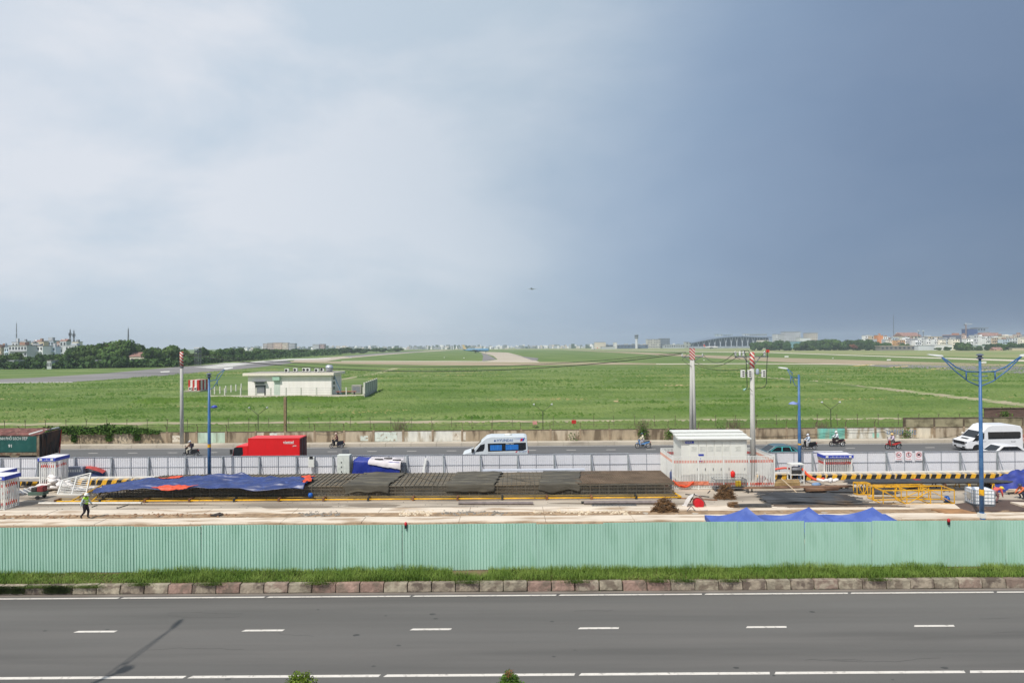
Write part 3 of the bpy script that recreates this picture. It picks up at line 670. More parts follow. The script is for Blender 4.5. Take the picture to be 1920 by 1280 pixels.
# ================================================================== trees
leaf_m = [mat('foliage_dark', (0.040, 0.084, 0.024), .85, col2=(0.074, 0.132, 0.036), scale=.35, rnd=.22, spec=.15), mat('foliage_mid', (0.056, 0.11, 0.027), .85, col2=(0.104, 0.165, 0.043), scale=.35, rnd=.2, spec=.15)]
bark = mat('bark', P(92, 78, 64), .95, var=.2)
def crown_mesh(seed, nl=13, nq=4200, q=.07, flat_=.8, m=None):
    r = np.random.default_rng(seed)
    c = np.stack([r.normal(0, .42, nl), r.normal(0, .42, nl), r.uniform(-.35, .55, nl) * flat_], 1); rad = r.uniform(.28, .5, nl)
    c[0] = (0, 0, .25); rad[0] = .55
    k = r.integers(0, nl, nq); d = r.normal(0, 1, (nq, 3)); d /= np.linalg.norm(d, axis=1)[:, None]
    p = c[k] + d * (rad[k] * r.uniform(.72, 1.05, nq))[:, None] * np.array([1, 1, .8])
    p[:, 2] = np.maximum(p[:, 2], -.62)
    a = r.normal(0, 1, (nq, 3)) * .7 + np.cross(d, [0, 0, 1.0]); a /= np.linalg.norm(a, axis=1)[:, None]
    nn = d + r.normal(0, .5, (nq, 3)); b_ = np.cross(nn, a); b_ /= np.linalg.norm(b_, axis=1)[:, None]; a = np.cross(b_, nn); a /= np.linalg.norm(a, axis=1)[:, None]
    s = (q * r.uniform(.6, 1.4, nq))[:, None]
    v = np.stack([p - a * s - b_ * s * .6, p + a * s * .2 - b_ * s, p + a * s + b_ * s * .5, p - a * s * .3 + b_ * s], 1)
    return np_mesh('crown', v.reshape(-1, 3), np.arange(nq * 4).reshape(-1, 4), m)
CROWNS = [crown_mesh(20 + i, m=leaf_m[i % 2], nl=11 + i) for i in range(6)]
def trunk_mesh(seed):
    r = random.Random(seed); b = MB(); b.tube([(0, 0, 0), (.02, .01, .35), (r.uniform(-.05, .05), r.uniform(-.05, .05), .7)], [.06, .045, .03], 7)
    for k in range(4):
        a = r.uniform(0, 6.28); b.tube([(0, 0, .3 + .08 * k), (.25 * math.cos(a), .25 * math.sin(a), .62 + .05 * k), (.42 * math.cos(a), .42 * math.sin(a), .85)], [.03, .02, .01], 5)
    return b.mesh('trunk', bark)
TRUNKS = [trunk_mesh(i) for i in range(3)]
def tree(u, vtop, Y, width, label, group, base_frac=.3, name='tree'):
    """crown spans width metres; top projects to pixel row vtop"""
    p = D(u, vtop, Y); H = p.z
    if H < 2: H = 2
    i = random.randrange(6)
    t = T(name, label, 'tree', (p.x, Y, 0), random.uniform(0, 6.28), group)
    ch = H * (1 - base_frac); rz = ch / 1.75
    link('crown', CROWNS[i], t, (0, 0, H - rz * 1.03), scale=(width / 1.9, width / 1.9, rz))
    link('trunk', TRUNKS[i % 3], t, (0, 0, 0), scale=(H * .62, H * .62, H * .8))
    return t
left_trees = [(-60, 662, 360, 14), (-15, 664, 360, 12), (12, 660, 372, 11), (32, 655, 380, 12), (58, 664, 380, 10), (78, 657, 390, 12), (98, 660, 395, 11), (122, 654, 400, 9), (140, 641, 430, 12), (158, 640, 420, 14),
              (176, 637, 400, 14), (196, 631, 410, 16), (216, 627, 405, 17), (236, 627.5, 400, 18), (254, 633, 410, 15), (205, 655, 372, 11), (228, 664, 365, 9), (165, 662, 385, 10), (273, 656, 420, 9), (286, 642, 400, 11), (303, 658, 420, 8),
              (326, 639, 430, 15), (344, 646, 440, 9), (354, 659, 420, 8), (366, 657, 440, 8), (378, 643, 460, 12), (398, 652, 480, 11), (415, 648, 510, 13), (432, 646, 540, 14), (450, 647, 560, 14), (466, 654, 590, 12), (484, 648, 620, 16), (500, 649, 650, 16),
              (518, 650, 690, 18), (536, 651, 740, 18), (556, 650, 790, 20), (578, 651.5, 840, 22), (602, 650.5, 900, 24), (628, 650, 960, 26), (650, 648, 1020, 22), (676, 650.5, 1100, 28), (706, 650, 1200, 30), (742, 650.5, 1300, 32)]
for i, (u, v, Y, w) in enumerate(left_trees):
    tree(u, v, Y, w, 'leafy green tree, %s from the left in the tree line beyond the runway' % ORD[i], 'tree line beyond the runway at the left', -.05)
right_trees = [(1420, 636, 1130, 24), (1437, 633.5, 1120, 24), (1462, 632, 1080, 26), (1476, 640, 1060, 18), (1506, 636, 1050, 26), (1524, 632, 1060, 28), (1546, 630, 1040, 30), (1568, 631, 1050, 30), (1590, 631.5, 1045, 28), (1612, 630.5, 1030, 28),
               (1630, 630.5, 1010, 26), (1644, 636, 1000, 20), (1660, 638, 1000, 20), (1692, 640, 985, 14), (1758, 650, 940, 9), (1776, 648, 930, 10), (1802, 637, 900, 20), (1812, 641, 890, 18), (1834, 646, 900, 14), (1856, 641, 900, 18), (1878, 640, 895, 16), (1894, 637, 890, 14), (1914, 640, 880, 14), (1950, 637, 880, 20)]
for i, (u, v, Y, w) in enumerate(right_trees):
    tree(u, v, Y, w, 'dark green tree, %s from the left in the woods right of the terminal' % ORD[i], 'woods right of the terminal', -.12)
# flame tree in red bloom
fl = tree(1600, 643, 1000, 9, 'small red flowering tree in the middle of the right wood', None, .2)
fl.children[0].data = crown_mesh(77, m=mat('red_bloom', P(120, 78, 56), .85, var=.3, scale=1))
# low scrub along the airfield edge and shrub mass behind the town: reads as one mass
nq = 5200
uu = rng.uniform(-80, 640, nq); Yb = np.interp(uu, [-80, 100, 330, 480, 560, 640], [352, 352, 372, 560, 690, 900]) + rng.uniform(0, 14, nq)
px_ = (uu - 960) / FPX * Yb; pz = rng.uniform(.2, 3.4, nq) * np.interp(uu, [-80, 640], [1, 1.8])
d = rng.normal(0, 1, (nq, 3)); a_ = rng.normal(0, 1, (nq, 3)); a_ /= np.linalg.norm(a_, axis=1)[:, None]; b2 = np.cross(a_, d); b2 /= np.linalg.norm(b2, axis=1)[:, None]
pp = np.stack([px_, Yb, pz], 1); s_ = rng.uniform(.5, 1.3, nq)[:, None]
v = np.stack([pp - a_ * s_ - b2 * s_ * .6, pp + a_ * s_ * .3 - b2 * s_, pp + a_ * s_ + b2 * s_ * .5, pp - a_ * s_ * .3 + b2 * s_], 1)
S(tag(link('scrub', np_mesh('scrub', v.reshape(-1, 3), np.arange(nq * 4).reshape(-1, 4), leaf_m[0])), 'low dark scrub under the left tree line', 'scrub'), 'stuff')
# airfield edge wall at the left
b = MB()
pts = [(-120, 686), (0, 684), (110, 680), (230, 680), (330, 676)]
for (u0, v0), (u1, v1) in zip(pts[:-1], pts[1:]):
    a = G(u0, v0); c = G(u1, v1); b.bar((a.x, a.y, .8), (c.x, c.y, .8), .3, 1.6)
tag(b.build('airfield_wall', mat('far_wall', P(132, 130, 124), .9, var=.2, scale=.2)), 'low grey wall at the airfield edge under the left trees', 'wall')
# ================================================================== buildings
tile = mat('tile_red', P(150, 116, 106), .9, var=.2, scale=.5); tin = mat('roof_tin', P(178, 182, 186), .7, var=.12); tint = mat('roof_teal', P(120, 160, 152), .7, var=.1)
win_m = mat('far_window', (0.05, 0.06, 0.075), .3, var=.3, scale=.5)
BOXM = {}
def cube_mesh(m):
    if m.name not in BOXM:
        b = MB(); b.box(-.5, .5, -.5, .5, 0, 1); BOXM[m.name] = b.mesh('block', m)
    return BOXM[m.name]
def house(u0, u1, vtop, Y, colour, cname, label, group=None, depth=None, roof=None, wins=(3, 3), cat='house', name='town_house', z0=0, vbase=None):
    a = D(u0, vtop, Y); c = D(u1, vtop, Y); w = c.x - a.x; H = (a.z + c.z) / 2; dp = depth or max(6, w * .9)
    wm_ = mat('plaster_' + cname, colour, .9, var=.14, scale=.3, rnd=.1)
    t = T(name, label, cat, ((a.x + c.x) / 2, Y + dp / 2, 0), 0, group)
    link('wall', cube_mesh(wm_), t, (0, 0, 0), scale=(w, dp, H))
    rm = roof or mat('roof_grey', P(150, 146, 142), .9, var=.15)
    if roof is not None and roof.name.startswith('tile'):
        b = MB(); b.add([(-.54 * w, -dp * .54, 0), (.54 * w, -dp * .54, 0), (.54 * w, dp * .54, 0), (-.54 * w, dp * .54, 0), (-.54 * w, 0, w * .18 + 1), (.54 * w, 0, w * .18 + 1)], [(0, 1, 5, 4), (2, 3, 4, 5), (0, 4, 3), (1, 2, 5), (3, 2, 1, 0)])
        b.build('roof', rm, t, (0, 0, H + .02))
    else:
        link('roof', cube_mesh(rm), t, (0, 0, H + .005), scale=(w * 1.04, dp * 1.04, .5))
    if cat == 'house':
        for q in range(random.choice([1, 1, 2])):
            sw_ = w * random.uniform(.2, .5); link('roof_hut', cube_mesh(random.choice([wm_, tin, mat('hut_grey', P(150, 152, 156), .9, var=.1), mat('hut_rust', P(164, 132, 116), .9, var=.15)])), t, (random.uniform(-.25, .25) * w, random.uniform(-.2, .3) * dp, H + .5), scale=(sw_, dp * .35, random.uniform(1.2, 3.4)))
        for q in range(int(wins[1]) - 1 if wins[0] else 0):
            if random.random() < .7: link('balcony', cube_mesh(random.choice([wm_, mat('hut_grey')])), t, (random.uniform(-.1, .1) * w, -dp / 2 - .55, H * (q + 1) / wins[1]), scale=(w * random.uniform(.6, .98), 1.1, .7))
    nx, nz = wins
    if nx:
        for i in range(nx):
            for j in range(nz):
                if random.random() < .12: continue
                link('window', cube_mesh(win_m), t, (w * ((i + .5) / nx - .5), -dp / 2 - .02, H * (j + .35) / nz), scale=(w / nx * .5, .12, H / nz * .45))
    return t
PAL = [('white', P(246, 246, 246)), ('cream', P(240, 232, 216)), ('pale grey', P(206, 208, 212)), ('pinkish', P(224, 200, 192)), ('pale blue', P(196, 210, 222)), ('tan', P(204, 186, 162))]
# left town
lt = [(-60, -20, 652, 560), (-24, 2, 652, 540), (0, 9, 648, 560), (8, 16, 652, 520), (16, 50, 648, 480), (22, 34, 642, 560), (38, 49, 640, 580), (50, 62, 643, 600), (52, 80, 649, 490), (62, 74, 641, 610), (72, 82, 641, 560), (80, 100, 639, 620), (92, 104, 650, 500), (100, 113, 644, 600), (112, 124, 639.5, 560), (117, 145, 648, 500), (135, 147, 641, 600)]
for i, (u0, u1, v, Y) in enumerate(lt):
    cn, cc = PAL[(i * 5 + i // 3) % len(PAL)]
    if i == 4: cn, cc = 'pale grey', PAL[2][1]
    rf = tile if i in (9, 14) else (tin if i % 3 == 0 else None)
    house(u0, u1, v, Y, cc, cn.replace(' ', '_'), '%s low town house, %s from the left behind the far left trees' % (cn, ORD[i]), 'town houses behind the left trees', roof=rf, wins=(max(2, int((u1 - u0) / 5)), 3))
house(243, 273, 668.5, 395, P(206, 198, 182), 'shed_cream', 'low cream shed with red roof edge between the left trees', roof=tile, wins=(3, 1), cat='shed', name='shed')
house(178, 214, 676.5, 372, P(150, 152, 150), 'shed_grey', 'long low grey roofed shed beside the red white marker box', roof=tin, wins=(4, 1), cat='shed', name='shed')
house(-20, 26, 677, 368, P(170, 172, 174), 'shed_white', 'white low roofed shed at the far left edge of the airfield', roof=tin, wins=(0, 0), cat='shed', name='shed')
house(88, 96, 677, 352, P(196, 200, 200), 'cabin', 'tiny white cabin by the airfield wall at the left', wins=(2, 1), cat='cabin', name='cabin')
# yellow digger under the trees
p = G(153, 681); dg = T('yellow_excavator', 'yellow excavator parked under the left trees', 'excavator', (p.x, p.y, 0))
b = MB(); b.box(-2.6, 2.2, -1.3, 1.3, .9, 1.9); b.box(-2.2, -.2, -1.1, 1.1, 1.9, 3.2); b.build('body', mat('digger_yellow', P(224, 166, 24), .6, var=.1), dg, bev=.1)
b = MB(); b.bar((1.6, 0, 1.8), (3.4, 0, 4.2), .5); b.bar((3.4, 0, 4.2), (5.6, 0, 1.6), .4); b.build('boom', mat('digger_yellow'), dg)
b = MB(); b.box(-2.7, 2.4, -1.5, -.8, 0, .9); b.box(-2.7, 2.4, .8, 1.5, 0, .9); b.build('track', black_rubber, dg, bev=.2)
# masts
def mast(u, vt, Y, w, label, z0=0, n=7, col=None):
    p = D(u, vt, Y); t = T('lattice_mast', label, 'mast', (p.x, Y, 0)); H = p.z; b = MB(); m_ = col or grey_steel
    k = [(-1, -1), (1, -1), (1, 1), (-1, 1)]
    for i in range(4):
        a, c = k[i], k[(i + 1) % 4]
        b.bar((a[0] * w, a[1] * w, 0), (a[0] * w * .25, a[1] * w * .25, H), w * .28)
        for j in range(n):
            z0_, z1_ = H * j / n, H * (j + 1) / n; f0, f1 = 1 - .75 * j / n, 1 - .75 * (j + 1) / n
            b.bar((a[0] * w * f0, a[1] * w * f0, z0_), (c[0] * w * f1, c[1] * w * f1, z1_), w * .2)
    b.build('lattice', m_, t); b = MB(); b.tube([(0, 0, H), (0, 0, H * 1.06)], w * .12, 5); b.build('aerial', m_, t)
    return t, H
mast(31, 606, 900, .7, 'thin tall lattice mast at the far left over the town')
for u, vt, nm in [(131.5, 618, 'left'), (138.5, 620, 'right')]:
    t_, H_ = mast(u, vt, 620, .9, 'antenna mast with panels, %s one of the pair beside the big trees' % nm)
    b = MB()
    for q in range(3): a = q * 2.1; b.box(1.0 * math.cos(a) - .35, 1.0 * math.cos(a) + .35, 1.0 * math.sin(a) - .3, 1.0 * math.sin(a) + .3, H_ * .80, H_ * .80 + 3)
    b.build('antenna_panels', grey_steel, t_)
t_, H_ = mast(240.5, 616, 520, .7, 'short antenna mast rising above the highest left tree')
t_, H_ = mast(1675, 591, 1300, .8, 'tall dark lattice mast over the right hand town', col=mat('mast_dark', P(116, 124, 140), .7))
# guard tower in front of the trees
p = G(395, 683); gt = T('guard_tower', 'slim watch tower with white roof in front of the tree line', 'tower', (p.x, 410, 0))
h_ = D(395, 651, 410).z
b = MB()
for sx in (-1.3, 1.3):
    for sy in (-1.3, 1.3): b.bar((sx, sy, 0), (sx, sy, h_ - .4), .3)
b.build('leg', grey_steel, gt); b = MB(); b.box(-1.9, 1.9, -1.9, 1.9, h_ - .5, h_); b.build('roof', white_paint, gt); b = MB(); b.box(-1.6, 1.6, -1.6, 1.6, h_ - 3.4, h_ - 2.3); b.build('cabin', win_m, gt)
p = G(593, 664.5); wh = house(589, 597, 659, p.y, P(216, 216, 212), 'hut_white', 'small white hut on the grass before the tree line', wins=(2, 1), cat='hut', name='hut')
# pink apartment row far behind the trees
for i, (u0, u1, v, cc, cn) in enumerate([(493, 500, 644, P(190, 180, 178), 'dusky'), (501, 511, 643, P(206, 186, 178), 'rose grey'), (512, 528, 642.3, P(214, 186, 170), 'pink'), (529, 540, 642.6, P(218, 200, 182), 'peach'), (541, 553, 643.6, P(178, 178, 184), 'blue grey'), (586, 598, 645.5, P(186, 186, 190), 'ash grey'), (600, 608, 645, P(186, 160, 158), 'dusty red')]):
    house(u0, u1, v, 1900, cc, 'apt_' + cn.replace(' ', '_'), '%s apartment block above the distant tree line left of centre' % cn, 'apartment blocks over the left tree line', depth=18, wins=(max(3, int(u1 - u0) // 2), 5), cat='apartment block', name='apartment_block')
# far town: one mass of roofs along the horizon
b = MB(); tm = [mat('town_%d' % i, c, .9, var=.1, scale=.05) for i, c in enumerate([P(232, 232, 232), P(168, 174, 180), P(204, 196, 186), P(132, 142, 142), P(240, 240, 240), P(80, 100, 84)])]
for k in range(1100):
    u = random.uniform(430, 1340); Y = random.uniform(2200, 2900); q = D(u, 648, Y); w = random.uniform(5, 15); h = random.choice([5, 6, 7, 8, 10, 12, 15]) * random.uniform(.8, 1.2)
    b.box(q.x - w / 2, q.x + w / 2, Y, Y + w, 0, h, random.choice([0, 1, 1, 2, 3, 3, 4, 5, 5]))
for k in range(420):
    u = random.uniform(1640, 2100); Y = random.uniform(1120, 1700); q = D(u, 646, Y); w = random.uniform(5, 12); h = random.choice([9, 12, 15, 18, 22, 25]) * random.uniform(.8, 1.15)
    b.box(q.x - w / 2, q.x + w / 2, Y, Y + w, 0, h, random.choice([0, 0, 1, 2, 4, 4, 3]))
S(tag(b.build('distant_town', tm), 'distant jumble of low town roofs along the horizon', 'town'), 'stuff')
# control tower
Y = 1900; p = D(1193.5, 648, Y); top = D(1193.5, 626.5, Y).z; ct = T('control_tower', 'white airport control tower with dark glazed cab', 'tower', (p.x, Y, 0))
b = MB(); b.lathe([(4.2, 0), (3.6, top * .62), (3.9, top * .7)], n=12); b.build('shaft', mat('tower_white', P(206, 208, 208), .8, var=.06), ct)
b = MB(); b.lathe([(3.9, top * .70), (6.2, top * .76), (6.2, top * .80), (5.2, top * .83)], n=12); b.build('gallery', mat('tower_grey', P(120, 130, 138), .7), ct)
b = MB(); b.lathe([(5.0, top * .83), (6.4, top * .92)], n=12); b.build('cab_glass', win_m, ct); b = MB(); b.lathe([(6.8, top * .92), (6.8, top * .95), (2, top)], n=12); b.build('cab_roof', mat('tower_grey'), ct)
# terminal with curved roof on Y columns
Y = 1850; x0, x1 = D(1293, 645, Y).x, D(1446, 645, Y).x; tw = x1 - x0; te = T('airport_terminal', 'long airport terminal with curved grey roof on Y shaped columns', 'terminal', (x0, Y, 0))
zt = lambda f: 16 + 21 * math.sin(min(1, f * 1.25 + .06) * math.pi * .62) ** 1.1 - (4 * max(0, f - .7))
b = MB(); b.grid(lambda a, c: (tw * a, -14 + 70 * c, zt(a) - 1.5 * (1 - c) + 3 * math.sin(c * 3.14)), 30, 5); b.grid(lambda a, c: (tw * a, -14 + .5 * c, zt(a) - 1.5 - 2.4 * c), 30, 1)
b.build('roof', mat('terminal_roof', P(110, 124, 142), .6, var=.08, scale=.02), te)
b = MB(); b.grid(lambda a, c: (tw * (.02 + .96 * a), 6, (zt(.02 + .96 * a) - 3) * c), 30, 1); b.build('glass_wall', mat('terminal_glass', P(66, 82, 104), .3, var=.15, scale=.05), te)
for k in range(15):
    xx_ = tw * (.03 + .067 * k); zz = zt(.03 + .067 * k) - 4; b = MB(); b.bar((xx_, -8, 0), (xx_, -8, zz * .45), 2.0); b.bar((xx_, -8, zz * .42), (xx_ - 4.2, -8, zz + 1), 1.3); b.bar((xx_, -8, zz * .42), (xx_ + 4.2, -8, zz + 1), 1.3)
    b.build('column', mat('terminal_column', P(190, 198, 206), .6, var=.05), te)
b = MB(); b.box(-10, tw + 10, -30, -22, 0, 6); b.build('boarding_pier', mat('pier_grey', P(150, 158, 168), .7, var=.15, scale=.1), te)
# other airport blocks
for (u0, u1, v, Yb, cc, cn, lb, w_) in [
        (1116, 1136, 641.6, 1900, P(206, 198, 182), 'hangar_cream', 'cream hangar block left of the control tower', (0, 0)), (1152, 1157, 642, 1880, P(206, 206, 204), 'stair_white', 'small white stair block left of the control tower', (0, 0)),
        (1137, 1215, 646.5, 1930, P(92, 108, 128), 'pier_blue', 'long dark blue pier building under the control tower', (12, 1)), (1128, 1153, 650, 1800, P(200, 204, 206), 'roof_low', 'low pale cargo shed below the cream hangar', (0, 0)),
        (1214, 1238, 635.8, 2050, P(186, 184, 176), 'apron_office', 'pale office block with flat roof right of the control tower', (8, 4)), (1238, 1256, 634.4, 2080, P(120, 132, 146), 'glass_office', 'blue grey glazed office block beside the pale one', (6, 4)),
        (1246, 1284, 646, 1900, P(180, 186, 190), 'gate_shed', 'low pale gate building between office block and terminal', (9, 1)), (1286, 1302, 641, 1960, P(170, 174, 168), 'end_block', 'grey block at the left end of the terminal', (3, 2)),
        (1344, 1355, 626.5, 2500, P(176, 190, 202), 'tower_blue', 'pale apartment tower behind the terminal, the left one', (3, 6)), (1360, 1374, 627, 2500, P(156, 172, 188), 'tower_blue2', 'blue grey apartment tower behind the terminal, second from left', (4, 6)),
        (1396, 1404, 626, 2500, P(190, 196, 204), 'tower_white3', 'narrow pale apartment tower behind the terminal centre', (2, 6)), (1405, 1438, 626.2, 2520, P(168, 178, 190), 'slab_grey', 'wide grey apartment slab behind the terminal right end', (9, 6)),
        (1426, 1441, 637.5, 1500, P(214, 210, 204), 'white_block', 'white block at the right end of the terminal', (4, 1)),
        (1455, 1471, 626.5, 1750, P(186, 188, 192), 'apt_r1', 'pale grey apartment block left of the tallest right block', (5, 7)), (1471, 1501, 622, 1800, P(188, 190, 196), 'apt_r2', 'tallest pale apartment block above the right wood', (8, 8)),
        (1514, 1533, 624.2, 1800, P(196, 188, 178), 'apt_r3', 'beige apartment block right of the tallest block above the wood', (5, 7)), (1500, 1520, 633.5, 1700, P(204, 208, 210), 'low_white', 'low white hall between the two right apartment blocks', (0, 0)),
        (1480, 1504, 640, 1400, P(104, 142, 150), 'teal_hall', 'teal roofed hall showing between the right trees', (0, 0))]:
    house(u0, u1, v, Yb, cc, cn, lb, None, 26, None, w_, 'building', 'airport_building')
# right town
rt = [(1622, 1634, 629, 1300), (1634, 1646, 630, 1280), (1657, 1668, 631, 1250), (1666, 1676, 637, 1010), (1674, 1684, 633, 1040), (1680, 1697, 637.5, 1000), (1684, 1695, 625.5, 1160), (1694, 1727, 630, 1130), (1697, 1707, 632.5, 1010), (1706, 1717, 635, 1000), (1716, 1728, 637.5, 990), (1727, 1738, 633, 1030), (1737, 1749, 635, 1000), (1742, 1767, 631, 1060), (1752, 1762, 636, 990), (1762, 1774, 637, 985),
      (1774, 1786, 635, 1000), (1776, 1784, 629, 1100), (1803, 1812, 628.5, 1100), (1786, 1800, 636, 985), (1812, 1825, 635, 1010), (1826, 1840, 628.5, 1060), (1840, 1850, 631, 1030), (1845, 1872, 629.5, 1110), (1848, 1858, 634, 990), (1860, 1872, 633, 1000), (1872, 1886, 629.5, 1060), (1886, 1906, 630, 1040), (1880, 1893, 636, 980), (1893, 1908, 634, 990), (1906, 1916, 627, 1090), (1913, 1930, 632, 1000), (1932, 1950, 629, 1020), (1955, 1980, 631, 1010)]
for i, (u0, u1, v, Y) in enumerate(rt):
    cn, cc = PAL[[0, 1, 0, 2, 4, 0, 3, 5, 0, 1, 0, 2][(i * 7) % 12]]
    if i == 5: cn, cc = 'orange beige', P(214, 170, 122)
    house(u0, u1, v, Y, cc, cn.replace(' ', '_'), '%s town house, %s from the left in the town right of the woods' % (cn, ORD[i]), 'town houses right of the woods', roof=tile if i in (7, 23) else (tin if i % 4 == 1 else None), wins=(3 if u1 - u0 < 16 else 5, 4))
house(1645.5, 1656, 628.5, 1200, P(204, 138, 92), 'orange', 'bright orange building at the left end of the right town', wins=(0, 0), depth=12)
house(1781, 1803, 628, 1000, P(106, 112, 130), 'sign_block', 'grey block under a red white roof sign in the right town', wins=(0, 0), roof=mat('roof_sign', P(206, 150, 136), .8, var=.3, scale=.6))
cb = house(1815, 1833, 616.5, 1250, P(74, 92, 134), 'blue_net', 'building under construction wrapped in blue netting beside the crane', wins=(0, 0), cat='building', name='construction_building')
house(1833, 1853, 614.5, 1280, P(128, 142, 160), 'frame_grey', 'unfinished grey concrete building right of the blue netted one', wins=(4, 5), cat='building', name='construction_building')
house(1845, 1872, 624, 1150, P(190, 150, 142), 'red_sign', 'red topped block right of the unfinished buildings', wins=(0, 0), depth=8)
p = D(1811, 608, 1230); cr_ = T('tower_crane', 'tower crane above the blue netted building', 'crane', (p.x, 1230, 0))
b = MB(); b.bar((0, 0, 0), (0, 0, p.z), 1.6); b.build('tower', mat('crane_red', P(140, 120, 116), .7), cr_); b = MB(); b.bar((-3, 0, p.z), (13, 0, p.z + .6), 1.0); b.bar((0, 0, p.z), (0, 0, p.z + 4), .8); b.bar((0, 0, p.z + 4), (12, 0, p.z + .8), .3); b.build('jib', mat('crane_white', P(196, 200, 206), .7), cr_); b = MB(); b.box(-4, -2, -.8, .8, p.z - 2, p.z + .5); b.build('counterweight', grey_steel, cr_)
for i, u in enumerate((1722, 1731)):
    p = D(u, 619, 1100); wt = T('water_tank', 'round pale roof tank on stand, %s of two over the right town' % ('left' if i == 0 else 'right'), 'water tank', (p.x, 1100, 0), 0, 'roof tanks'); b = MB(); b.lathe([(1.2, p.z - 3), (1.7, p.z - 2), (1.7, p.z - .6), (.5, p.z)], n=10); b.build('tank', mat('tank_steel', P(200, 208, 216), .4, .3), wt); b = MB(); b.bar((0, 0, 0), (0, 0, p.z - 3), .7); b.build('stand', grey_steel, wt)
# sheds and gate along the far airfield edge
house(1651, 1724, 648.6, 960, P(120, 118, 112), 'long_shed', 'long low shed with pale roof in front of the right town', depth=14, wins=(9, 1), roof=mat('roof_pale', P(196, 184, 168), .8), cat='shed', name='shed')
house(1722, 1752, 648, 950, P(200, 204, 210), 'white_hall1', 'white gabled hall beside the long low shed', depth=20, wins=(0, 0), roof=tin, cat='shed', name='shed')
house(1752, 1785, 646.6, 955, P(222, 222, 222), 'white_hall2', 'bright white warehouse right of the gabled hall', depth=20, wins=(0, 0), roof=white_paint, cat='shed', name='shed')
house(1825, 1847, 648, 900, P(190, 196, 186), 'arched_hall', 'pale green roofed hall between the right trees', depth=14, wins=(0, 0), roof=tint, cat='shed', name='shed')
pg = house(1864, 1880, 655, 860, P(206, 172, 140), 'pagoda', 'small tan gatehouse with stepped roof at the right airfield edge', depth=8, wins=(3, 1), roof=tile, cat='gatehouse', name='gatehouse')
house(1898, 1960, 652.5, 870, P(196, 184, 158), 'edge_wall', 'low cream wall building at the right edge of the airfield', depth=6, wins=(0, 0), cat='building', name='low_building')
# ================================================================== aircraft
def aircraft(name, label, loc, rz, L_, body, tail, belly=None, gear=True, pitch=0):
    t = T(name, label, 'aircraft', loc, rz); t.rotation_euler = (0, pitch, rz); r = L_ * .055; zc = r * 2.0 if gear else 0
    b = MB(); prof = [(.0, .02), (.02, .45), (.06, .85), (.12, 1), (.65, 1), (.8, .8), (.92, .4), (1, .1)]
    b.tube([(-L_ / 2 + L_ * f, 0, zc + (r * .5 * max(0, f - .65))) for f, _ in prof], [r * max(.02, q) for _, q in prof], 12); b.build('fuselage', body, t, smooth=True)
    for s in (-1, 1):
        b = MB(); b.add([(-L_ * .12, s * r * .6, zc - r * .4), (L_ * .1, s * r * .6, zc - r * .4), (L_ * .16, s * L_ * .48, zc + r * .35), (L_ * .11, s * L_ * .48, zc + r * .35), (-L_ * .12, s * r * .6, zc - r * .05), (L_ * .1, s * r * .6, zc - r * .15), (L_ * .16, s * L_ * .48, zc + r * .42), (L_ * .11, s * L_ * .48, zc + r * .42)],
                         [(0, 1, 2, 3), (7, 6, 5, 4), (0, 4, 5, 1), (1, 5, 6, 2), (2, 6, 7, 3), (3, 7, 4, 0)]); b.build('wing', mat('wing_grey', P(176, 180, 184), .5), t)
        b = MB(); b.lathe([(r * .42, -L_ * .1), (r * .5, -L_ * .06), (r * .3, L_ * .02)], (0, s * L_ * .16, zc - r * .9), 10, axis='x'); b.build('engine', mat('engine_blue', P(44, 70, 116), .5), t)
        b = MB(); b.add([(L_ * .42, s * r * .3, zc + r * .4), (L_ * .49, s * r * .3, zc + r * .4), (L_ * .52, s * L_ * .16, zc + r * .7), (L_ * .48, s * L_ * .16, zc + r * .7), (L_ * .42, s * r * .3, zc + r * .5), (L_ * .49, s * r * .3, zc + r * .5), (L_ * .52, s * L_ * .16, zc + r * .75), (L_ * .48, s * L_ * .16, zc + r * .75)], [(0, 1, 2, 3), (7, 6, 5, 4), (0, 4, 5, 1), (1, 5, 6, 2), (2, 6, 7, 3), (3, 7, 4, 0)]); b.build('tailplane', mat('wing_grey'), t)
    b = MB(); b.prism([(L_ * .36, zc + r * .7), (L_ * .48, zc + r * .6), (L_ * .53, zc + r * 3.6), (L_ * .46, zc + r * 3.6)], -r * .08, r * .08); b.build('fin', tail, t)
    if gear:
        b = MB(); b.bar((-L_ * .36, 0, 0), (-L_ * .36, 0, zc - r * .6), r * .3)
        for s in (-1, 1): b.bar((L_ * .04, s * r, 0), (L_ * .04, s * r, zc - r * .6), r * .4)
        b.build('landing_gear', black_rubber, t)
    return t
p = G(893, 661.5); aircraft('airliner', 'blue airliner with golden tail turning on the taxiway', (p.x, p.y, 0), math.pi, 44 * p.y / 1000 , mat('teal_blue', P(92, 140, 172), .35, var=.06), mat('gold_tail', P(206, 184, 140), .5))
p = G(1114, 655.3); aircraft('airliner', 'white airliner with orange red tail left of the control tower', (p.x, p.y, 0), R(12), 14 * PX(p.y), mat('plane_white', P(220, 216, 212), .4), mat('red_tail', P(206, 74, 50), .5))
p = G(1333, 653.6); aircraft('airliner', 'white airliner with red tail parked before the terminal', (p.x, p.y, 0), math.pi, 27 * PX(p.y), mat('plane_white'), mat('red_tail'))
p = D(997, 541.5, 2000); aircraft('flying_airliner', 'small dark airliner in flight high over the airfield', tuple(p), R(80), 34, mat('plane_dark', P(120, 132, 144), .5), mat('plane_dark'), gear=False, pitch=R(6))
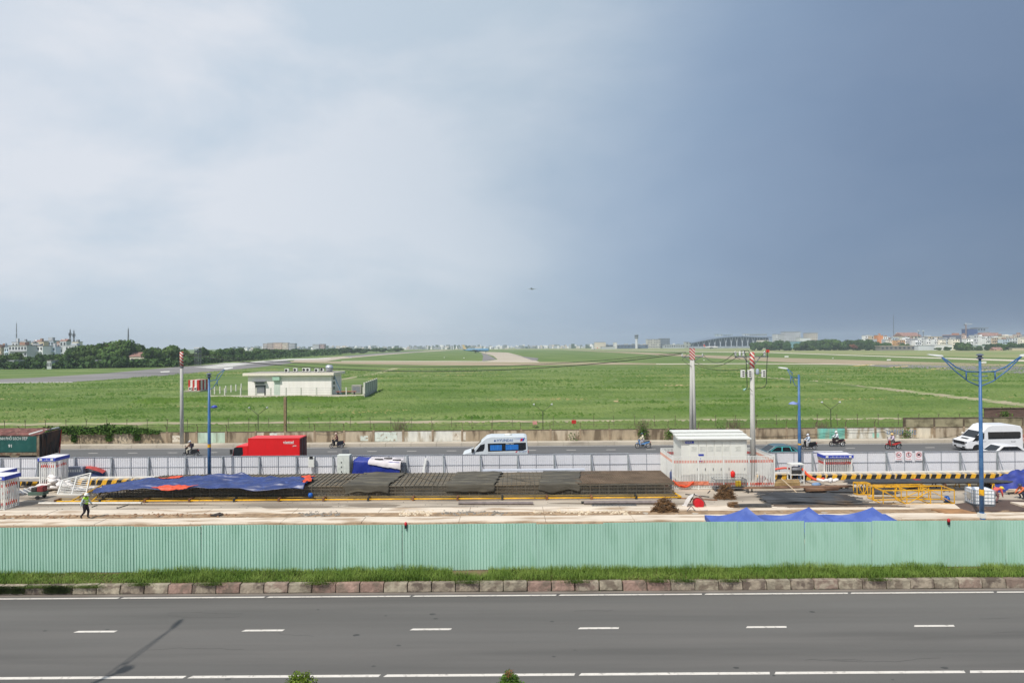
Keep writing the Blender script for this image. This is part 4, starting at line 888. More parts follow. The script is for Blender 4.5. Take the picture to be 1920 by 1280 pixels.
# ================================================================== airfield equipment building
BY = 146.0; bx0, bx1 = D(465, 742, BY).x, D(621.5, 742, BY).x; bw_ = bx1 - bx0; bh = D(550, 703.5, BY).z
eb = T('equipment_building', 'white flat roofed airfield building with fenced yard in the grass', 'building', (bx0, BY, 0))
cream = mat('cream_render', P(250, 243, 238), .85, var=.04, scale=.6, stretch=(1.5, 1, .25), col3=P(226, 218, 204), scale3=.4, lo3=.58, hi3=.75)
b = MB(); b.box(0, bw_, 0, 8.6, 0, bh); b.build('wall', cream, eb)
b = MB(); b.box(-.9, bw_ + .8, -.9, 9.4, bh + .01, bh + .62); rf = b.build('roof', mat('roof_slab', P(240, 230, 214), .85, var=.05), eb)
b = MB(); b.box(-.5, bw_ + .4, -.5, 9.0, bh + .62, bh + .66); b.build('roof_felt', mat('roof_felt', P(150, 146, 138), .9, var=.15, scale=.5), rf)
gsh = mat('grey_shutter', P(132, 134, 140), .6, var=.1)
X_ = lambda u: D(u, 742, BY).x - bx0
Z_ = lambda v: D(540, v, BY).z
b = MB(); b.box(X_(480), X_(497), -.08, -.01, Z_(736), Z_(723)); sh = b.build('shutter_door', gsh, eb)
b = MB(); b.box(X_(479), X_(481), -.14, -.02, Z_(742), Z_(721.5)); b.box(X_(496), X_(498), -.14, -.02, Z_(742), Z_(721.5)); b.box(X_(481), X_(496), -.14, -.02, Z_(723), Z_(721.5)); b.build('door_frame', dark_steel, sh)
b = MB(); b.box(X_(476), X_(500), -1.0, -.01, Z_(715), Z_(714)); b.build('canopy', mat('canopy_grey', P(110, 112, 116), .7), eb)
b = MB(); b.box(X_(479), X_(496), -.06, -.01, Z_(719.5), Z_(715.6)); b.build('louvre', gsh, eb)
gp = mat('mint_panel', P(170, 204, 184), .7, var=.05)
b = MB(); b.box(X_(514), X_(525), -.06, -.01, Z_(741), Z_(713)); b.build('service_door', mat('pale_mint', P(206, 218, 206), .7, var=.04), eb)
b = MB(); b.box(X_(513), X_(526), -.7, -.01, Z_(712.6), Z_(706)); b.build('door_hood', gp, eb)
for k in range(3):
    b = MB(); b.box(bw_ + .005, bw_ + .05, 1.5, 2.7, 1.4 + 1.2 * k, 2.1 + 1.2 * k); b.build('vent_window', win_m, eb)
b = MB(); b.tube([(bw_ + .3, .5, bh + .3), (bw_ + 2.2, .6, .3)], .06, 5); b.tube([(bw_ + .3, 1.0, bh + .3), (bw_ + 2.2, 1.1, .3)], .06, 5)
for k in range(10): f = k / 9.5; b.bar((bw_ + .3 + 1.9 * f, .5, bh + .3 - bh * f), (bw_ + .3 + 1.9 * f, 1.1, bh + .3 - bh * f), .05)
b.build('ladder', mat('ladder_blue', P(130, 160, 190), .6), eb)
for k, (u, v) in enumerate([(538, 693), (554, 692), (571, 691.6), (578, 691.6), (594, 693), (604, 691.8)]):
    Yk = BY + (1.2 if v > 692.5 else 4)
    xk = D(u, v, Yk).x; ac = T('roof_air_unit', 'boxy air conditioning unit on the airfield building roof, %s from the left' % ORD[k], 'air conditioner', (xk, Yk, bh + .66), 0, 'roof air conditioning units')
    b = MB(); b.box(-.5, .5, -.25, .25, .12, .95); b.build('casing', white_paint, ac, bev=.03); b = MB(); b.lathe([(.32, -.275), (.32, -.252)], (-.1, 0, .53), 14, axis='y'); b.build('fan_grille', black_rubber, ac); b = MB(); b.box(-.45, -.35, -.2, .2, 0, .12); b.box(.35, .45, -.2, .2, 0, .12); b.build('foot', dark_steel, ac)
xk = D(617.5, 690, BY + 4).x; tk = T('roof_tank', 'round silver water tank on the airfield building roof', 'water tank', (xk, BY + 4, bh + .66)); b = MB(); b.lathe([(.6, .1), (.85, .35), (.92, 1.0), (.8, 1.5), (.4, 1.75), (.05, 1.8)], n=18); b.build('tank', mat('silver_tank', P(196, 200, 206), .35, .4), tk, smooth=True); b = MB(); b.box(-.6, .6, -.6, .6, 0, .1); b.build('base', grey_steel, tk)
# its yard: plinth, posts, wire, side wall of concrete panels
FY = 141.5; fx0, fx1 = D(392, 745, FY).x, D(683, 745, FY).x
yd = T('yard_fence', 'yard fence of pale posts and wire on a low plinth round the airfield building', 'fence', (0, 0, 0))
b = MB(); b.box(fx0, fx1, FY, FY + .3, 0, .55); b.build('plinth', mat('plinth', P(206, 196, 184), .9, var=.12, scale=.5), yd)
postb = MB(); postb.box(-.13, .13, -.0, .26, .55, 2.3); pmb = postb.mesh('post', mat('post_pale', P(210, 208, 198), .85, var=.08))
for u in [394, 421, 451, 480, 507, 536, 564, 593, 621, 649, 681]: link('post', pmb, yd, (D(u, 745, FY).x, FY + .02, 0))
for k, (u, v) in enumerate([(402, 730), (412, 729), (423, 727.5), (433, 726), (442, 724.5), (452, 722)]):
    q = G(u, v + 12); link('post', pmb, yd, (q.x, q.y, -.1))
b = MB()
for z in (.9, 1.3, 1.7, 2.15): b.bar((fx0, FY + .15, z), (fx1, FY + .15, z), .03)
b.build('wire', grey_steel, yd)
for k in range(7):
    f = k / 6; q0 = G(683, 744.5); q1 = G(706, 733); q = q0.lerp(q1, f); link('post', pmb, yd, (q.x, q.y, 0), scale=(1.3, 1.3, 1.5))
q0 = G(683, 744.5); q1 = G(706, 733); b = MB(); b.bar((q0.x, q0.y, .35), (q1.x, q1.y, .35), .2, .7); b.bar((q0.x + .1, q0.y + .1, 1.8), (q1.x + .1, q1.y, 1.8), .12, 3.0); b.build('side_wall', mat('side_wall', P(176, 176, 166), .9, var=.15, scale=.4), yd)
b = MB(); q = G(668, 738); b.box(-1.2, 1.2, 0, 1.5, 0, 2.2); gx_ = T('grey_generator', 'grey generator cabinet in the fenced yard', 'generator', (q.x, q.y, 0)); b.build('cabinet', mat('gen_grey', P(158, 156, 146), .7, var=.1), gx_, bev=.05); b = MB(); b.box(-.9, .9, -.02, 0, .4, 1.8); b.build('louvre', gsh, gx_)
b = MB(); q = G(648, 741); rr_ = T('red_pipe_rack', 'low red pipe rack in the fenced yard', 'pipe rack', (q.x, q.y - .0, 0))
for k in range(4): b.tube([(-2.4, .3 * k, .9), (2.4, .3 * k, .9)], .08, 6)
b.build('pipe', mat('pipe_red', P(170, 86, 64), .6), rr_); b = MB()
for s in (-2, 0, 2): b.box(s - .06, s + .06, 0, 1.0, 0, .82)
b.build('support', dark_steel, rr_)
# striped marker container
CY = 163; cx0, cx1 = D(353, 733, CY).x, D(373, 733, CY).x; chh = 3.1
mc = T('marker_container', 'red and white striped equipment container standing in the grass', 'container', (cx0, CY, 0)); cw = cx1 - cx0
rdm = mat('container_red', P(190, 52, 46), .6, var=.1)
for k in range(5):
    b = MB(); b.box(cw * k / 5, cw * (k + 1) / 5 - .01, 0, 4.6, .3, chh); b.build('stripe_panel', rdm if k % 2 == 0 else white_paint, mc)
for k in range(5):
    b = MB(); b.box(cw + .0, cw + .04, 4.6 * k / 5, 4.6 * (k + 1) / 5 - .02, .3, chh); b.build('side_stripe', rdm if k % 2 == 0 else white_paint, mc)
for s in (.3, 1.7):
    b = MB(); b.box(s, s + .7, -.4, -.02, .35, 1.2); a_ = b.build('air_unit', white_paint, mc); b = MB(); b.lathe([(.26, -.43), (.26, -.405)], (s + .35, 0, .78), 12, axis='y'); b.build('fan', black_rubber, a_)
b = MB(); b.box(-.6, cw + .8, -1.2, 5, 0, .28); b.build('pad', mat('pad', P(170, 164, 150), .9), mc)
p = G(228, 683); mk = T('marker_box', 'small red and white striped box by the far left wall', 'marker box', (p.x, p.y, 0))
for k in range(5): b = MB(); b.box(-2.2 + .9 * k, -1.3 + .9 * k - .01, 0, 2, 0, 1.9); b.build('stripe_panel', rdm if k % 2 else white_paint, mk)
# low runway signs and lights in the grass
for i, (u, v, w_) in enumerate([(1402, 682.6, 4), (1475, 670.5, 7), (1667, 676.8, 7), (1845, 682.0, 9), (1320, 676.5, 3), (870, 672, 2.5), (657, 671.5, 3), (1562, 672.8, 2.5), (833, 671, 2), (1776, 673.5, 5)]):
    p = G(u, v); s_ = PX(p.y) * w_; rs = T('runway_sign', 'small white runway sign in the grass, %s of ten from the left' % ORD[sorted([1402, 1475, 1667, 1845, 1320, 870, 657, 1562, 833, 1776]).index(u)], 'runway sign', (p.x, p.y, 0), 0, 'runway signs')
    b = MB(); b.box(-s_ / 2, s_ / 2, 0, .4, .35, .35 + min(1.3, s_ * .4)); b.build('panel', white_paint, rs); b = MB(); b.box(-s_ * .4, -s_ * .36, .1, .3, 0, .35); b.box(s_ * .36, s_ * .4, .1, .3, 0, .35); b.build('leg', grey_steel, rs)
# ================================================================== the long reinforcement cage
CX0, CX1, CY0, CY1, CZ = -33.6, 12.5, 46.75, 51.3, 1.0
bar_m = mat('rebar', P(108, 103, 93), .75, .25, var=.25, scale=.7, col3=P(114, 102, 84), scale3=.35, rnd=.15)
bar_rust = mat('rebar_rust', P(122, 104, 86), .8, .1, var=.22, scale=.8, rnd=.12)
def ztop(x): return CZ * min(1, .34 + .66 * max(0, (x - CX0)) / 4.2) + .02 * math.sin(x * .7)
cage = T('rebar_cage', 'huge long steel reinforcement cage lying flat across the site', 'rebar cage', (0, 0, 0))
def lbar(y, z, r, m, x0=CX0, x1=CX1, top=True):
    b = MB(); n = 24; pts = []
    for i in range(n + 1):
        x = x0 + (x1 - x0) * i / n; pts.append((x, y, (ztop(x) - (CZ - z)) if top else z))
    b.tube(pts, r, 4); return b.build('long_bar', m, cage)
for k in range(28): lbar(CY0 + (CY1 - CY0) * k / 27, CZ + random.uniform(-.01, .01), .030, bar_m)
for z in (.75, .5, .25): lbar(CY0, z * 1.0, .022, bar_m, x0=CX0 + 3.6, top=False)
for k in range(10): lbar(CY0 + (CY1 - CY0) * k / 9, .1, .03, bar_m, top=False)
b = MB(); b.bar((0, CY0 - .03, 0), (0, CY1 + .03, 0), .034); tb = b.mesh('cross_bar', bar_m)
b = MB(); b.bar((0, CY0 - .03, 0), (0, CY1 + .03, 0), .05); tb2 = b.mesh('cross_bar', bar_m)
b = MB(); b.bar((0, CY0 - .01, 0.08), (0, CY0 - .01, 1.0), .03); vb = b.mesh('stirrup', bar_m)
x = CX0; k = 0
while x < CX1:
    u = 960 + FPX * x / 47
    thick = (580 < u < 662) or (735 < u < 832)
    link('cross_bar', tb2 if thick else tb, cage, (x, 0, ztop(x) + .045))
    if k % 2 == 0: link('stirrup', vb, cage, (x + random.uniform(-.02, .02), 0, 0), scale=(1, 1, max(.3, ztop(x))))
    x += .36; k += 1
# unseparable inner steel: secondary bars through the depth
b = MB()
x = CX0 + .2
while x < CX1:
    zt_ = ztop(x)
    b.bar((x, CY0 + .02, .12), (x, CY0 + .02, zt_), .018); b.bar((x + .06, CY0 + .5, .12), (x + .06, CY0 + .5, zt_), .02); b.bar((x, CY0 + 1.6, .1), (x, CY0 + 1.6, zt_), .025)
    b.bar((x, CY1, .1), (x, CY1, zt_), .03); b.bar((x + .1, CY1 - 1.2, .1), (x + .1, CY1 - 1.2, zt_), .025); x += .24
for y in np.linspace(CY0 + .08, CY1, 60):
    b.bar((CX0 + 4, y, CZ - .06), (CX1, y, CZ - .06), .022)
for y in np.linspace(CY0, CY1, 26):
    b.bar((CX0 + 3, y, .45), (CX1, y, .45), .022)
for z in (.18, .33, .42, .58, .67, .83, .92):
    b.bar((CX0 + 4, CY0, z), (CX1, CY0, z), .016)
S(b.build('inner_bars', bar_m, cage), 'stuff')
# denser brown mat over the right end
b = MB()
for y in np.linspace(CY0 + .1, CY1 + .1, 70): b.bar((4.9, y, CZ + .07), (CX1 + .1, y, CZ + .07), .03)
for x in np.linspace(4.9, CX1, 44): b.bar((x, CY0 + .1, CZ + .10), (x + .05, CY1 + .1, CZ + .10), .022)
S(b.build('top_mat', bar_rust, cage), 'stuff')
# stiffener diagonals on top and front
for (xa, ya, xb, yb) in [(-14.6, 47, -12.2, 51), (-9, 51, -6, 47.4), (2.0, 47, 7.5, 51.2), (6, 51, 9.5, 47.4), (-2, 51, 1.5, 47.2)]:
    b = MB(); b.bar((xa, ya, CZ + .1), (xb, yb, CZ + .1), .035); b.build('stiffener', bar_m, cage)
# dark shade netting sheets over some bays
net_m = mat('shade_net', P(80, 76, 67), .8, var=.25, scale=.9, stretch=(.5, 3, 1), col3=P(104, 98, 84), scale3=.8)
for i, (x0, x1) in enumerate([(-13.1, -9.6), (-5.2, -1.4), (2.0, 5.2)]):
    def fn(a, c, x0=x0, x1=x1, i=i):
        x = x0 + (x1 - x0) * a; s = c * (CY1 - CY0 + .75)
        n_ = (1 - 2 * abs(mnoise.noise(Vector((x * .5, s * 2.6, i * 5))))) * .07 + mnoise.noise(Vector((x * 1.2, s * 7, i * 5))) * .045
        if s < .75: return (x + .25 * mnoise.noise(Vector((s * 2, i * 3, a * 2))), CY0 - .07 - abs(n_) * .6, CZ + .09 - (.75 - s) * (.8 + .3 * mnoise.noise(Vector((x * .8, i, 5)))) + n_ * .3)
        return (x + .25 * mnoise.noise(Vector((s * 2, i * 3, a * 2))) + .12 * (s - .75), CY0 - .05 + (s - .75), CZ + .09 + n_)
    b = MB(); b.grid(fn, 26, 44); o = b.build('shade_net', net_m, None, smooth=True)
    tag(o, 'wrinkled dark grey net sheet draped over the rebar cage, %s of three from the left' % ORD[i], 'net', 'net sheets on the rebar cage')
    m_ = o.modifiers.new('thick', 'SOLIDIFY'); m_.thickness = .012
# blue and orange tarpaulin over the left half
tarp_m = mat('blue_tarp', P(36, 56, 112), .42, var=.2, scale=1.2, detail=6, col3=P(58, 86, 150), scale3=2.4, lo3=.6, hi3=.74, spec=.6)
tarp_o = mat('orange_tarp', P(206, 76, 44), .5, var=.2, scale=3, stretch=(1, 3, 1), bump=.8, bscale=5)
TX0, TX1 = -33.0, -16.0
def tarp_pt(a, c):
    x = TX0 + (TX1 - TX0) * a
    back = 48.5 + .9 * math.sin(a * 2.9) + .5 * mnoise.noise(Vector((a * 9, 0, 2)))
    front = CY0 - .75 - .2 * mnoise.noise(Vector((a * 7, 3, 3))) + (1 - min(1, a / .12)) * 1.2
    y = front + (back - front) * c
    zt_ = ztop(x) + .16
    n1 = mnoise.noise(Vector((x * .35, y * 1.1, 0))); n2 = mnoise.noise(Vector((x * .6 + y * .4, y * 2.2 - x * .2, 4))); n3 = abs(mnoise.noise(Vector((x * .45 - y * .5, y * 1.7, 9))))
    n4 = 1 - 2 * abs(mnoise.noise(Vector((x * .42 + y * .5, y * 2.6 - x * .12, 14)))); n5 = mnoise.noise(Vector((x * 3.1, y * 5.2, 21)))
    z = zt_ + .1 * n1 + .1 * n2 + .18 * n3 + .1 * n4 + .022 * n5
    if c < .16: z -= (.16 - c) / .16 * (.2 + .08 * math.sin(x * .9) + .1 * n2)
    z += .22 * max(0, c - .8) / .2 * abs(n1)
    return (x, y, z)
def tarp_part(name, a0, a1, c0, c1, nu, nv, m, dz=0, parent=None):
    b = MB(); b.grid(lambda a, c: (lambda p: (p[0], p[1] - (dz * 1.2), p[2] + dz))(tarp_pt(a0 + (a1 - a0) * a, c0 + (c1 - c0) * c)), nu, nv)
    o = b.build(name, m, parent, smooth=True); md = o.modifiers.new('thick', 'SOLIDIFY'); md.thickness = .015; return o
tp = T('tarpaulin', 'crumpled blue tarpaulin with orange underside spread over the left of the rebar cage', 'tarpaulin')
tarp_part('sheet', 0, 1, 0, 1, 230, 64, tarp_m, 0, tp)
def flap(name, pts_uvc, m):
    """folded-back flap: a ruffled strip lying on the sheet"""
    (a0, a1, c0, c1) = pts_uvc; b = MB()
    def fn(a, c):
        sh = math.sin(a * math.pi) ** .6; cc = c0 + (c1 - c0) * (.5 + (c - .5) * sh); p = tarp_pt(a0 + (a1 - a0) * a, cc)
        e_ = .12 * mnoise.noise(Vector((a * 5, c * 2, a0 * 9))); return (p[0] + e_, p[1] - .04 + e_ * .6, p[2] + .035 + .05 * (1 - 2 * abs(mnoise.noise(Vector((p[0] * 1.4, p[1] * 6 + p[0], 1))))))
    b.grid(fn, 70, 24); o = b.build(name, m, tp, smooth=True); md = o.modifiers.new('thick', 'SOLIDIFY'); md.thickness = .015
flap('orange_flap', (.31, .52, -.02, .13), tarp_o); flap('orange_flap', (.26, .36, .82, 1.0), tarp_o); flap('orange_flap', (.965, 1.0, .25, .9), tarp_o); flap('orange_flap', (.93, 1.0, .82, 1.06), tarp_o)
# yellow pipe rail in front of the cage
yr = T('yellow_rail', 'long low yellow pipe rail along the front of the rebar cage', 'rail')
ry = 46.15; seg = 3.42; x = CX1 + .35; k = 0
while x > -35:
    b = MB(); b.tube([(-seg + .03, ry, .13), (-.03, ry, .13)], .062, 8); b.build('rail_length', yellow_paint, yr, (x, 0, 0), smooth=True)
    b = MB(); b.tube([(-seg + .06, ry + .42, .22), (-.06, ry + .42, .22)], .035, 6); b.build('rear_rail', mat('worn_yellow', P(150, 122, 58), .7, var=.25, scale=2), yr, (x, 0, 0))
    b = MB(); b.box(-.07, .07, ry - .09, ry + .55, .0, .27); b.build('bracket', rust if k % 3 else dark_steel, yr, (x - seg, 0, 0))
    x -= seg; k += 1
b = MB(); b.tube([(CX1 + .35, ry, .16), (CX1 + .1, ry + 1.3, .2)], .07, 8); b.build('end_rail', yellow_paint, yr)
b = MB(); b.tube([(-33.8, ry, .16), (-34.5, 50.6, .35)], .07, 8); b.tube([(-32.2, ry, .16), (-33.2, 49.6, .55)], .06, 8); b.build('end_rail', yellow_paint, yr)
# long pale sheet pile on the back edge
xa, xb = D(905, 884, 51.7).x, D(1096, 880, 51.7).x
b = MB(); b.prism([(xa, 1.09), (xb, 1.12), (xb, 1.24), (xa, 1.22)], 51.35, 51.8); b2_ = tag(b.build('pale_panel', mat('pale_panel', P(196, 200, 210), .5, var=.06)), 'long pale metal panel lying on the back edge of the rebar cage', 'panel')
p = D(582, 927, CY0 - .3); bb = T('blue_drum', 'round blue plastic container in front of the rebar cage', 'container', (p.x, CY0 - .28, .2)); b = MB(); b.lathe([(.06, 0), (.15, .06), (.19, .2), (.15, .34), (.06, .39)], n=16); b.build('body', mat('bright_blue', P(30, 92, 176), .3), bb, smooth=True); b = MB(); b.lathe([(.05, .39), (.05, .45)], n=10); b.build('cap', dark_steel, bb)
# ================================================================== white picket enclosures
picket_blue = mat('banner_blue', P(56, 74, 176), .55, var=.06)
def picket_side(parent, L_, H_, bands=True, name='picket_panel', gap=.16, rm=None):
    b = MB(); n = max(2, int(L_ / gap)); red = []
    for z in (.06, H_ - .04): b.box(0, L_, -.02, .02, z - .02, z + .02, 0)
    for k in range(n + 1):
        x = L_ * k / n
        for (z0, z1, mi) in [(.08, .30, 0), (.30, .52, 1), (.52, H_ - .56, 0), (H_ - .56, H_ - .34, 1), (H_ - .34, H_ - .06, 0)]:
            b.box(x - .026, x + .026, -.016, .016, z0, z1, mi if bands else 0)
    return b.mesh(name, [white_steel, rm or red_paint])
def enclosure(label, loc, w, d, H_, roof=True, group='white picket shaft enclosures'):
    t = T('picket_enclosure', label, 'enclosure', loc, 0, group)
    fm = picket_side(None, w, H_); sm_ = picket_side(None, d, H_)
    link('picket_panel', fm, t, (0, 0, 0)); link('picket_panel', fm, t, (0, d, 0)); link('picket_panel', sm_, t, (0, 0, 0), R(90)); link('picket_panel', sm_, t, (w, 0, 0), R(90))
    for x in (0, w):
        for y in (0, d): b = MB(); b.box(-.04, .04, -.04, .04, 0, H_ + .25); b.build('corner_post', white_steel, t, (x, y, 0))
    if roof:
        b = MB(); b.box(-.1, w + .1, -.1, d + .1, H_ + .25, H_ + .29); b.build('roof_sheet', mat('roof_white', P(228, 224, 228), .6, var=.04), t)
        for (x0, x1, y0, y1) in [(-.1, w + .1, -.13, -.105), (-.1, w + .1, d + .105, d + .13), (-.13, -.105, -.1, d + .1), (w + .105, w + .13, -.1, d + .1)]:
            b = MB(); b.box(x0, x1, y0, y1, H_ + .0, H_ + .26); b.build('banner', picket_blue, t)
        for s in (.06, w - .3): b = MB(); b.box(s, s + .22, -.14, -.131, H_ + .05, H_ + .21); b.build('banner_badge', white_paint, t)
        b = MB()
        for k in range(int(w / .17) - 4): b.box(.45 + .17 * k, .45 + .17 * k + .11, -.14, -.131, H_ + .09, H_ + .11 + .04 * (k % 2))
        b.build('banner_lettering', white_paint, t)
    return t
def enc_px(label, u0, u1, vtop, vbase, d, ref=None):
    p = G(u0, vbase); q = G(u1, vbase); w = q.x - p.x; H_ = D((u0 + u1) / 2, vtop, p.y).z
    return enclosure(label, (p.x, p.y, 0), w, d, H_ - .26)
enc_px('white red picket enclosure with blue banner left of the sandbag pile', 75, 103, 858, 917, 1.4)
enc_px('white red picket enclosure with blue banner at the left frame edge, front one', -28, 7.5, 893, 956, 1.25)
enc_px('white red picket enclosure with blue banner at the left frame edge, rear one', -40, 1, 884, 936, 1.3)
enc_px('white red picket enclosure with blue banner beside the warning signs', 1546, 1598, 852.5, 898, 1.65)
# ================================================================== left clutter
bag_m = mat('sack_white', P(222, 216, 212), .8, var=.08, scale=2, rnd=.08)
def sack(x, y, z, rz, parent, s=1):
    b = MB(); b.lathe([(.05, -.36), (.16, -.3), (.2, -.1), (.19, .12), (.15, .3), (.04, .36)], n=9, axis='x')
    me = b.mesh('sack', bag_m, smooth=True)
    for v_ in me.vertices: v_.co.z *= .6; v_.co += mnoise.noise_vector(v_.co * 6 + Vector((x, y, z))) * .04
    return link('sack', me, parent, (x, y, z), rot=(random.uniform(-.3, .3), random.uniform(-.35, .35), rz), scale=(s, s, s))
sk = T('sandbag_pile', 'sloping heap of white sacks behind the white grating', 'sacks', (G(94, 919).x, G(94, 919).y, 0))
for k in range(70):
    a = random.uniform(-1.5, 1.8); h_ = max(0, 1.25 - abs(a - .5) * .7); sack(a, random.uniform(-.7, .7), .1 + random.random() * h_, random.uniform(0, 3), sk, 1.1)
sk = T('scattered_sacks', 'flat white sacks strewn on the ground near the picket enclosure', 'sacks', (G(52, 925).x, G(52, 925).y, 0))
for k in range(16): sack(random.uniform(-1.3, 1.3), random.uniform(-.35, .35), .1, random.uniform(0, 3), sk, .9)
sk = T('low_sacks', 'low white sacks at the left tip of the blue tarpaulin', 'sacks', (G(180, 920).x, G(180, 920).y, 0))
for k in range(22): sack(random.uniform(-1.8, 1.8), random.uniform(-.4, .4), .1 + .12 * random.random(), random.uniform(0, 3), sk, .85)
p = G(108, 927); gr = T('white_grating', 'tilted white steel grating rack leaning by the sack heap', 'grating', (p.x, p.y, 0), R(-6))
b = MB(); wv, hv = 2.5, 1.7
fr_pts = [(0, 0, 0.05), (wv, 0, .05), (wv, .5, hv), (0, .5, hv - .6)]
for i in range(4): b.bar(fr_pts[i], fr_pts[(i + 1) % 4], .09)
b.bar((wv * .5, 0, .05), (wv * .5, .5, hv - .3), .07); b.build('frame', white_steel, gr)
for k in range(9):
    f = (k + 1) / 10; b = MB(); b.bar((.02, .5 * f, .05 + (hv - .65) * f), (wv, .5 * f, .05 + (hv - .05) * f), .05); b.build('slat', white_steel, gr)
p = G(72, 934); cart = T('tool_cart', 'cluttered hand cart with green and dark red load near the sacks', 'cart', (p.x, p.y, 0))
b = MB(); b.box(-.6, .6, -.3, .3, .3, .55); b.build('tray', mat('cart_green', P(84, 104, 92), .7, var=.2), cart, bev=.03); b = MB(); b.box(.05, .55, -.25, .25, .55, 1.0); b.build('load', mat('cart_red', P(128, 50, 50), .7, var=.2), cart, bev=.08); b = MB(); b.box(-.45, .0, -.2, .2, .55, .9); b.build('load', dark_steel, cart, bev=.08); b = MB(); b.bar((-.6, -.2, .4), (-1.3, -.2, .75), .05); b.bar((-.6, .2, .4), (-1.3, .2, .75), .05); b.build('handle', white_steel, cart)
for s in (-.35, .35): b = MB(); b.lathe([(.15, -.05), (.15, .05)], (.2, s, .15), 12, axis='y'); b.build('wheel', black_rubber, cart)
# small grey banner block and red cloth behind the enclosure
p = G(134, 893); pl = T('site_table', 'dark low table with pipes beside the left barrier', 'table', (G(55, 914).x, G(55, 914).y, 0))
b = MB(); b.box(-1.2, 1.4, -.4, .4, .62, .7); b.build('top', mat('table_grey', P(150, 146, 142), .7, var=.15), pl)
for s in (-1.1, 1.3): b = MB(); b.box(s - .04, s + .04, -.35, .35, 0, .62); b.build('leg', dark_steel, pl)
p = G(140, 906); gc = T('grey_notice_cabinet', 'grey cabinet with white lettering row behind the left enclosure', 'cabinet', (p.x, p.y, 0)); b = MB(); b.box(-.7, .7, 0, .4, 0, 1.45); b.build('case', mat('cab_grey', P(132, 138, 154), .6), gc, bev=.03); b = MB()
for k in range(6): b.box(-.6 + .2 * k, -.48 + .2 * k, -.012, 0, 1.0, 1.22)
b.build('lettering', white_paint, gc)
p = G(150, 905); rc = T('red_cloth', 'red and blue cloth thrown over a frame behind the sack heap', 'cloth', (p.x, p.y, 0)); b = MB(); b.grid(lambda a, c: (-1.2 + 3.2 * a, c * .8, .9 + .5 * math.sin(a * 3) - .3 * abs(c - .5) + .06 * mnoise.noise(Vector((a * 6, c * 6, 0)))), 16, 8); b.build('sheet', mat('cloth_red', P(168, 70, 66), .8, var=.2), rc, smooth=True); b = MB(); b.box(-1.1, 1.9, .35, .42, 0, .86); b.build('frame', mat('cloth_blue', P(70, 84, 130), .8), rc)
# timber and pipes lying on the ground, left
wood = mat('timber', P(196, 176, 150), .85, var=.15, scale=2, stretch=(.5, 4, 4))
for i, (u0, v0, u1, v1, r_, m_, lb, nm) in enumerate([
        (73, 945.5, 265, 945, .09, mat('pale_pipe', P(216, 210, 200), .6), 'long pale pipe lying left of the yellow rail', 'ground_pipe'), (172, 951, 182, 947.5, .03, dark_steel, 'short dark bar on the ground right of the walking worker', 'steel_bar'),
        (219, 953, 240, 947, .03, dark_steel, 'thin slanting dark bar in front of the yellow rail', 'steel_bar'), (683, 958, 686, 952.5, .03, dark_steel, 'short upright looking bar stub left of centre', 'steel_bar'), (888, 961, 895, 952, .03, dark_steel, 'bent dark starter bar near the middle of the site', 'steel_bar'),
        (860, 945.5, 1000, 945.8, .12, mat('grey_plank', P(132, 122, 120), .85, var=.15), 'long grey plank in front of the yellow rail, left one', 'plank'), (1095, 945.2, 1260, 944.5, .14, mat('grey_plank'), 'long grey plank in front of the yellow rail, right one', 'plank'),
        (1090, 944, 1125, 943.8, .1, dark_steel, 'short dark plank before the yellow rail', 'plank'), (1270, 934, 1345, 938, .04, rust, 'thin rusty bar on the concrete before the kiosk', 'steel_bar'), (1285, 927, 1330, 932, .04, dark_steel, 'dark bent bar lying before the kiosk gate', 'steel_bar')]):
    p, q = G(u0, v0), G(u1, v1); b = MB(); o_ = (p + q) / 2; b.tube([(p.x - o_.x, p.y - o_.y, r_ * 1.02), (q.x - o_.x, q.y - o_.y, r_ * 1.02)], r_, 6); tag(b.build(nm, m_, None, (o_.x, o_.y, 0)), lb, nm.replace('_', ' '))
p = G(405, 967); b = MB(); b.add([(-.9, -.25, .02), (.2, -.3, .03), (.95, .1, .05), (.3, .35, .22), (-.2, .2, .12)], [(0, 1, 4), (1, 2, 3), (1, 3, 4)]); o = b.build('dark_scrap', mat('scrap_dark', P(62, 54, 52), .8), None, (p.x, p.y, .08)); o.scale = (.55, .6, .6); o.modifiers.new('t', 'SOLIDIFY').thickness = .03; tag(o, 'dark folded scrap sheet lying on the guide wall', 'scrap')
# grating sheet lying right of middle
p = G(1150, 947); b = MB()
for k in range(12): b.bar((-1.6 + .28 * k, -.4, .03), (-1.3 + .28 * k, .5, .03), .03)
for k in range(4): b.bar((-1.6, -.4 + .25 * k, .03), (1.7, -.4 + .25 * k, .03), .03)
tag(b.build('steel_grid', grey_steel, None, (p.x, p.y, 0)), 'flat pale steel grid on the ground near the rail end', 'grid')
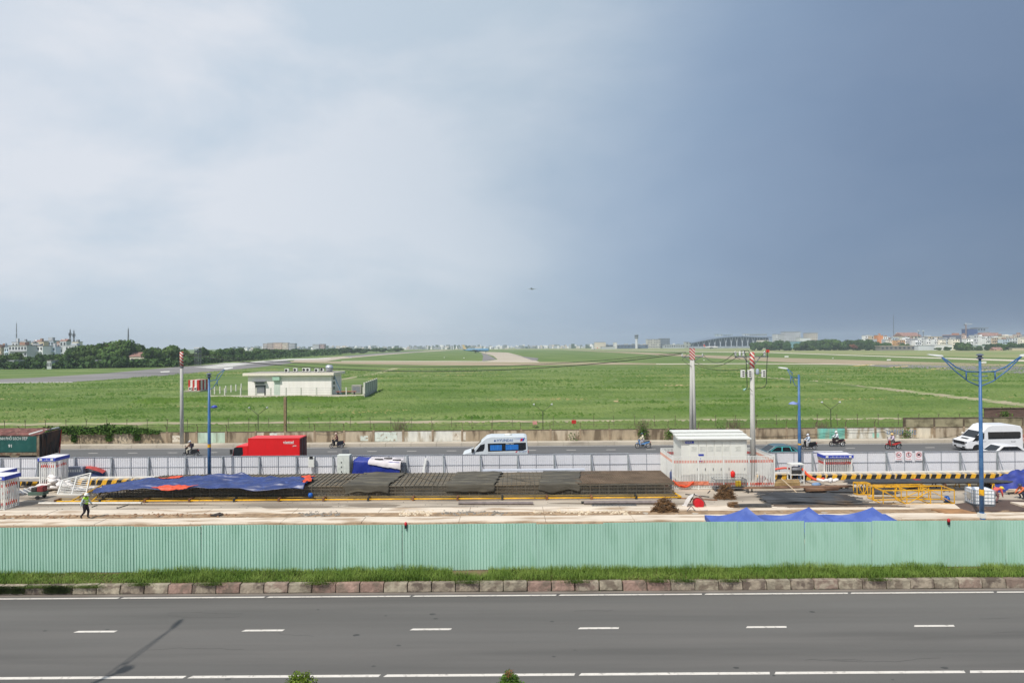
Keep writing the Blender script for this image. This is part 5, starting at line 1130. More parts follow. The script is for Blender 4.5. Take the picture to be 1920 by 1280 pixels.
# ================================================================== things along the hoarding
p = D(584, 866, 53.2); bx = T('meter_box', 'small white meter box hung on the grey hoarding', 'box', (p.x, 53.3, p.z - .5)); b = MB(); b.box(-.25, .25, -.22, 0, .08, .95); b.build('case', white_paint, bx, bev=.02); b = MB(); b.box(-.14, .16, -.25, -.221, .8, 1.05); b.build('lamp', black_rubber, bx)
p = G(642, 906); kb_ = T('control_cabinet', 'pale green grey control cabinet standing against the hoarding', 'cabinet', (p.x, 52.4, 0)); hh_ = D(642, 853, 52.4).z
b = MB(); b.box(-.55, .55, 0, .7, 0, hh_); b.build('case', mat('cabinet_pale', P(206, 210, 204), .6, var=.04), kb_, bev=.03); b = MB(); b.box(-.5, -.01, -.02, -.003, .2, hh_ - .15); b.build('door', mat('cabinet_door', P(212, 216, 208), .6), kb_); b = MB(); b.box(.01, .5, -.02, -.003, .2, hh_ - .15); b.build('door', mat('cabinet_door'), kb_)
for z in (.9, 1.3, 1.7): b = MB(); b.box(-.2, -.1, -.028, -.021, z, z + .12); b.build('warning_label', dark_steel, kb_)
p = G(648, 856); sg = T('dark_mesh_sign', 'small dark mesh board on the far road above the cabinet', 'board', (D(648, 848, 66).x, 66, 0)); b = MB(); b.box(-.36, .36, 0, .06, .12, .55); b.build('board', grey_steel, sg); b = MB(); b.box(-.3, -.24, 0, .05, 0, .12); b.box(.24, .3, 0, .05, 0, .12); b.build('leg', dark_steel, sg)
# blue tarp covered stack
xa, xb = D(658, 880, 51.9).x, D(750, 880, 51.9).x; st = T('covered_stack', 'stack of goods wrapped in bright blue tarpaulin with white sheet on top', 'covered stack', (xa, 51.7, 0)); w_ = xb - xa; ht = D(700, 858.5, 52.4).z
ub = mat('ultramarine_tarp', P(32, 50, 142), .5, var=.14, scale=1.5, stretch=(3, 1, .6))
def st_fn(a, c):
    x = w_ * a; z = ht * (1 - .12 * a) * min(1, c / .55); y = -.12 * math.sin(a * 14) * .5 * (1 - min(1, c / .55)) + max(0, c - .55) / .45 * 1.6
    if a < .08: x += .5 * z / ht * (1 - a / .08) * .6
    return (x + .05 * mnoise.noise(Vector((a * 9, c * 4, 0))), y + .05 * mnoise.noise(Vector((a * 7, c * 5, 3))), z + .05 * mnoise.noise(Vector((a * 5, c * 4, 8))))
b = MB(); b.grid(st_fn, 36, 16); b.build('tarp', ub, st, smooth=True)
b = MB(); b.box(.15, w_ - .15, .12, 1.5, 0, ht * .84); b.build('goods', dark_steel, st)
def cv_fn(a, c):
    p_ = st_fn(.34 + .66 * a, .5 + .5 * c); return (p_[0] + .1, p_[1] - .06 - .05 * (c < .1), p_[2] + .06 + .05 * mnoise.noise(Vector((a * 8, c * 6, 1))) - (.35 * (1 - c / .2) * (.4 + a) if c < .2 else 0))
b = MB(); b.grid(cv_fn, 24, 14); b.build('white_sheet', mat('sheet_white', P(214, 206, 208), .7, var=.12, scale=1.5), st, smooth=True)
b = MB()
for (a, c) in [(.3, .3), (.55, .6), (.85, .45)]: q = cv_fn(a, c); b.box(q[0] - .35, q[0] + .35, q[1] - .12, q[1] + .12, q[2] + .02, q[2] + .09)
b.build('weights', dark_steel, st)
# leaning white prop right of it
p = D(795, 880, 53); b = MB(); b.bar((0, 0, 0.1), (.35, .35, 1.95), .16); tag(b.build('leaning_prop', white_steel, None, (p.x - .2, 52.9, 0)), 'white board leaning on the hoarding right of the blue stack', 'board')
# ================================================================== white kiosk with picket fence
KY = 50.3; kx0, kx1 = D(1278, 880, KY).x, D(1401, 880, KY).x; kw = kx1 - kx0; kz = D(1340, 823.5, KY).z; kd = 2.5
ks = T('white_kiosk', 'big white panelled substation kiosk inside the picket fence', 'kiosk', (kx0, KY, 0))
kwht = mat('kiosk_white', P(222, 222, 214), .55, var=.03, scale=.5, col3=P(208, 208, 198), scale3=.6, lo3=.6, hi3=.8)
b = MB(); b.box(0, kw, 0, kd, .3, kz); b.build('body', kwht, ks, bev=.03)
b = MB(); b.box(-.1, kw + .1, -.1, kd + .1, 0, .3); b.build('plinth', mat('plinth_grey', P(180, 178, 170), .8), ks)
for i, (x0, x1) in enumerate([(0.12, .26), (.26, .38), (.38, .5), (.5, .62), (.62, .74), (.74, .98)]):
    b = MB(); b.box(kw * x0 + .02, kw * x1 - .02, -.045, -.003, .45, kz - .12); dr = b.build('door_panel', kwht, ks, bev=.012)
    b = MB(); xc = kw * (x0 + x1) / 2
    for k in range(6): b.box(xc - .22, xc + .22, -.062, -.046, kz - .95 + .07 * k, kz - .92 + .07 * k)
    b.build('louvre', mat('kiosk_louvre', P(214, 214, 206), .6), dr)
    b = MB(); b.box(kw * x1 - .16, kw * x1 - .10, -.085, -.046, 1.3, 1.5); b.build('handle', dark_steel, dr)
for i, (za, zb, ya, yb) in enumerate([(0, .06, -.25, .72), (.16, .2, .78, 1.55), (.3, .33, 1.6, kd + .15)]):
    b = MB(); b.add([(-.3, ya, kz + za), (kw + .3, ya, kz + za), (kw + .3, yb, kz + zb), (-.3, yb, kz + zb), (-.3, ya, kz + za + .12), (kw + .3, ya, kz + za + .12), (kw + .3, yb, kz + zb + .12), (-.3, yb, kz + zb + .12)], [(3, 2, 1, 0), (4, 5, 6, 7), (0, 1, 5, 4), (1, 2, 6, 5), (2, 3, 7, 6), (3, 0, 4, 7)])
    b.build('roof_panel', mat('kiosk_roof', P(220, 220, 214), .6, var=.04), ks)
b = MB(); b.box(-.3, kw + .3, -.285, -.281, kz - .02, kz + .03); b.build('roof_trim', mat('trim_grey', P(140, 142, 138), .6), ks)
for (yy_, zz_) in [(.74, kz + .12), (1.56, kz + .28)]: b = MB(); b.box(-.28, kw + .28, yy_, yy_ + .035, zz_, zz_ + .09); b.build('roof_step', mat('trim_grey', P(140, 142, 138), .6), ks)
b = MB(); b.box(-.02, kw + .02, 0, kd, kz, kz + .045); b.build('roof_core', kwht, ks)
zz1, zz2 = D(1292, 830.5, KY).z, D(1292, 826, KY).z
b = MB(); b.box(D(1284.5, 828, KY).x - kx0, D(1300.5, 828, KY).x - kx0, -.09, -.075, zz1, zz2 - .02); sg = b.build('name_plate', blue_print, ks)
put_text('plate_lettering', 'TRẠM BIẾN ÁP', .12, white_paint, ks, (D(1285.5, 828, KY).x - kx0, -.093, zz1 + .05), bold=True, sx=.62)
zz1, zz2 = D(1314, 854, KY).z, D(1314, 850.5, KY).z
b = MB(); b.box(D(1309, 852, KY).x - kx0, D(1319, 852, KY).x - kx0, -.09, -.075, zz1, zz2); b.build('small_plate', blue_print, ks)
zz1, zz2 = D(1314, 866, KY).z, D(1314, 856, KY).z; xs0, xs1 = D(1309, 860, KY).x - kx0, D(1319, 860, KY).x - kx0
b = MB(); b.box(xs0, xs1, -.09, -.075, zz1, zz2); b.build('warning_plate', white_paint, ks); b = MB()
for k in range(4): b.box(xs0 + .03 + .1 * k, xs0 + .1 + .1 * k, -.096, -.0905, zz1 + .06, zz1 + .14)
b.prism([(xs0 + .2, zz2 - .05), (xs0 + .14, zz2 - .17), (xs0 + .2, zz2 - .17), (xs0 + .17, zz2 - .27), (xs0 + .27, zz2 - .14), (xs0 + .21, zz2 - .14)], -.096, -.0905); b.build('warning_print', blue_print, ks)
fy0 = G(1262, 917).y; fx0_, fx1_ = G(1262, 917).x, G(1449, 914).x; fy1 = 53.2; FH = D(1262, 855, fy0).z
kf_ = T('kiosk_fence', 'white picket fence with red bands round the white kiosk', 'fence', (fx0_, fy0, 0)); fl_ = fx1_ - fx0_
n3 = 4
pm_ = picket_side(None, fl_ / n3, FH, gap=.125, rm=mat('band_red', P(208, 100, 84), .6, var=.2, scale=1.5))
for k in range(n3): link('picket_panel', pm_, kf_, (fl_ / n3 * k, 0, 0)); 
for k in range(n3 + 1): b = MB(); b.box(-.045, .045, -.045, .045, 0, FH + .03); b.build('post', white_steel, kf_, (fl_ / n3 * k, 0, 0))
sd_ = picket_side(None, (fy1 - fy0) / 2, FH, gap=.125, rm=mat('faded_red', P(224, 176, 158), .6, var=.1))
for k in range(2): link('picket_panel', sd_, kf_, (0, (fy1 - fy0) / 2 * k, 0), R(90)); link('picket_panel', sd_, kf_, (fl_, (fy1 - fy0) / 2 * k, 0), R(90))
bk = picket_side(None, fl_ / 2, FH, gap=.125)
for k in range(2): link('picket_panel', bk, kf_, (fl_ / 2 * k, fy1 - fy0, 0))
b = MB(); b.bar((.06, 1.4, 1.7), (.06, -.02, .5), .09); b.bar((fl_ - .1, .6, .9), (fl_ - .1, -.02, .1), .07); b.build('brace', white_steel, kf_)
# ================================================================== clutter in front of the kiosk
p = G(1258, 914); gcx = T('gas_cylinder', 'tall blue grey gas cylinder by the kiosk fence corner', 'gas cylinder', (p.x, p.y - .15, 0)); b = MB(); b.lathe([(.11, 0), (.135, .03), (.135, 1.25), (.09, 1.38), (.03, 1.42)], n=14); b.build('bottle', mat('cyl_blue', P(78, 88, 122), .5, var=.1), gcx, smooth=True); b = MB(); b.lathe([(.03, 1.42), (.03, 1.55)], n=8); b.build('valve', dark_steel, gcx)
p = G(1251, 914); b = MB(); b.lathe([(.12, 0), (.135, .04), (.135, .7), (.04, .85), (.03, .95)], n=12); tag(b.build('red_cylinder', red_paint, None, (p.x, p.y + .1, 0), smooth=True), 'short red gas cylinder beside the blue grey one', 'gas cylinder')
def hose(name, label, pts, r_, m_):
    # smooth path through points
    P_ = [Vector(q) for q in pts]; out = []
    for i in range(len(P_) - 1):
        p0, p1, p2, p3 = P_[max(0, i - 1)], P_[i], P_[i + 1], P_[min(len(P_) - 1, i + 2)]
        for k in range(6):
            t = k / 6; out.append(.5 * ((2 * p1) + (p2 - p0) * t + (2 * p0 - 5 * p1 + 4 * p2 - p3) * t * t + (3 * p1 - p0 - 3 * p2 + p3) * t ** 3))
    out.append(P_[-1]); b = MB(); b.tube(out, r_, 6); o = b.build(name, m_, None, smooth=True); return tag(o, label, name.replace('_', ' '))
yf = fy0 - .12
hose('orange_hose', 'orange hose hung in a loop on the kiosk fence', [(D(1262, 896, yf).x, yf, .75), (D(1272, 905, yf).x, yf, .35), (D(1285, 908, yf).x, yf - .05, .22), (D(1297, 903, yf).x, yf, .45), (D(1299, 898, yf).x, yf, .62), (D(1288, 906, yf).x, yf - .1, .3), (D(1275, 904, yf).x, yf - .1, .4)], .07, orange_plastic)
b = MB(); b.box(0, D(1329, 900, yf).x - D(1264, 900, yf).x, -.02, .0, .36, .66); tag(b.build('orange_mesh', mat('orange_mesh', P(214, 128, 100), .8, var=.25, scale=6), None, (D(1264, 900, yf).x, fy0 - .06, 0)), 'orange plastic mesh strip tied along the kiosk fence', 'safety mesh')
p = G(1370, 921); tr = T('mesh_trolley', 'long grey wire mesh trolley in front of the kiosk', 'trolley', (p.x, p.y, 0)); tw_ = 2.5; b = MB()
for (x, y) in [(-tw_ / 2, 0), (tw_ / 2, 0), (tw_ / 2, .9), (-tw_ / 2, .9)]: b.bar((x, y, 0), (x, y, .95), .05)
for z in (.25, .95):
    b.bar((-tw_ / 2, 0, z), (tw_ / 2, 0, z), .05); b.bar((-tw_ / 2, .9, z), (tw_ / 2, .9, z), .05); b.bar((-tw_ / 2, 0, z), (-tw_ / 2, .9, z), .05); b.bar((tw_ / 2, 0, z), (tw_ / 2, .9, z), .05)
b.build('frame', grey_steel, tr); b = MB()
for k in range(20): b.bar((-tw_ / 2 + tw_ * k / 20, .0, .25), (-tw_ / 2 + tw_ * k / 20, 0, .95), .02)
for k in range(6): b.bar((-tw_ / 2, 0, .3 + .11 * k), (tw_ / 2, 0, .3 + .11 * k), .02)
b.build('mesh', dark_steel, tr); b = MB(); b.box(-tw_ / 2, tw_ / 2, 0, .9, .2, .24); b.build('floor', dark_steel, tr)
p = G(1376, 918); rd = T('red_bucket', 'bright red round canister on the mesh trolley', 'canister', (p.x, p.y + .2, .97)); b = MB(); b.lathe([(.12, 0), (.17, .1), (.18, .38), (.14, .48)], n=14); b.build('body', mat('bright_red', P(222, 40, 36), .4), rd, smooth=True); b = MB(); b.lathe([(.06, .48), (.06, .56)], n=10); b.build('lid', red_paint, rd)
p = G(1382, 915); b = MB(); b.box(-.22, -.02, 0, .3, 0, .42); b.box(.02, .2, 0, .3, 0, .42); tag(b.build('yellow_cans', mat('can_yellow', P(230, 192, 30), .5), None, (p.x, p.y - .35, .25), bev=.03), 'pair of yellow cans inside the mesh trolley', 'cans')
def stub_pile(name, label, p, n, L_, r_, spread, m_, h_=.5, rz=0, bl=.03):
    b = MB()
    for k in range(n):
        a = random.gauss(rz, .7); q_ = random.random() ** .6; th = random.uniform(0, 6.283); x, y = math.cos(th) * q_ * spread * 1.6, math.sin(th) * q_ * spread * .8; z = random.uniform(0, h_) * (1 - q_ ** 2) + r_; l_ = L_ * random.uniform(.4, .9)
        dz = random.uniform(-.5, .7) * l_; b.bar((x - math.cos(a) * l_ / 2, y - math.sin(a) * l_ / 2, max(r_, z - dz / 2)), (x + math.cos(a) * l_ / 2, y + math.sin(a) * l_ / 2, max(r_, z + dz / 2)), bl)
    return tag(b.build(name, m_, None, (p.x, p.y, 0)), label, 'rebar pile')
brown_m = mat('rusty_rebar', P(122, 92, 60), .85, var=.3, scale=3, col3=P(86, 66, 48), scale3=4)
stub_pile('rebar_heap', 'bushy heap of short rusty rebar offcuts near the rail end', G(1246, 959), 420, .7, .03, .55, brown_m, 1.0, .3)
p = G(1360, 934); stub_pile('rebar_bundle', 'thick bundle of rusty bar stubs before the mesh trolley', p, 380, .8, .03, .42, brown_m, 1.1, .2)
p = G(1410, 951); b = MB()
for k in range(70): y, z = random.gauss(0, .12), abs(random.gauss(0, .1)) + .03; b.bar((-1.2 + random.uniform(-.2, .2), y, z), (1.3, y + random.uniform(-.1, .1), z), .03)
tag(b.build('tied_bars', mat('grey_bars', P(98, 98, 98), .7, .2, var=.15), None, (p.x, p.y, 0)), 'tied bundle of grey bars on the ground behind the blue tents', 'bar bundle')
b = MB()
for k in range(60): y, z = random.gauss(0, .16), abs(random.gauss(0, .14)) + .05; b.bar((-.3 + random.uniform(-.15, .15), y, z), (.3, y, z), .035)
tag(b.build('bar_ends', brown_m, None, (p.x - 1.3, p.y, 0)), 'rusty splayed ends at the left of the grey bar bundle', 'bar bundle')
p = G(1310, 951); hd = T('plastic_cover', 'clear plastic sheet draped over a bright red drum end', 'plastic cover', (p.x, p.y, 0)); b = MB(); b.lathe([(.05, -.3), (.34, -.28), (.34, .3), (.05, .31)], (0, .1, .3), 18, axis='y'); b.build('red_drum', mat('drum_red', P(196, 30, 40), .45), hd)
b = MB(); b.grid(lambda a, c: (-1.05 + 1.75 * a, -.12 + .8 * c, max(.03, .95 * math.sin(min(1, max(0, (a - .08) / .84)) * 3.14) ** .7 * (1 - .15 * c) + .07 * mnoise.noise(Vector((a * 8, c * 6, 0))))), 26, 10); b.build('sheet', mat('clear_sheet', P(220, 214, 210), .4, var=.1, alpha=.88), hd, smooth=True)
b = MB(); b.tube([(-.6, .1, .35), (-.25, .1, 1.0)], .04, 5); b.tube([(.75, .3, .95), (.95, .3, 1.15)], .04, 5); b.build('stick', dark_steel, hd)
p = G(1296, 959); b = MB(); b.bar((-.35, 0, .0), (0, 0, .42), .04); b.bar((0, 0, .42), (.35, .1, .0), .04); b.bar((.3, 0, .03), (1.2, .1, .06), .04); tag(b.build('bent_bars', grey_steel, None, (p.x, p.y, 0)), 'bent grey bars standing by the guide wall before the plastic sheet', 'bars')
# dark rebar stacks, right
def stack(name, label, u0, v0, u1, v1, n, wy, hz, m_, jit=.5, w=.035):
    p, q = G(u0, v0), G(u1, v1); c = (p + q) / 2; b = MB()
    for k in range(n):
        y, z = random.uniform(-wy / 2, wy / 2), random.uniform(.03, hz); j = random.uniform(-jit, jit); sl = random.uniform(-.25, .25)
        b.bar((p.x - c.x + j, p.y - c.y + y - sl, z), (q.x - c.x + j * .6 + random.uniform(-jit, jit), q.y - c.y + y + sl, z), w)
    return tag(b.build(name, m_, None, (c.x, c.y, 0)), label, 'rebar stack')
gbar = mat('blue_grey_bars', P(92, 94, 98), .6, .3, var=.2, scale=.6, col3=P(120, 104, 90), scale3=.5, lo3=.56, hi3=.7)
stack('rebar_stack', 'wide low stack of dark grey rebar on the ground right of the kiosk', 1446, 938, 1590, 941, 150, 2.6, .35, gbar, 1.0, .045)
stack('rebar_stack', 'thin layer of rebar beyond the blue tents', 1462, 949, 1680, 948.5, 50, .9, .12, mat('brown_grey_bars', P(124, 110, 98), .7, .2, var=.2), 1.0, .04)
stack('rebar_stack', 'dark rebar layer in front of the picket enclosure', 1560, 921, 1660, 924, 80, 1.0, .2, gbar, .8, .04)
plate = mat('rusty_plate', P(128, 98, 76), .8, .1, var=.25, scale=1.2, col3=P(92, 68, 54), scale3=.9)
def slab_px(name, label, uv, z0, z1, m_, legs=False):
    pts = [G(u, v, z1) for u, v in uv]; c = sum(pts, Vector()) / len(pts); t = T(name, label, name.split('_')[-1], (c.x, c.y, 0)); b = MB(); b.slab([(p.x - c.x, p.y - c.y) for p in pts], z0, z1); b.build('sheet', m_, t)
    if legs:
        for p in pts[:4]: b = MB(); b.box(-.04, .04, -.04, .04, 0, z0); b.build('leg', dark_steel, t, ((p.x - c.x) * .9, (p.y - c.y) * .9, 0))
    return t
slab_px('rusty_plate', 'long rusty steel plate on low trestles right of the kiosk', [(1392, 914.5), (1600, 911), (1596, 908.5), (1400, 911.5)], .34, .42, plate, True)
slab_px('rusty_plate', 'rusty plate carrying white sacks before the enclosure', [(1512, 917), (1572, 914.5), (1582, 909), (1505, 910)], .2, .36, plate, True)
slab_px('brown_mat', 'brown folded mats piled right of the kiosk fence', [(1452, 905), (1500, 904), (1498, 898), (1452, 898)], .1, .5, mat('mat_brown', P(150, 124, 84), .9, var=.3, scale=2))
slab_px('rusty_plate', 'rusty base plates lying under the yellow frames', [(1746, 954), (1772, 962), (1835, 962), (1800, 953)], .02, .12, mat('plate_brown', P(156, 116, 78), .85, var=.25, scale=1.2))
slab_px('dark_plate', 'dark steel road plate under the white tank', [(1790, 944), (1808, 958), (1990, 957), (1950, 938), (1860, 936)], .02, .08, mat('plate_dark', P(92, 76, 68), .75, .1, var=.2, scale=.6))
slab_px('timber_plank', 'pale plank on the right edge behind the bending worker', [(1886, 920), (1990, 917), (1990, 914), (1892, 916)], .2, .3, wood, True)
slab_px('concrete_edge', 'pale concrete strip at the right edge of the site', [(1894, 940), (1930, 951), (2000, 951), (2000, 944)], .02, .2, beam_m)
sk = T('white_sacks', 'white sacks on the rusty plate before the enclosure', 'sacks', (G(1553, 912).x, G(1553, 912).y, .4))
for k in range(7): sack(random.uniform(-.6, .6), random.uniform(-.2, .2), .06 + .1 * random.random(), random.uniform(0, 3), sk, .9)
sk = T('blue_sack', 'pale blue sack beside the orange duct', 'sack', (G(1531, 911).x, G(1531, 911).y, .0)); o_ = sack(0, 0, .15, .4, sk, 1.2); o_.data.materials.clear(); o_.data.materials.append(mat('sack_blue', P(120, 146, 180), .8, var=.1))
q = [G(1505, 902), G(1515, 906), G(1530, 909), G(1545, 908)]; hose('orange_duct', 'orange flexible duct between rack and enclosure', [(q[0].x, q[0].y, 1.05), (q[1].x, q[1].y, .7), (q[2].x, q[2].y, .45), (q[3].x, q[3].y, .5)], .11, orange_plastic)
q = [G(1453, 905), G(1470, 903), G(1482, 903)]; hose('orange_duct', 'orange red roll lying on the barrier left of the white rack', [(q[0].x, 51.6, 1.05), (q[1].x, 51.6, 1.18), (q[2].x, 51.6, 1.12)], .09, mat('roll_red', P(222, 96, 80), .6))
# leaning pole
p = G(1465, 920); b = MB(); b.tube([(0, 0, 1.0), (.75, -1.5, .04)], .035, 6); tag(b.build('timber_pole', wood, None, (p.x, p.y, 0)), 'thin pale pole leaning on the rebar stack', 'pole')
p = G(1421, 912); b = MB(); b.bar((-.4, 0, .05), (.35, .0, .85), .28); tag(b.build('red_beam', mat('beam_red', P(128, 56, 60), .7, var=.2), None, (p.x + .2, p.y - .1, 0)), 'dark red steel beam leaning on the kiosk fence', 'beam')
# white rack
p = G(1490, 905); wr_ = T('white_rack', 'white open steel rack with grey tools before the hoarding', 'rack', (p.x, p.y - .5, 0)); b = MB(); rw, rh, rd_ = 1.1, 1.65, .6
for x in (-rw / 2, rw / 2):
    for y in (0, rd_): b.bar((x, y, 0), (x, y, rh), .07)
for z in (.3, .8, rh):
    for (a, c) in [((-rw / 2, 0), (rw / 2, 0)), ((-rw / 2, rd_), (rw / 2, rd_)), ((-rw / 2, 0), (-rw / 2, rd_)), ((rw / 2, 0), (rw / 2, rd_))]: b.bar((*a, z), (*c, z), .06)
b.build('frame', white_steel, wr_); b = MB(); b.box(-rw / 2, rw / 2, 0, rd_, rh + .03, rh + .07); b.build('top', white_paint, wr_); b = MB(); b.box(-.42, .42, .1, .5, .83, 1.15); b.build('tools', dark_steel, wr_, bev=.05); b = MB(); b.box(-.35, .3, .12, .5, 1.15, 1.42); b.build('grey_bundle', mat('bundle_grey', P(150, 152, 158), .7, var=.2), wr_, bev=.06)
# long bar bundle on trestles
xa, xb = G(1575, 908).x, G(1935, 905).x; ly = 48.4; lz = .60
lb_ = T('bar_bundle', 'very long grey bundle of rebar resting on trestles at the right', 'rebar bundle', (0, ly, 0)); b = MB()
for k in range(120): y, z = random.uniform(-.55, .55), lz + random.uniform(.02, .2); j = random.uniform(-.8, .8); b.bar((xa + j, y, z), (xb + 5 + j, y + random.uniform(-.1, .1), z), .035)
b.build('bars', gbar, lb_); b = MB()
x = xa + 1.2
while x < xb + 4:
    b = MB(); b.bar((x, -.7, lz - .02), (x, .7, lz - .02), .09); b.bar((x, -.6, lz), (x - .25, -.75, 0), .06); b.bar((x, .6, lz), (x - .25, .75, 0), .06); b.bar((x, -.6, lz), (x + .25, -.75, 0), .06); b.bar((x, .6, lz), (x + .25, .75, 0), .06); b.build('trestle', rust if random.random() < .5 else yellow_paint, lb_); x += 1.9
# timber and pipes under it
b = MB(); b.tube([(xa + 3, 49.6, .22), (xb + 2, 49.6, .22)], .2, 10); tag(b.build('grey_pipe', mat('grey_pipe', P(176, 172, 160), .7, var=.1), None), 'thick pale pipe on the ground behind the bar bundle', 'pipe')
stub_pile('scrap_heap', 'dark machine parts with a red piece under the bar bundle', G(1716, 919), 60, .5, .03, .35, mat('scrap2', P(76, 66, 64), .8, var=.3), .6, 0, .06)
p = G(1718, 917); b = MB(); b.box(-.25, .25, -.2, .2, .45, .85); tag(b.build('red_engine', mat('engine_red', P(150, 44, 56), .6, var=.2), None, (p.x, p.y - .1, 0), bev=.08), 'small red engine cover on the dark machine parts', 'engine')
# yellow lattice frames
def lattice(label, u0, u1, vb, dy, h_, rz=0):
    p, q = G(u0, vb), G(u1, vb); L_ = (q - p).length; t = T('yellow_lattice_frame', label, 'lattice frame', (p.x, p.y, 0), rz, 'yellow lattice frames'); n = max(2, int(L_ / 1.7))
    for y in (0, dy):
        b = MB(); b.bar((0, y, h_), (L_, y, h_), .07); b.build('top_chord', yellow_paint, t)
        b = MB(); b.bar((0, y, .05), (L_, y, .05), .06); b.build('bottom_chord', yellow_paint, t)
        for k in range(n + 1): b = MB(); b.bar((L_ * k / n, y, .05), (L_ * k / n, y, h_), .05); b.build('leg', yellow_paint, t)
        for k in range(n if y == 0 else 0): b = MB(); a, c = (L_ * k / n, L_ * (k + 1) / n); b.bar((a if k % 2 else c, y, .05), (c if k % 2 else a, y, h_), .045); b.build('brace', yellow_paint, t)
    for k in range(n + 1): b = MB(); b.bar((L_ * k / n, 0, h_), (L_ * k / n, dy, h_), .05); b.bar((L_ * k / n, 0, .05), (L_ * k / n, dy, .05), .05); b.build('tie', yellow_paint, t)
lattice('yellow steel lattice frame on the ground, front one left of the white tank', 1656, 1792, 946, 1.3, 1.05)
lattice('yellow steel lattice frame on the ground, rear one', 1638, 1746, 938, .7, 1.0, R(2))
lattice('short yellow stand left of the lattice frames', 1607, 1632, 928, .5, .9)
p = G(1776, 942); hm = T('blue_fan', 'round blue tool inside the front yellow frame', 'tool', (p.x, p.y, 0)); b = MB(); b.lathe([(.02, -.16), (.2, -.1), (.22, .05), (.1, .16)], (0, 0, .3), 14, axis='x'); b.build('drum', mat('bright_blue'), hm, smooth=True); b = MB(); b.box(-.2, .2, -.1, .1, 0, .1); b.build('foot', dark_steel, hm)
# white caged tank
p = G(1806, 948.5); q = G(1857, 950); tw_ = 1.35
it = T('caged_tank', 'white square liquid tank in a steel cage behind the lamp post', 'tank', (p.x + .55, p.y - .3, .08), R(-9)); b = MB(); b.box(0, tw_, 0, 1.05, .14, 1.16); b.build('bottle', mat('tank_plastic', P(240, 241, 243), .5, var=.03), it, bev=.07, seg=3)
b = MB()
for k in range(7): x = tw_ * k / 6; b.bar((x, -.02, .14), (x, -.02, 1.17), .02); b.bar((x, 1.07, .14), (x, 1.07, 1.17), .02)
for k in range(5): y = 1.05 * k / 4; b.bar((-.02, y, .14), (-.02, y, 1.17), .02); b.bar((tw_ + .02, y, .14), (tw_ + .02, y, 1.17), .02)
for z in (.15, .4, .65, .9, 1.16):
    b.bar((0, -.03, z), (tw_, -.03, z), .02); b.bar((0, 1.08, z), (tw_, 1.08, z), .02); b.bar((-.03, 0, z), (-.03, 1.05, z), .02); b.bar((tw_ + .03, 0, z), (tw_ + .03, 1.05, z), .02)
b.build('cage', mat('cage_zinc', P(166, 182, 196), .4, .5), it); b = MB(); b.box(0, tw_, 0, 1.05, 0, .13); b.build('pallet', grey_steel, it); b = MB(); b.box(-.05, -.04, .25, .8, .4, .9); b.build('label_plate', mat('plate_grey', P(178, 176, 170), .5), it)
# dark blue tarp heap at the right edge
p = G(1908, 921); b = MB(); b.grid(lambda a, c: (-1.9 + 6 * a, -.9 + 2.2 * c, max(.03, 1.5 * math.sin(c * 3.14) ** .6 * (.35 + .65 * min(1, a * 2.2)) * (1 + .25 * mnoise.noise(Vector((a * 8, c * 5, 0)))) + .1 * mnoise.noise(Vector((a * 16, c * 9, 3))))), 40, 20); tag(b.build('tarp_heap', mat('navy_tarp', P(50, 62, 136), .5, var=.25, scale=1.5), None, (p.x, p.y + .6, 0), smooth=True), 'dark blue tarpaulin heap at the right edge of the site', 'tarpaulin')
# prohibition signs on the hoarding
for i, u in enumerate((1685, 1703.5, 1722.5)):
    a, c = D(u, 863, GFY - .1), D(u, 845.5, GFY - .1); hw = 6.5 * PX(GFY)
    sg = T('prohibition_sign', ['white warning board with red ring on the hoarding, no smoking, leftmost of three', 'white warning board with red ring on the hoarding, no entry on foot, middle of three', 'white warning board with red ring on the hoarding, no photographs, rightmost of three'][i], 'sign', (a.x, GFY - .13, a.z), 0, 'prohibition signs on the hoarding'); hz = c.z - a.z
    b = MB(); b.box(-hw, hw, 0, .03, 0, hz); b.build('board', mat('sign_white', P(228, 222, 226), .5), sg); b = MB(); r0 = hw * .76; zc = hz * .63
    n = 24
    for k in range(n):
        t0, t1 = 6.283 * k / n, 6.283 * (k + 1) / n; b.add([(r0 * math.cos(t0), -.006, zc + r0 * math.sin(t0)), (r0 * math.cos(t1), -.006, zc + r0 * math.sin(t1)), (r0 * .8 * math.cos(t1), -.006, zc + r0 * .8 * math.sin(t1)), (r0 * .8 * math.cos(t0), -.006, zc + r0 * .8 * math.sin(t0))], [(0, 1, 2, 3)])
    b.bar((-r0 * .62, -.008, zc + r0 * .62), (r0 * .62, -.008, zc - r0 * .62), .03, .01); b.build('ring', mat('sign_red', P(196, 40, 52), .5), sg)
    b = MB()
    if i == 0: b.box(-r0 * .55, r0 * .5, -.007, -.003, zc - .05, zc + .02); b.tube([(r0 * .4, -.005, zc + .03), (r0 * .5, -.005, zc + .1)], .015, 4)
    elif i == 1: b.lathe([(.05, -.007), (.05, -.003)], (0, 0, zc + .13), 8, axis='y'); b.bar((0, -.005, zc + .08), (0, -.005, zc - .03), .06, .004); b.bar((0, -.005, zc - .02), (.08, -.005, zc - .15), .035, .004); b.bar((0, -.005, zc - .02), (-.08, -.005, zc - .15), .035, .004)
    else: b.box(-r0 * .55, r0 * .55, -.007, -.003, zc - .09, zc + .07); b.box(-.06, .06, -.007, -.003, zc + .07, zc + .11)
    b.build('pictogram', mat('ink', (.03, .02, .03), .6), sg); b = MB()
    for k in range(5): b.box(-hw * .7 + k * hw * .29, -hw * .7 + k * hw * .29 + hw * .22, -.006, -.002, hz * .12, hz * .17)
    b.build('caption', mat('sign_red'), sg)
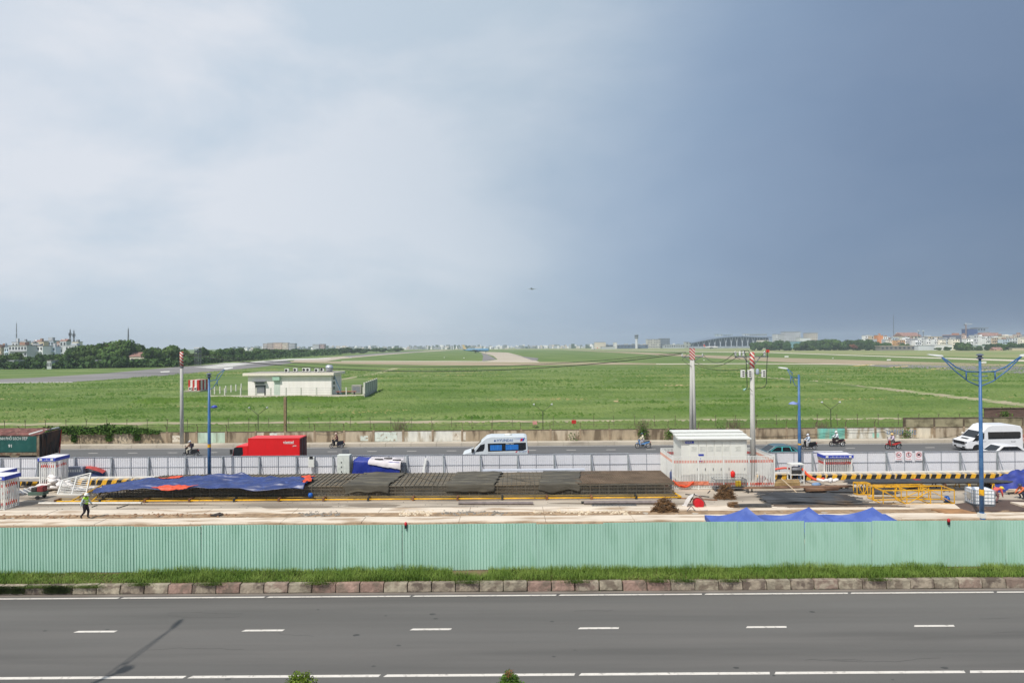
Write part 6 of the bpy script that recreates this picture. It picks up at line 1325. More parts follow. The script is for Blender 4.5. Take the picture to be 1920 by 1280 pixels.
# ================================================================== blue tents
tent_m = mat('tent_blue', P(74, 96, 168), .6, var=.1, scale=1.6, detail=6, col3=P(92, 112, 178), scale3=1.1)
for i, u in enumerate((1400, 1517, 1636)):
    c = D(u, 950, 32.75); s = 1.74
    tn = T('canopy_tent', 'blue pyramid canopy tent behind the green fence, %s of three' % ['left', 'middle', 'right'][i], 'tent', (c.x, 32.75, 0), 0, 'blue canopy tents'); zp, ze = c.z, 2.06
    b = MB(); nn = 10
    cs = [(-s, -s), (s, -s), (s, s), (-s, s)]
    for k in range(4):
        (ax, ay), (bx_, by_) = cs[k], cs[(k + 1) % 4]
        def fn(a, t, ax=ax, ay=ay, bx_=bx_, by_=by_):
            ex, ey = ax + (bx_ - ax) * a, ay + (by_ - ay) * a; r_ = 1 - t; sag = .10 * math.sin(a * math.pi) * r_
            wr_ = .035 * mnoise.noise(Vector((ex * r_ * 2 + i * 7, ey * r_ * 2, t * 3))) * min(1, t * 6) * r_; return (ex * r_, ey * r_, ze + (zp - ze) * (t ** 1.95) - sag * .8 + wr_ * .5)
        b.grid(fn, 24, 18)
    b.build('canopy', tent_m, tn)
    for k in range(4):
        (ax, ay), (bx_, by_) = cs[k], cs[(k + 1) % 4]; b = MB(); b.grid(lambda a, t: (ax + (bx_ - ax) * a, ay + (by_ - ay) * a, ze - .08 * math.sin(a * math.pi) - .22 * t - .04 * abs(math.sin(a * 18)) * t), 20, 2); b.build('valance', tent_m, tn)
    for (x, y) in cs: b = MB(); b.box(x * .98 - .025, x * .98 + .025, y * .98 - .025, y * .98 + .025, 0, ze); b.build('leg', white_steel, tn)
# red warning beacons on the green fence
for i, u in enumerate((761, 1778)):
    p = D(u, 985 if i == 0 else 978.5, 30.75); bc = T('warning_beacon', 'small red warning lamp on the green fence, %s' % ['left of the middle', 'near the right lamp post'][i], 'warning lamp', (p.x, 30.72, p.z), 0, 'warning lamps'); b = MB(); b.lathe([(.06, .02), (.075, .06), (.07, .15), (.03, .2)], n=12); b.build('lens', mat('lens_red', P(190, 40, 48), .3), bc, smooth=True); b = MB(); b.box(-.05, .05, -.05, .05, -.12, .02); b.build('base', black_rubber, bc)
# ================================================================== people
skin_m = mat('skin', P(176, 128, 100), .6, var=.06); hair_m = mat('hair', (.012, .010, .009), .7)
def person_body(J, E, kinds, cols, hands, headdir):
    """skin the joint graph into one continuous body; colour the faces by the nearest limb"""
    names = list(J); idx = {n: i for i, n in enumerate(names)}
    me = bpy.data.meshes.new('tmp'); me.from_pydata([J[n][0] for n in names], [(idx[a], idx[b_]) for a, b_ in E], []); ob = bpy.data.objects.new('tmp', me); COL.objects.link(ob)
    ob.modifiers.new('s', 'SKIN'); ss = ob.modifiers.new('u', 'SUBSURF'); ss.levels = 1; ss.render_levels = 1
    for i, n in enumerate(names):
        d = me.skin_vertices[0].data[i]; r_ = J[n][1]; d.radius = tuple(1.28 * q for q in r_) if isinstance(r_, tuple) else (1.28 * r_, 1.28 * r_); d.use_root = (n == 'pelvis')
    dg = bpy.context.evaluated_depsgraph_get(); ev = bpy.data.meshes.new_from_object(ob.evaluated_get(dg)); bpy.data.objects.remove(ob)
    seg = [(Vector(J[a][0]), Vector(J[b_][0]), k) for (a, b_), k in zip(E, kinds)]
    b = MB(); vs = [v.co.copy() for v in ev.vertices]; off = len(b.v); b.v += [tuple(v) for v in vs]
    for p in ev.polygons:
        c = p.center; best = None
        for a, q, k in seg:
            t = max(0, min(1, (c - a).dot(q - a) / max(1e-9, (q - a).length_squared))); dd = (a + (q - a) * t - c).length
            if best is None or dd < best[0]: best = (dd, k)
        b.f.append(tuple(p.vertices)); b.m.append(best[1])
    # fingers: four and a thumb, curled
    for hn, fw in hands:
        h = Vector(J[hn][0]); fw = Vector(fw).normalized(); side = fw.cross(Vector((0, 0, 1))).normalized()
        for k in range(4):
            o_ = h + side * (.018 * (k - 1.5)); l_ = (.07, .08, .075, .06)[k]; b.tube([o_, o_ + fw * l_ * .55, o_ + fw * l_ * .9 + Vector((0, 0, -.03))], [.009, .008, .006], 5, 5)
        b.tube([h + side * .03, h + side * .05 + fw * .03, h + side * .045 + fw * .06], [.01, .009, .007], 5, 5)
    # face: nose, eyes, ears
    hd = Vector(J['head'][0]); f = Vector(headdir).normalized(); sd_ = f.cross(Vector((0, 0, 1))).normalized()
    b.tube([hd + f * .085 + Vector((0, 0, .02)), hd + f * .12 + Vector((0, 0, -.02))], [.01, .016], 5, 5)
    for s in (-1, 1):
        b.tube([hd + f * .082 + sd_ * .035 * s + Vector((0, 0, .025)), hd + f * .096 + sd_ * .035 * s + Vector((0, 0, .025))], .011, 5, 6)
        b.tube([hd + sd_ * .085 * s, hd + sd_ * .105 * s], [.028, .018], 6, 5)
    b.tube([hd + f * .085 - sd_ * .025 + Vector((0, 0, -.05)), hd + f * .085 + sd_ * .025 + Vector((0, 0, -.05))], .008, 5, 6)
    return b.mesh('body', cols, smooth=True)
E0 = [('pelvis', 'spine'), ('spine', 'chest'), ('chest', 'neck'), ('neck', 'head'), ('head', 'crown'), ('chest', 'shL'), ('shL', 'elL'), ('elL', 'haL'), ('chest', 'shR'), ('shR', 'elR'), ('elR', 'haR'),
      ('pelvis', 'hiL'), ('hiL', 'knL'), ('knL', 'anL'), ('anL', 'toL'), ('pelvis', 'hiR'), ('hiR', 'knR'), ('knR', 'anR'), ('anR', 'toR')]
# material slots: 0 top, 1 sleeves, 2 trousers, 3 shoes, 4 forearm, 5 skin, 6 dark
K0 = [0, 0, 0, 5, 5, 0, 1, 4, 0, 1, 4, 2, 2, 2, 3, 2, 2, 2, 3]
RAD = dict(pelvis=(.15, .12), spine=(.14, .11), chest=(.16, .12), neck=.055, head=(.085, .095), crown=(.07, .08), sh=.075, el=.05, ha=.04, hi=.1, kn=.065, an=.045, to=.035)
def joints(pos):
    return {k: (v, RAD.get(k, RAD.get(k[:2]))) for k, v in pos.items()}
def person(label, pos, cols, loc, rz, hf=((1, 0, -.2), (1, 0, -.2)), headdir=(1, 0, -.1), name='person'):
    t = T(name, label, 'person', loc, rz)
    link('body', person_body(joints(pos), E0, K0, cols, [('haL', hf[0]), ('haR', hf[1])], headdir), t); return t
def helmet(t, pos, m_, tilt=0):
    h = Vector(pos['head']); b = MB(); b.lathe([(.125, 0), (.135, .02), (.13, .08), (.1, .145), (.04, .175)], n=14); b.box(.05, .19, -.09, .09, -.005, .02); b.build('helmet', m_, t, tuple(h + Vector((0, 0, .0))), smooth=True)
ride = dict(pelvis=(-.05, 0, .90), spine=(-.02, 0, 1.12), chest=(.04, 0, 1.34), neck=(.08, 0, 1.49), head=(.11, 0, 1.61), crown=(.11, 0, 1.70), shL=(.05, .18, 1.40), elL=(.22, .25, 1.16), haL=(.46, .29, 1.06), shR=(.05, -.18, 1.40), elR=(.22, -.25, 1.16), haR=(.46, -.29, 1.06),
            hiL=(0, .1, .86), knL=(.36, .17, .78), anL=(.30, .16, .38), toL=(.44, .16, .32), hiR=(0, -.1, .86), knR=(.36, -.17, .78), anR=(.30, -.16, .38), toR=(.44, -.16, .32))
shoe = mat('shoe', (.03, .028, .027), .7)
def cl(n, c): return mat('cloth_' + n, c, .85, var=.12, scale=6)
# ------------------------------------------------------------------ two-wheelers (front towards +x of the thing)
def wheel(parent, x, y, r, w, spoke=False):
    wl = link('wheel', None, parent, (x, y, r)); wl.empty_display_size = .1
    b = MB(); n = 20; o = 0
    prof = [(r * .78, -w / 2), (r * .95, -w / 2), (r, -w * .25), (r, w * .25), (r * .95, w / 2), (r * .78, w / 2)]
    b.lathe(prof, n=n, axis='y'); b.f = b.f[:-2]; b.m = b.m[:-2]; b.build('tyre', black_rubber, wl)
    b = MB(); b.lathe([(r * .78, -w * .35), (r * .7, -w * .3), (r * .7, w * .3), (r * .78, w * .35)], n=n, axis='y'); b.f = b.f[:-2]; b.m = b.m[:-2]
    if spoke:
        for k in range(10): a = k * .628; b.bar((.03 * math.cos(a), 0, .03 * math.sin(a)), (r * .72 * math.cos(a), 0, r * .72 * math.sin(a)), .012)
    else:
        for k in range(5): a = k * 1.2566; b.bar((.03 * math.cos(a), 0, .03 * math.sin(a)), (r * .72 * math.cos(a), 0, r * .72 * math.sin(a)), .05)
    b.lathe([(.05, -w * .5), (.05, w * .5)], n=8, axis='y'); b.build('rim', chrome, wl)
    return wl
def scooter(label, loc, rz, paint, seat_m, moto=False, group='motorbikes riding on the far road'):
    t = T('motorbike' if moto else 'scooter', label, 'motorbike' if moto else 'scooter', loc, rz, group); r = .29 if moto else .235; xf, xr = (.66, -.58) if moto else (.66, -.56)
    wheel(t, xf, 0, r, .09, moto); wheel(t, xr, 0, r, .1, moto)
    b = MB(); b.prism([(xf - r * 1.0, r * 1.4), (xf - r * .6, r * 2.0), (xf, r * 2.16), (xf + r * .75, r * 1.9), (xf + r * .6, r * 1.8), (xf, r * 2.05), (xf - r * .55, r * 1.85)], -.06, .06); b.build('front_fender', paint, t)
    b = MB(); b.prism([(.30, .34), (.36, .34), (.50, .70), (.56, .98), (.46, 1.04), (.40, .98), (.36, .72)], -.17, .17); b.build('leg_shield', paint, t, bev=.03)
    if moto:
        b = MB(); b.prism([(.36, .45), (.40, .62), (.05, .60), (-.25, .72), (-.78, .80), (-.72, .66), (-.3, .5), (.0, .32)], -.1, .1); b.build('body_shell', paint, t, bev=.025)
        b = MB(); b.box(-.12, .22, -.11, .11, .24, .48); b.build('engine', dark_steel, t, bev=.04)
    else:
        b = MB(); b.box(-.05, .40, -.15, .15, .27, .34); b.build('foot_board', dark_steel, t)
        b = MB(); b.prism([(-.02, .30), (.02, .60), (-.08, .72), (-.72, .78), (-.82, .68), (-.70, .46), (-.42, .40), (-.2, .30)], -.15, .15); b.build('body_shell', paint, t, bev=.04)
    b = MB(); b.prism([(.08, .72), (.08, .78), (-.3, .82), (-.74, .88), (-.76, .80), (-.3, .74)], -.12, .12); b.build('seat', seat_m, t, bev=.025)
    b = MB(); b.tube([(.42, -.32, 1.04), (.50, -.15, 1.02), (.52, 0, 1.0), (.50, .15, 1.02), (.42, .32, 1.04)], .02, 6); b.build('handlebar', black_rubber, t)
    b = MB(); b.tube([(.50, 0, .98), (xf, 0, r)], .03, 6); b.tube([(.54, .07, .6), (xf, .07, r)], .02, 6); b.tube([(.54, -.07, .6), (xf, -.07, r)], .02, 6); b.build('fork', dark_steel, t)
    b = MB(); b.lathe([(.09, .54), (.08, .6), (.04, .63)], (0, 0, .94), 12, axis='x'); b.build('headlight', chrome, t)
    for s in (-1, 1): b = MB(); b.tube([(.46, .24 * s, 1.05), (.44, .30 * s, 1.22)], .012, 5); b.box(.42, .45, .30 * s - .06, .30 * s + .06, 1.2, 1.29); b.build('mirror', black_rubber, t)
    b = MB(); b.tube([(.05, -.14, .26), (-.35, -.17, .26), (-.85, -.18, .34)], [.03, .05, .055], 8); b.build('exhaust', chrome, t)
    b = MB(); b.box(-.86, -.80, -.08, .08, .68, .76); b.build('tail_light', mat('tail_red', P(180, 20, 24), .3), t)
    b = MB(); b.prism([(-.84, .62), (-.70, .60), (-.92, .34), (-.96, .34)], -.06, .06); b.build('rear_guard', black_rubber, t)
    return t
bikes = [  # u, v ground, bike label, paint, moto, rider label, top, sleeve, trousers, helmet
    (358, 856, 'black scooter ridden left, the leftmost two wheeler on the far road', P(28, 28, 32), False, 'rider in dark top and pale trousers with a backpack on the leftmost scooter', P(74, 66, 78), P(150, 120, 100), P(206, 198, 180), P(200, 204, 208)),
    (632, 839.5, 'dark blue scooter just right of the red truck', P(20, 26, 44), False, 'rider in maroon top on the dark blue scooter right of the red truck', P(96, 44, 52), P(186, 150, 128), P(40, 40, 48), P(206, 180, 166)),
    (1206, 840, 'light blue underbone motorbike left of the white kiosk', P(92, 142, 196), True, 'rider in cream shirt on the light blue motorbike', P(222, 212, 186), P(222, 212, 186), P(170, 168, 176), P(60, 84, 90)),
    (1517, 842.5, 'black scooter just right of the middle blue lamp post', P(24, 24, 30), False, 'rider covered in pale blue jacket and hood on the scooter by the lamp post', P(190, 202, 218), P(190, 202, 218), P(184, 184, 186), P(214, 218, 226)),
    (1570, 836.5, 'dark maroon motorbike in front of the teal wall panels', P(52, 30, 34), True, 'rider with white helmet and white shirt before the teal wall', P(216, 220, 226), P(216, 220, 226), P(48, 42, 44), P(230, 232, 234)),
    (1675, 841.5, 'red motorbike above the three warning signs', P(196, 62, 58), True, 'rider with yellow helmet and pale pink shirt on the red motorbike', P(196, 180, 196), P(200, 186, 200), P(92, 88, 84), P(226, 190, 120)),
    (1807, 839, 'grey motorbike half hidden behind the white van nose', P(60, 64, 72), True, 'rider with pale helmet behind the white van nose', P(120, 116, 110), P(150, 140, 130), P(70, 70, 74), P(222, 214, 200))]
for i, (u, v, lb, pc, moto, rl, c0, c1, c2, hc) in enumerate(bikes):
    p = G(u, v); pm2 = mat('bike_paint_%d' % i, pc, .3, var=.06, spec=.6); scooter(lb, (p.x, p.y, 0), math.pi, pm2, black_rubber, moto)
    t = person(rl, ride, [cl('t%d' % i, c0), cl('s%d' % i, c1), cl('p%d' % i, c2), shoe, cl('s%d' % i, c1), skin_m, hair_m], (p.x, p.y, 0), math.pi); helmet(t, ride, mat('helmet_%d' % i, hc, .35, var=.04))
    if i == 0: b = MB(); b.box(-.26, -.1, -.15, .15, 1.05, 1.45); b.build('backpack', cl('bag', P(48, 40, 52)), t, bev=.05)
# walking worker (front towards +x)
walk = dict(pelvis=(0, 0, .93), spine=(.0, 0, 1.12), chest=(.02, 0, 1.34), neck=(.04, 0, 1.48), head=(.08, 0, 1.585), crown=(.09, 0, 1.66), shL=(.02, .19, 1.39), elL=(.12, .23, 1.12), haL=(.30, .22, .96), shR=(.02, -.19, 1.39), elR=(-.10, -.24, 1.12), haR=(-.12, -.25, .88),
            hiL=(0, .09, .88), knL=(.16, .09, .50), anL=(.10, .09, .09), toL=(.27, .09, .04), hiR=(0, -.09, .88), knR=(.02, -.09, .48), anR=(-.26, -.09, .15), toR=(-.16, -.09, .03))
p = G(160, 971.5, .1)
wk = person('worker in yellow green vest and white helmet walking on the guide wall', walk, [cl('vest', P(176, 232, 44)), cl('wsl', P(176, 190, 196)), cl('wtr', P(40, 32, 42)), shoe, cl('wsl', P(176, 190, 196)), mat('glove', (.05, .045, .045), .8), hair_m], (p.x, p.y, .1), 0, hf=((.4, 0, -1), (0, 0, -1)), headdir=(1, 0, -.25)); helmet(wk, walk, mat('hard_hat', P(232, 232, 228), .35))
b = MB(); b.lathe([(.172, .0), (.176, .05)], n=16); o = b.build('reflective_band', mat('reflective', P(206, 210, 190), .4), wk, (.01, 0, 1.10)); o.scale = (.82, 1.06, 1)
b = MB(); b.lathe([(.172, .0), (.176, .05)], n=16); o = b.build('reflective_band', mat('reflective'), wk, (.01, 0, 1.24)); o.scale = (.86, 1.08, 1)
# bending worker at the right
bend = dict(pelvis=(-.12, 0, .80), spine=(.05, 0, .93), chest=(.25, 0, .98), neck=(.40, 0, .99), head=(.52, 0, .97), crown=(.59, 0, 1.02), shL=(.28, .19, .98), elL=(.34, .22, .70), haL=(.42, .14, .46), shR=(.28, -.19, .98), elR=(.36, -.22, .70), haR=(.46, -.14, .46),
            hiL=(-.10, .1, .76), knL=(.12, .14, .44), anL=(-.08, .14, .08), toL=(.1, .14, .04), hiR=(-.10, -.1, .76), knR=(.14, -.12, .42), anR=(-.04, -.12, .08), toR=(.14, -.12, .04))
p = G(1866, 943); bd = person('worker in coral shirt and yellow helmet bending beside the white tank', bend, [cl('coral', P(216, 96, 90)), cl('coral', P(216, 96, 90)), cl('bt', P(130, 96, 96)), shoe, cl('coral', P(216, 96, 90)), skin_m, hair_m], (p.x, p.y, .08), R(5), hf=((.5, 0, -1), (.5, 0, -1)), headdir=(1, 0, -.6)); helmet(bd, bend, mat('hat_yellow', P(224, 206, 50), .4))
crouch = dict(pelvis=(-.1, 0, .42), spine=(.0, 0, .60), chest=(.12, 0, .78), neck=(.2, 0, .90), head=(.27, 0, .98), crown=(.3, 0, 1.06), shL=(.14, .19, .82), elL=(.32, .2, .62), haL=(.5, .12, .44), shR=(.14, -.19, .82), elR=(.34, -.2, .62), haR=(.52, -.12, .42),
              hiL=(-.08, .1, .38), knL=(.26, .18, .52), anL=(.08, .16, .08), toL=(.24, .16, .04), hiR=(-.08, -.1, .38), knR=(.28, -.16, .5), anR=(.1, -.14, .08), toR=(.26, -.14, .04))
p = G(1912, 935); cw_ = person('crouching worker in orange top at the right edge of the site', crouch, [cl('or', P(206, 112, 76)), cl('or', P(206, 112, 76)), cl('ct', P(52, 56, 76)), shoe, cl('or', P(206, 112, 76)), skin_m, hair_m], (p.x + .3, p.y, .02), math.pi); helmet(cw_, crouch, mat('hat_blue', P(60, 70, 96), .4))
# ================================================================== vehicles (front towards -x, camera side -y)
def car_wheels(t, xs, W_, r, w=.2):
    for x in xs:
        for s in (-1, 1): wheel(t, x, s * (W_ / 2 - w * .45), r, w)
def panel(t, name, poly, y, m_, th=.012):
    b = MB(); b.prism(poly, y - th, y); return b.build(name, m_, t)
def sloped(t, name, x0, z0, x1, z1, hw0, hw1, m_, off=.012):
    d = Vector((x1 - x0, 0, z1 - z0)).normalized(); n_ = Vector((-d.z, 0, d.x)) * off; b = MB()
    q = [Vector((x0, -hw0, z0)), Vector((x0, hw0, z0)), Vector((x1, hw1, z1)), Vector((x1, -hw1, z1))]
    b.add([tuple(v_ + n_) for v_ in q] + [tuple(v_ - n_) for v_ in q], [(0, 1, 2, 3), (7, 6, 5, 4), (0, 4, 5, 1), (1, 5, 6, 2), (2, 6, 7, 3), (3, 7, 4, 0)]); return b.build(name, m_, t)
red_truck = mat('truck_red', P(222, 22, 26), .42, var=.04, scale=.8, spec=.5)
# --- red box truck
YN = 58.4; xr = D(562, 850, YN).x; xl = D(434, 850, YN).x; L_ = xr - xl; W_ = 2.0
rt_ = T('box_truck', 'bright red box truck with white lettering driving left', 'truck', (xl, YN + W_ / 2, 0)); hw = W_ / 2
bxs = D(465, 850, YN).x - xl; zt_b = D(520, 821.3, YN).z
b = MB(); b.box(bxs, L_, -hw, hw, .85, zt_b); bx_o = b.build('cargo_box', red_truck, rt_, bev=.025)
for x in np.linspace(bxs + .05, L_ - .05, 4): b = MB(); b.box(x - .03, x + .03, -hw - .012, -hw - .001, .87, zt_b - .03); b.build('box_rib', red_truck, bx_o)
b = MB(); b.box(bxs, L_, -hw - .015, -hw - .001, zt_b - .09, zt_b + .01); b.build('box_rim', red_truck, bx_o)
for s in (-1, 1): b = MB(); b.box(L_ + .003, L_ + .03, min(s * .04, s * (hw - .06)), max(s * .04, s * (hw - .06)), .95, zt_b - .1); d_ = b.build('rear_door', mat('door_maroon', P(98, 34, 38), .6, var=.15), rt_); b = MB(); b.bar((L_ + .045, s * .3, 1.0), (L_ + .045, s * .3, zt_b - .15), .04); b.build('lock_bar', grey_steel, d_)
zc_ = D(450, 835.5, YN).z
b = MB(); b.prism([(0.02, .45), (0, 1.0), (.16, zc_ - .35), (.45, zc_ - .05), (.7, zc_), (1.55, zc_), (1.6, .45)], -hw + .06, hw - .06); b.build('cab', red_truck, rt_, bev=.06)
zb_, zt2 = D(440, 852.5, YN).z, D(440, 838.5, YN).z
panel(rt_, 'side_window', [(.12, zb_ - .3), (.2, zt2 - .1), (.38, zt2), (1.05, zt2), (1.1, zb_ + .05), (.7, zb_ - .25)], -hw + .058, dark_glass)
sloped(rt_, 'windscreen', .03, 1.15, .30, zc_ - .22, hw - .15, hw - .2, dark_glass)
b = MB(); b.box(-.1, .12, -hw - .16, -hw + .0, 1.5, 1.95); b.build('mirror', black_rubber, rt_, bev=.03)
b = MB(); b.box(.1, L_ - .1, -.5, .5, .5, .84); b.build('chassis', dark_steel, rt_); b = MB(); b.box(-.08, .1, -hw + .1, hw - .1, .35, .6); b.build('bumper', dark_steel, rt_)
for s in (-.7, .7): b = MB(); b.box(-.03, .03, s - .15, s + .15, .75, .92); b.build('headlight', chrome, rt_)
car_wheels(rt_, (.95, L_ - 1.5), W_, .4, .24)
tx = D(531, 830, YN).x - xl
put_text('lettering', 'viettel', .42, white_paint, rt_, (tx, -hw - .016, D(545, 831.3, YN).z), bold=True, sx=D(557, 831, YN).x - D(531, 831, YN).x and .98)
put_text('lettering', 'post', .2, white_paint, rt_, (D(549, 835, YN).x - xl, -hw - .016, D(553, 836.3, YN).z), bold=True)
# --- vans
def van(label, xn, yn, L_, W_, H_, paint, kind):
    t = T('passenger_van', label, 'van', (xn, yn + W_ / 2, 0)); hw = W_ / 2; f = H_ / 2.72
    if kind == 0: pr = [(0, .4), (-.0, .85), (.12, 1.05), (1.0, 1.32), (1.95, 2.2), (2.45, 2.6), (2.9, 2.7), (L_ - .35, 2.72), (L_ - .1, 2.62), (L_, 1.3), (L_, .4)]
    else: pr = [(.05, .38), (0, .75), (.08, 1.12), (.95, 1.42), (1.75, 2.12), (2.3, 2.62), (2.8, 2.74), (L_ - .9, 2.74), (L_ - .25, 2.62), (L_ - .05, 2.3), (L_, 1.2), (L_, .4)]
    pr = [(x, z * f) for x, z in pr]
    b = MB(); b.prism(pr, -hw, hw); b.build('body', paint, t, smooth=False, bev=.09, seg=3)
    return t, pr, hw
silver = mat('van_silver', P(208, 214, 218), .3, .0, var=.03, spec=.6); vwhite = mat('van_white', P(232, 232, 234), .3, var=.02, spec=.6)
YN = 60.0; xn = D(866, 850, YN).x; xe = D(990, 850, YN).x; L_ = xe - xn; HV = D(950, 817, YN + .2).z
v1, pr, hw = van('silver white minibus with blue lettering and blue curtains in the middle of the far road', xn, YN, L_, 2.05, HV, silver, 0)
XX = lambda u: D(u, 840, YN).x - xn
ZZ = lambda v: D(930, v, YN).z
y_ = -hw - .002
panel(v1, 'door_window', [(XX(891), ZZ(847)), (XX(893.5), ZZ(843)), (XX(901), ZZ(833.5)), (XX(909), ZZ(831.5)), (XX(908.5), ZZ(840)), (XX(906), ZZ(845))], y_, dark_glass)
sw = panel(v1, 'side_window', [(XX(915), ZZ(846)), (XX(914.5), ZZ(831)), (XX(986), ZZ(829.5)), (XX(986.5), ZZ(842)), (XX(980), ZZ(844.5))], y_, dark_glass)
cur = mat('curtain_blue', P(36, 112, 190), .8, var=.2, scale=5, stretch=(4, 1, .3))
panel(sw, 'curtain', [(XX(919), ZZ(844)), (XX(919), ZZ(834)), (XX(941), ZZ(833.6)), (XX(941), ZZ(843.8))], y_ - .012, cur, .004); panel(sw, 'curtain', [(XX(948), ZZ(843.4)), (XX(948), ZZ(833.6)), (XX(972), ZZ(833.2)), (XX(972), ZZ(842.8))], y_ - .012, cur, .004)
put_text('phone_lettering', '08.88.88 77.88.38', .13, white_paint, sw, (XX(948), y_ - .02, ZZ(832.4)), bold=True, sx=.85)
hb = mat('lettering_blue', P(60, 96, 150), .5)
put_text('lettering', 'HYUNDAI', .36, hb, v1, (XX(931.5), y_ - .004, ZZ(827.6)), bold=True, sx=1.0)
b = MB(); b.lathe([(.1, -.006), (.1, 0)], (XX(928), y_, ZZ(826)), 14, axis='y'); b.build('logo', hb, v1)
panel(v1, 'red_flash', [(XX(975), ZZ(827)), (XX(976.5), ZZ(822.5)), (XX(981), ZZ(822)), (XX(979), ZZ(827))], y_, mat('flash_red', P(190, 40, 70), .5), .006); panel(v1, 'blue_flash', [(XX(979.1), ZZ(827)), (XX(981.1), ZZ(821.5)), (XX(984.5), ZZ(820.5)), (XX(982), ZZ(827))], y_, mat('flash_blue', P(36, 84, 176), .5), .006); panel(v1, 'blue_flash', [(XX(962), ZZ(822.3)), (XX(976), ZZ(821.6)), (XX(981), ZZ(821.4)), (XX(976.4), ZZ(822.6))], y_, mat('flash_blue'), .005)
panel(v1, 'red_flash', [(XX(966), ZZ(848)), (XX(968), ZZ(845.5)), (XX(971), ZZ(845.5)), (XX(969), ZZ(848))], y_, mat('flash_red'), .006); put_text('lettering', 'DU LỊCH', .2, hb, v1, (XX(972.5), y_ - .004, ZZ(847.6)), bold=True)
f = HV / 2.72; sloped(v1, 'windscreen', 1.08, 1.38 * f, 1.88, 2.12 * f, hw - .12, hw - .2, dark_glass)
b = MB(); b.box(XX(884), XX(889), -hw - .2, -hw, ZZ(847), ZZ(840.5)); b.build('mirror', black_rubber, v1, bev=.03); b = MB(); b.box(L_ - .02, L_ + .03, -hw + .02, -hw + .2, ZZ(849), ZZ(844)); b.build('tail_light', mat('tail_red'), v1)
b = MB(); b.lathe([(.4, 0), (.36, .1), (.1, .14)], (XX(953), 0, HV - .005), 14); b.build('roof_vent', white_paint, v1, smooth=True)
b = MB(); b.box(XX(914.5), XX(986), y_ - .002, y_ + .001, ZZ(849.5), ZZ(849)); b.build('side_trim', grey_steel, v1)
car_wheels(v1, (1.15, L_ - 1.5), 2.05, .36, .22)
YN = 64.6; xn = D(1812, 840, YN).x; xe = D(1919, 840, YN).x; L_ = xe - xn; HV = D(1870, 796, YN + .4).z
v2, pr, hw = van('white high roof van with dark windows at the right end of the far road', xn, YN, L_, 2.1, HV, vwhite, 1); f = HV / 2.72
XX = lambda u: D(u, 830, YN).x - xn
ZZ = lambda v: D(1870, v, YN).z
y_ = -hw - .002
panel(v2, 'door_window', [(XX(1823), ZZ(827)), (XX(1830), ZZ(819)), (XX(1838), ZZ(812)), (XX(1846), ZZ(811)), (XX(1845.5), ZZ(822)), (XX(1842), ZZ(824))], y_, dark_glass)
sw = panel(v2, 'side_window', [(XX(1853), ZZ(823)), (XX(1852.5), ZZ(809.5)), (XX(1912), ZZ(809)), (XX(1914), ZZ(811)), (XX(1914), ZZ(820)), (XX(1911), ZZ(822))], y_, dark_glass)
for u in (1880, 1899): b = MB(); b.box(XX(u) - .02, XX(u) + .02, y_ - .016, y_ - .013, ZZ(822), ZZ(809.6)); b.build('window_bar', dark_steel, sw)
sloped(v2, 'windscreen', 1.0, 1.46 * f, 1.7, 2.08 * f, hw - .1, hw - .18, dark_glass)
b = MB(); b.box(-.03, .05, -hw + .25, hw - .25, .78 * f, 1.08 * f); g_ = b.build('grille', black_rubber, v2, bev=.02)
for s in (-1, 1): b = MB(); b.box(-.03, .14, s * (hw - .14) - .12, s * (hw - .14) + .12, .92 * f, 1.1 * f); b.build('headlight', chrome, v2, bev=.03)
for s in (-1, 1): b = MB(); b.box(-.02, .06, s * .62 - .16, s * .62 + .16, .42 * f, .58 * f); b.build('fog_lamp', dark_steel, v2, bev=.02)
sloped(v2, 'bonnet_vent', .5, 1.28 * f, .75, 1.36 * f, .5, .55, dark_steel, .008)
b = MB(); b.lathe([(.47, -.012), (.47, 0)], (1.15, -hw - .001, .42), 20, axis='y'); b.build('wheel_arch', black_rubber, v2)
b = MB(); b.box(XX(1843), XX(1849), y_ - .006, y_, ZZ(827.6), ZZ(827)); b.build('door_handle', dark_steel, v2)
put_text('lettering', 'TRANSIT', .14, grey_steel, v2, (XX(1895), y_ - .004, ZZ(828.6)), bold=True)
b = MB(); b.box(.95, 1.15, -hw - .22, -hw, 1.5, 1.9); b.build('mirror', black_rubber, v2, bev=.03); b = MB(); b.box(L_ - .02, L_ + .03, -hw + .02, -hw + .2, 1.2, 1.9); b.build('tail_light', mat('tail_red'), v2)
car_wheels(v2, (1.15, L_ - 1.6), 2.1, .37, .22)
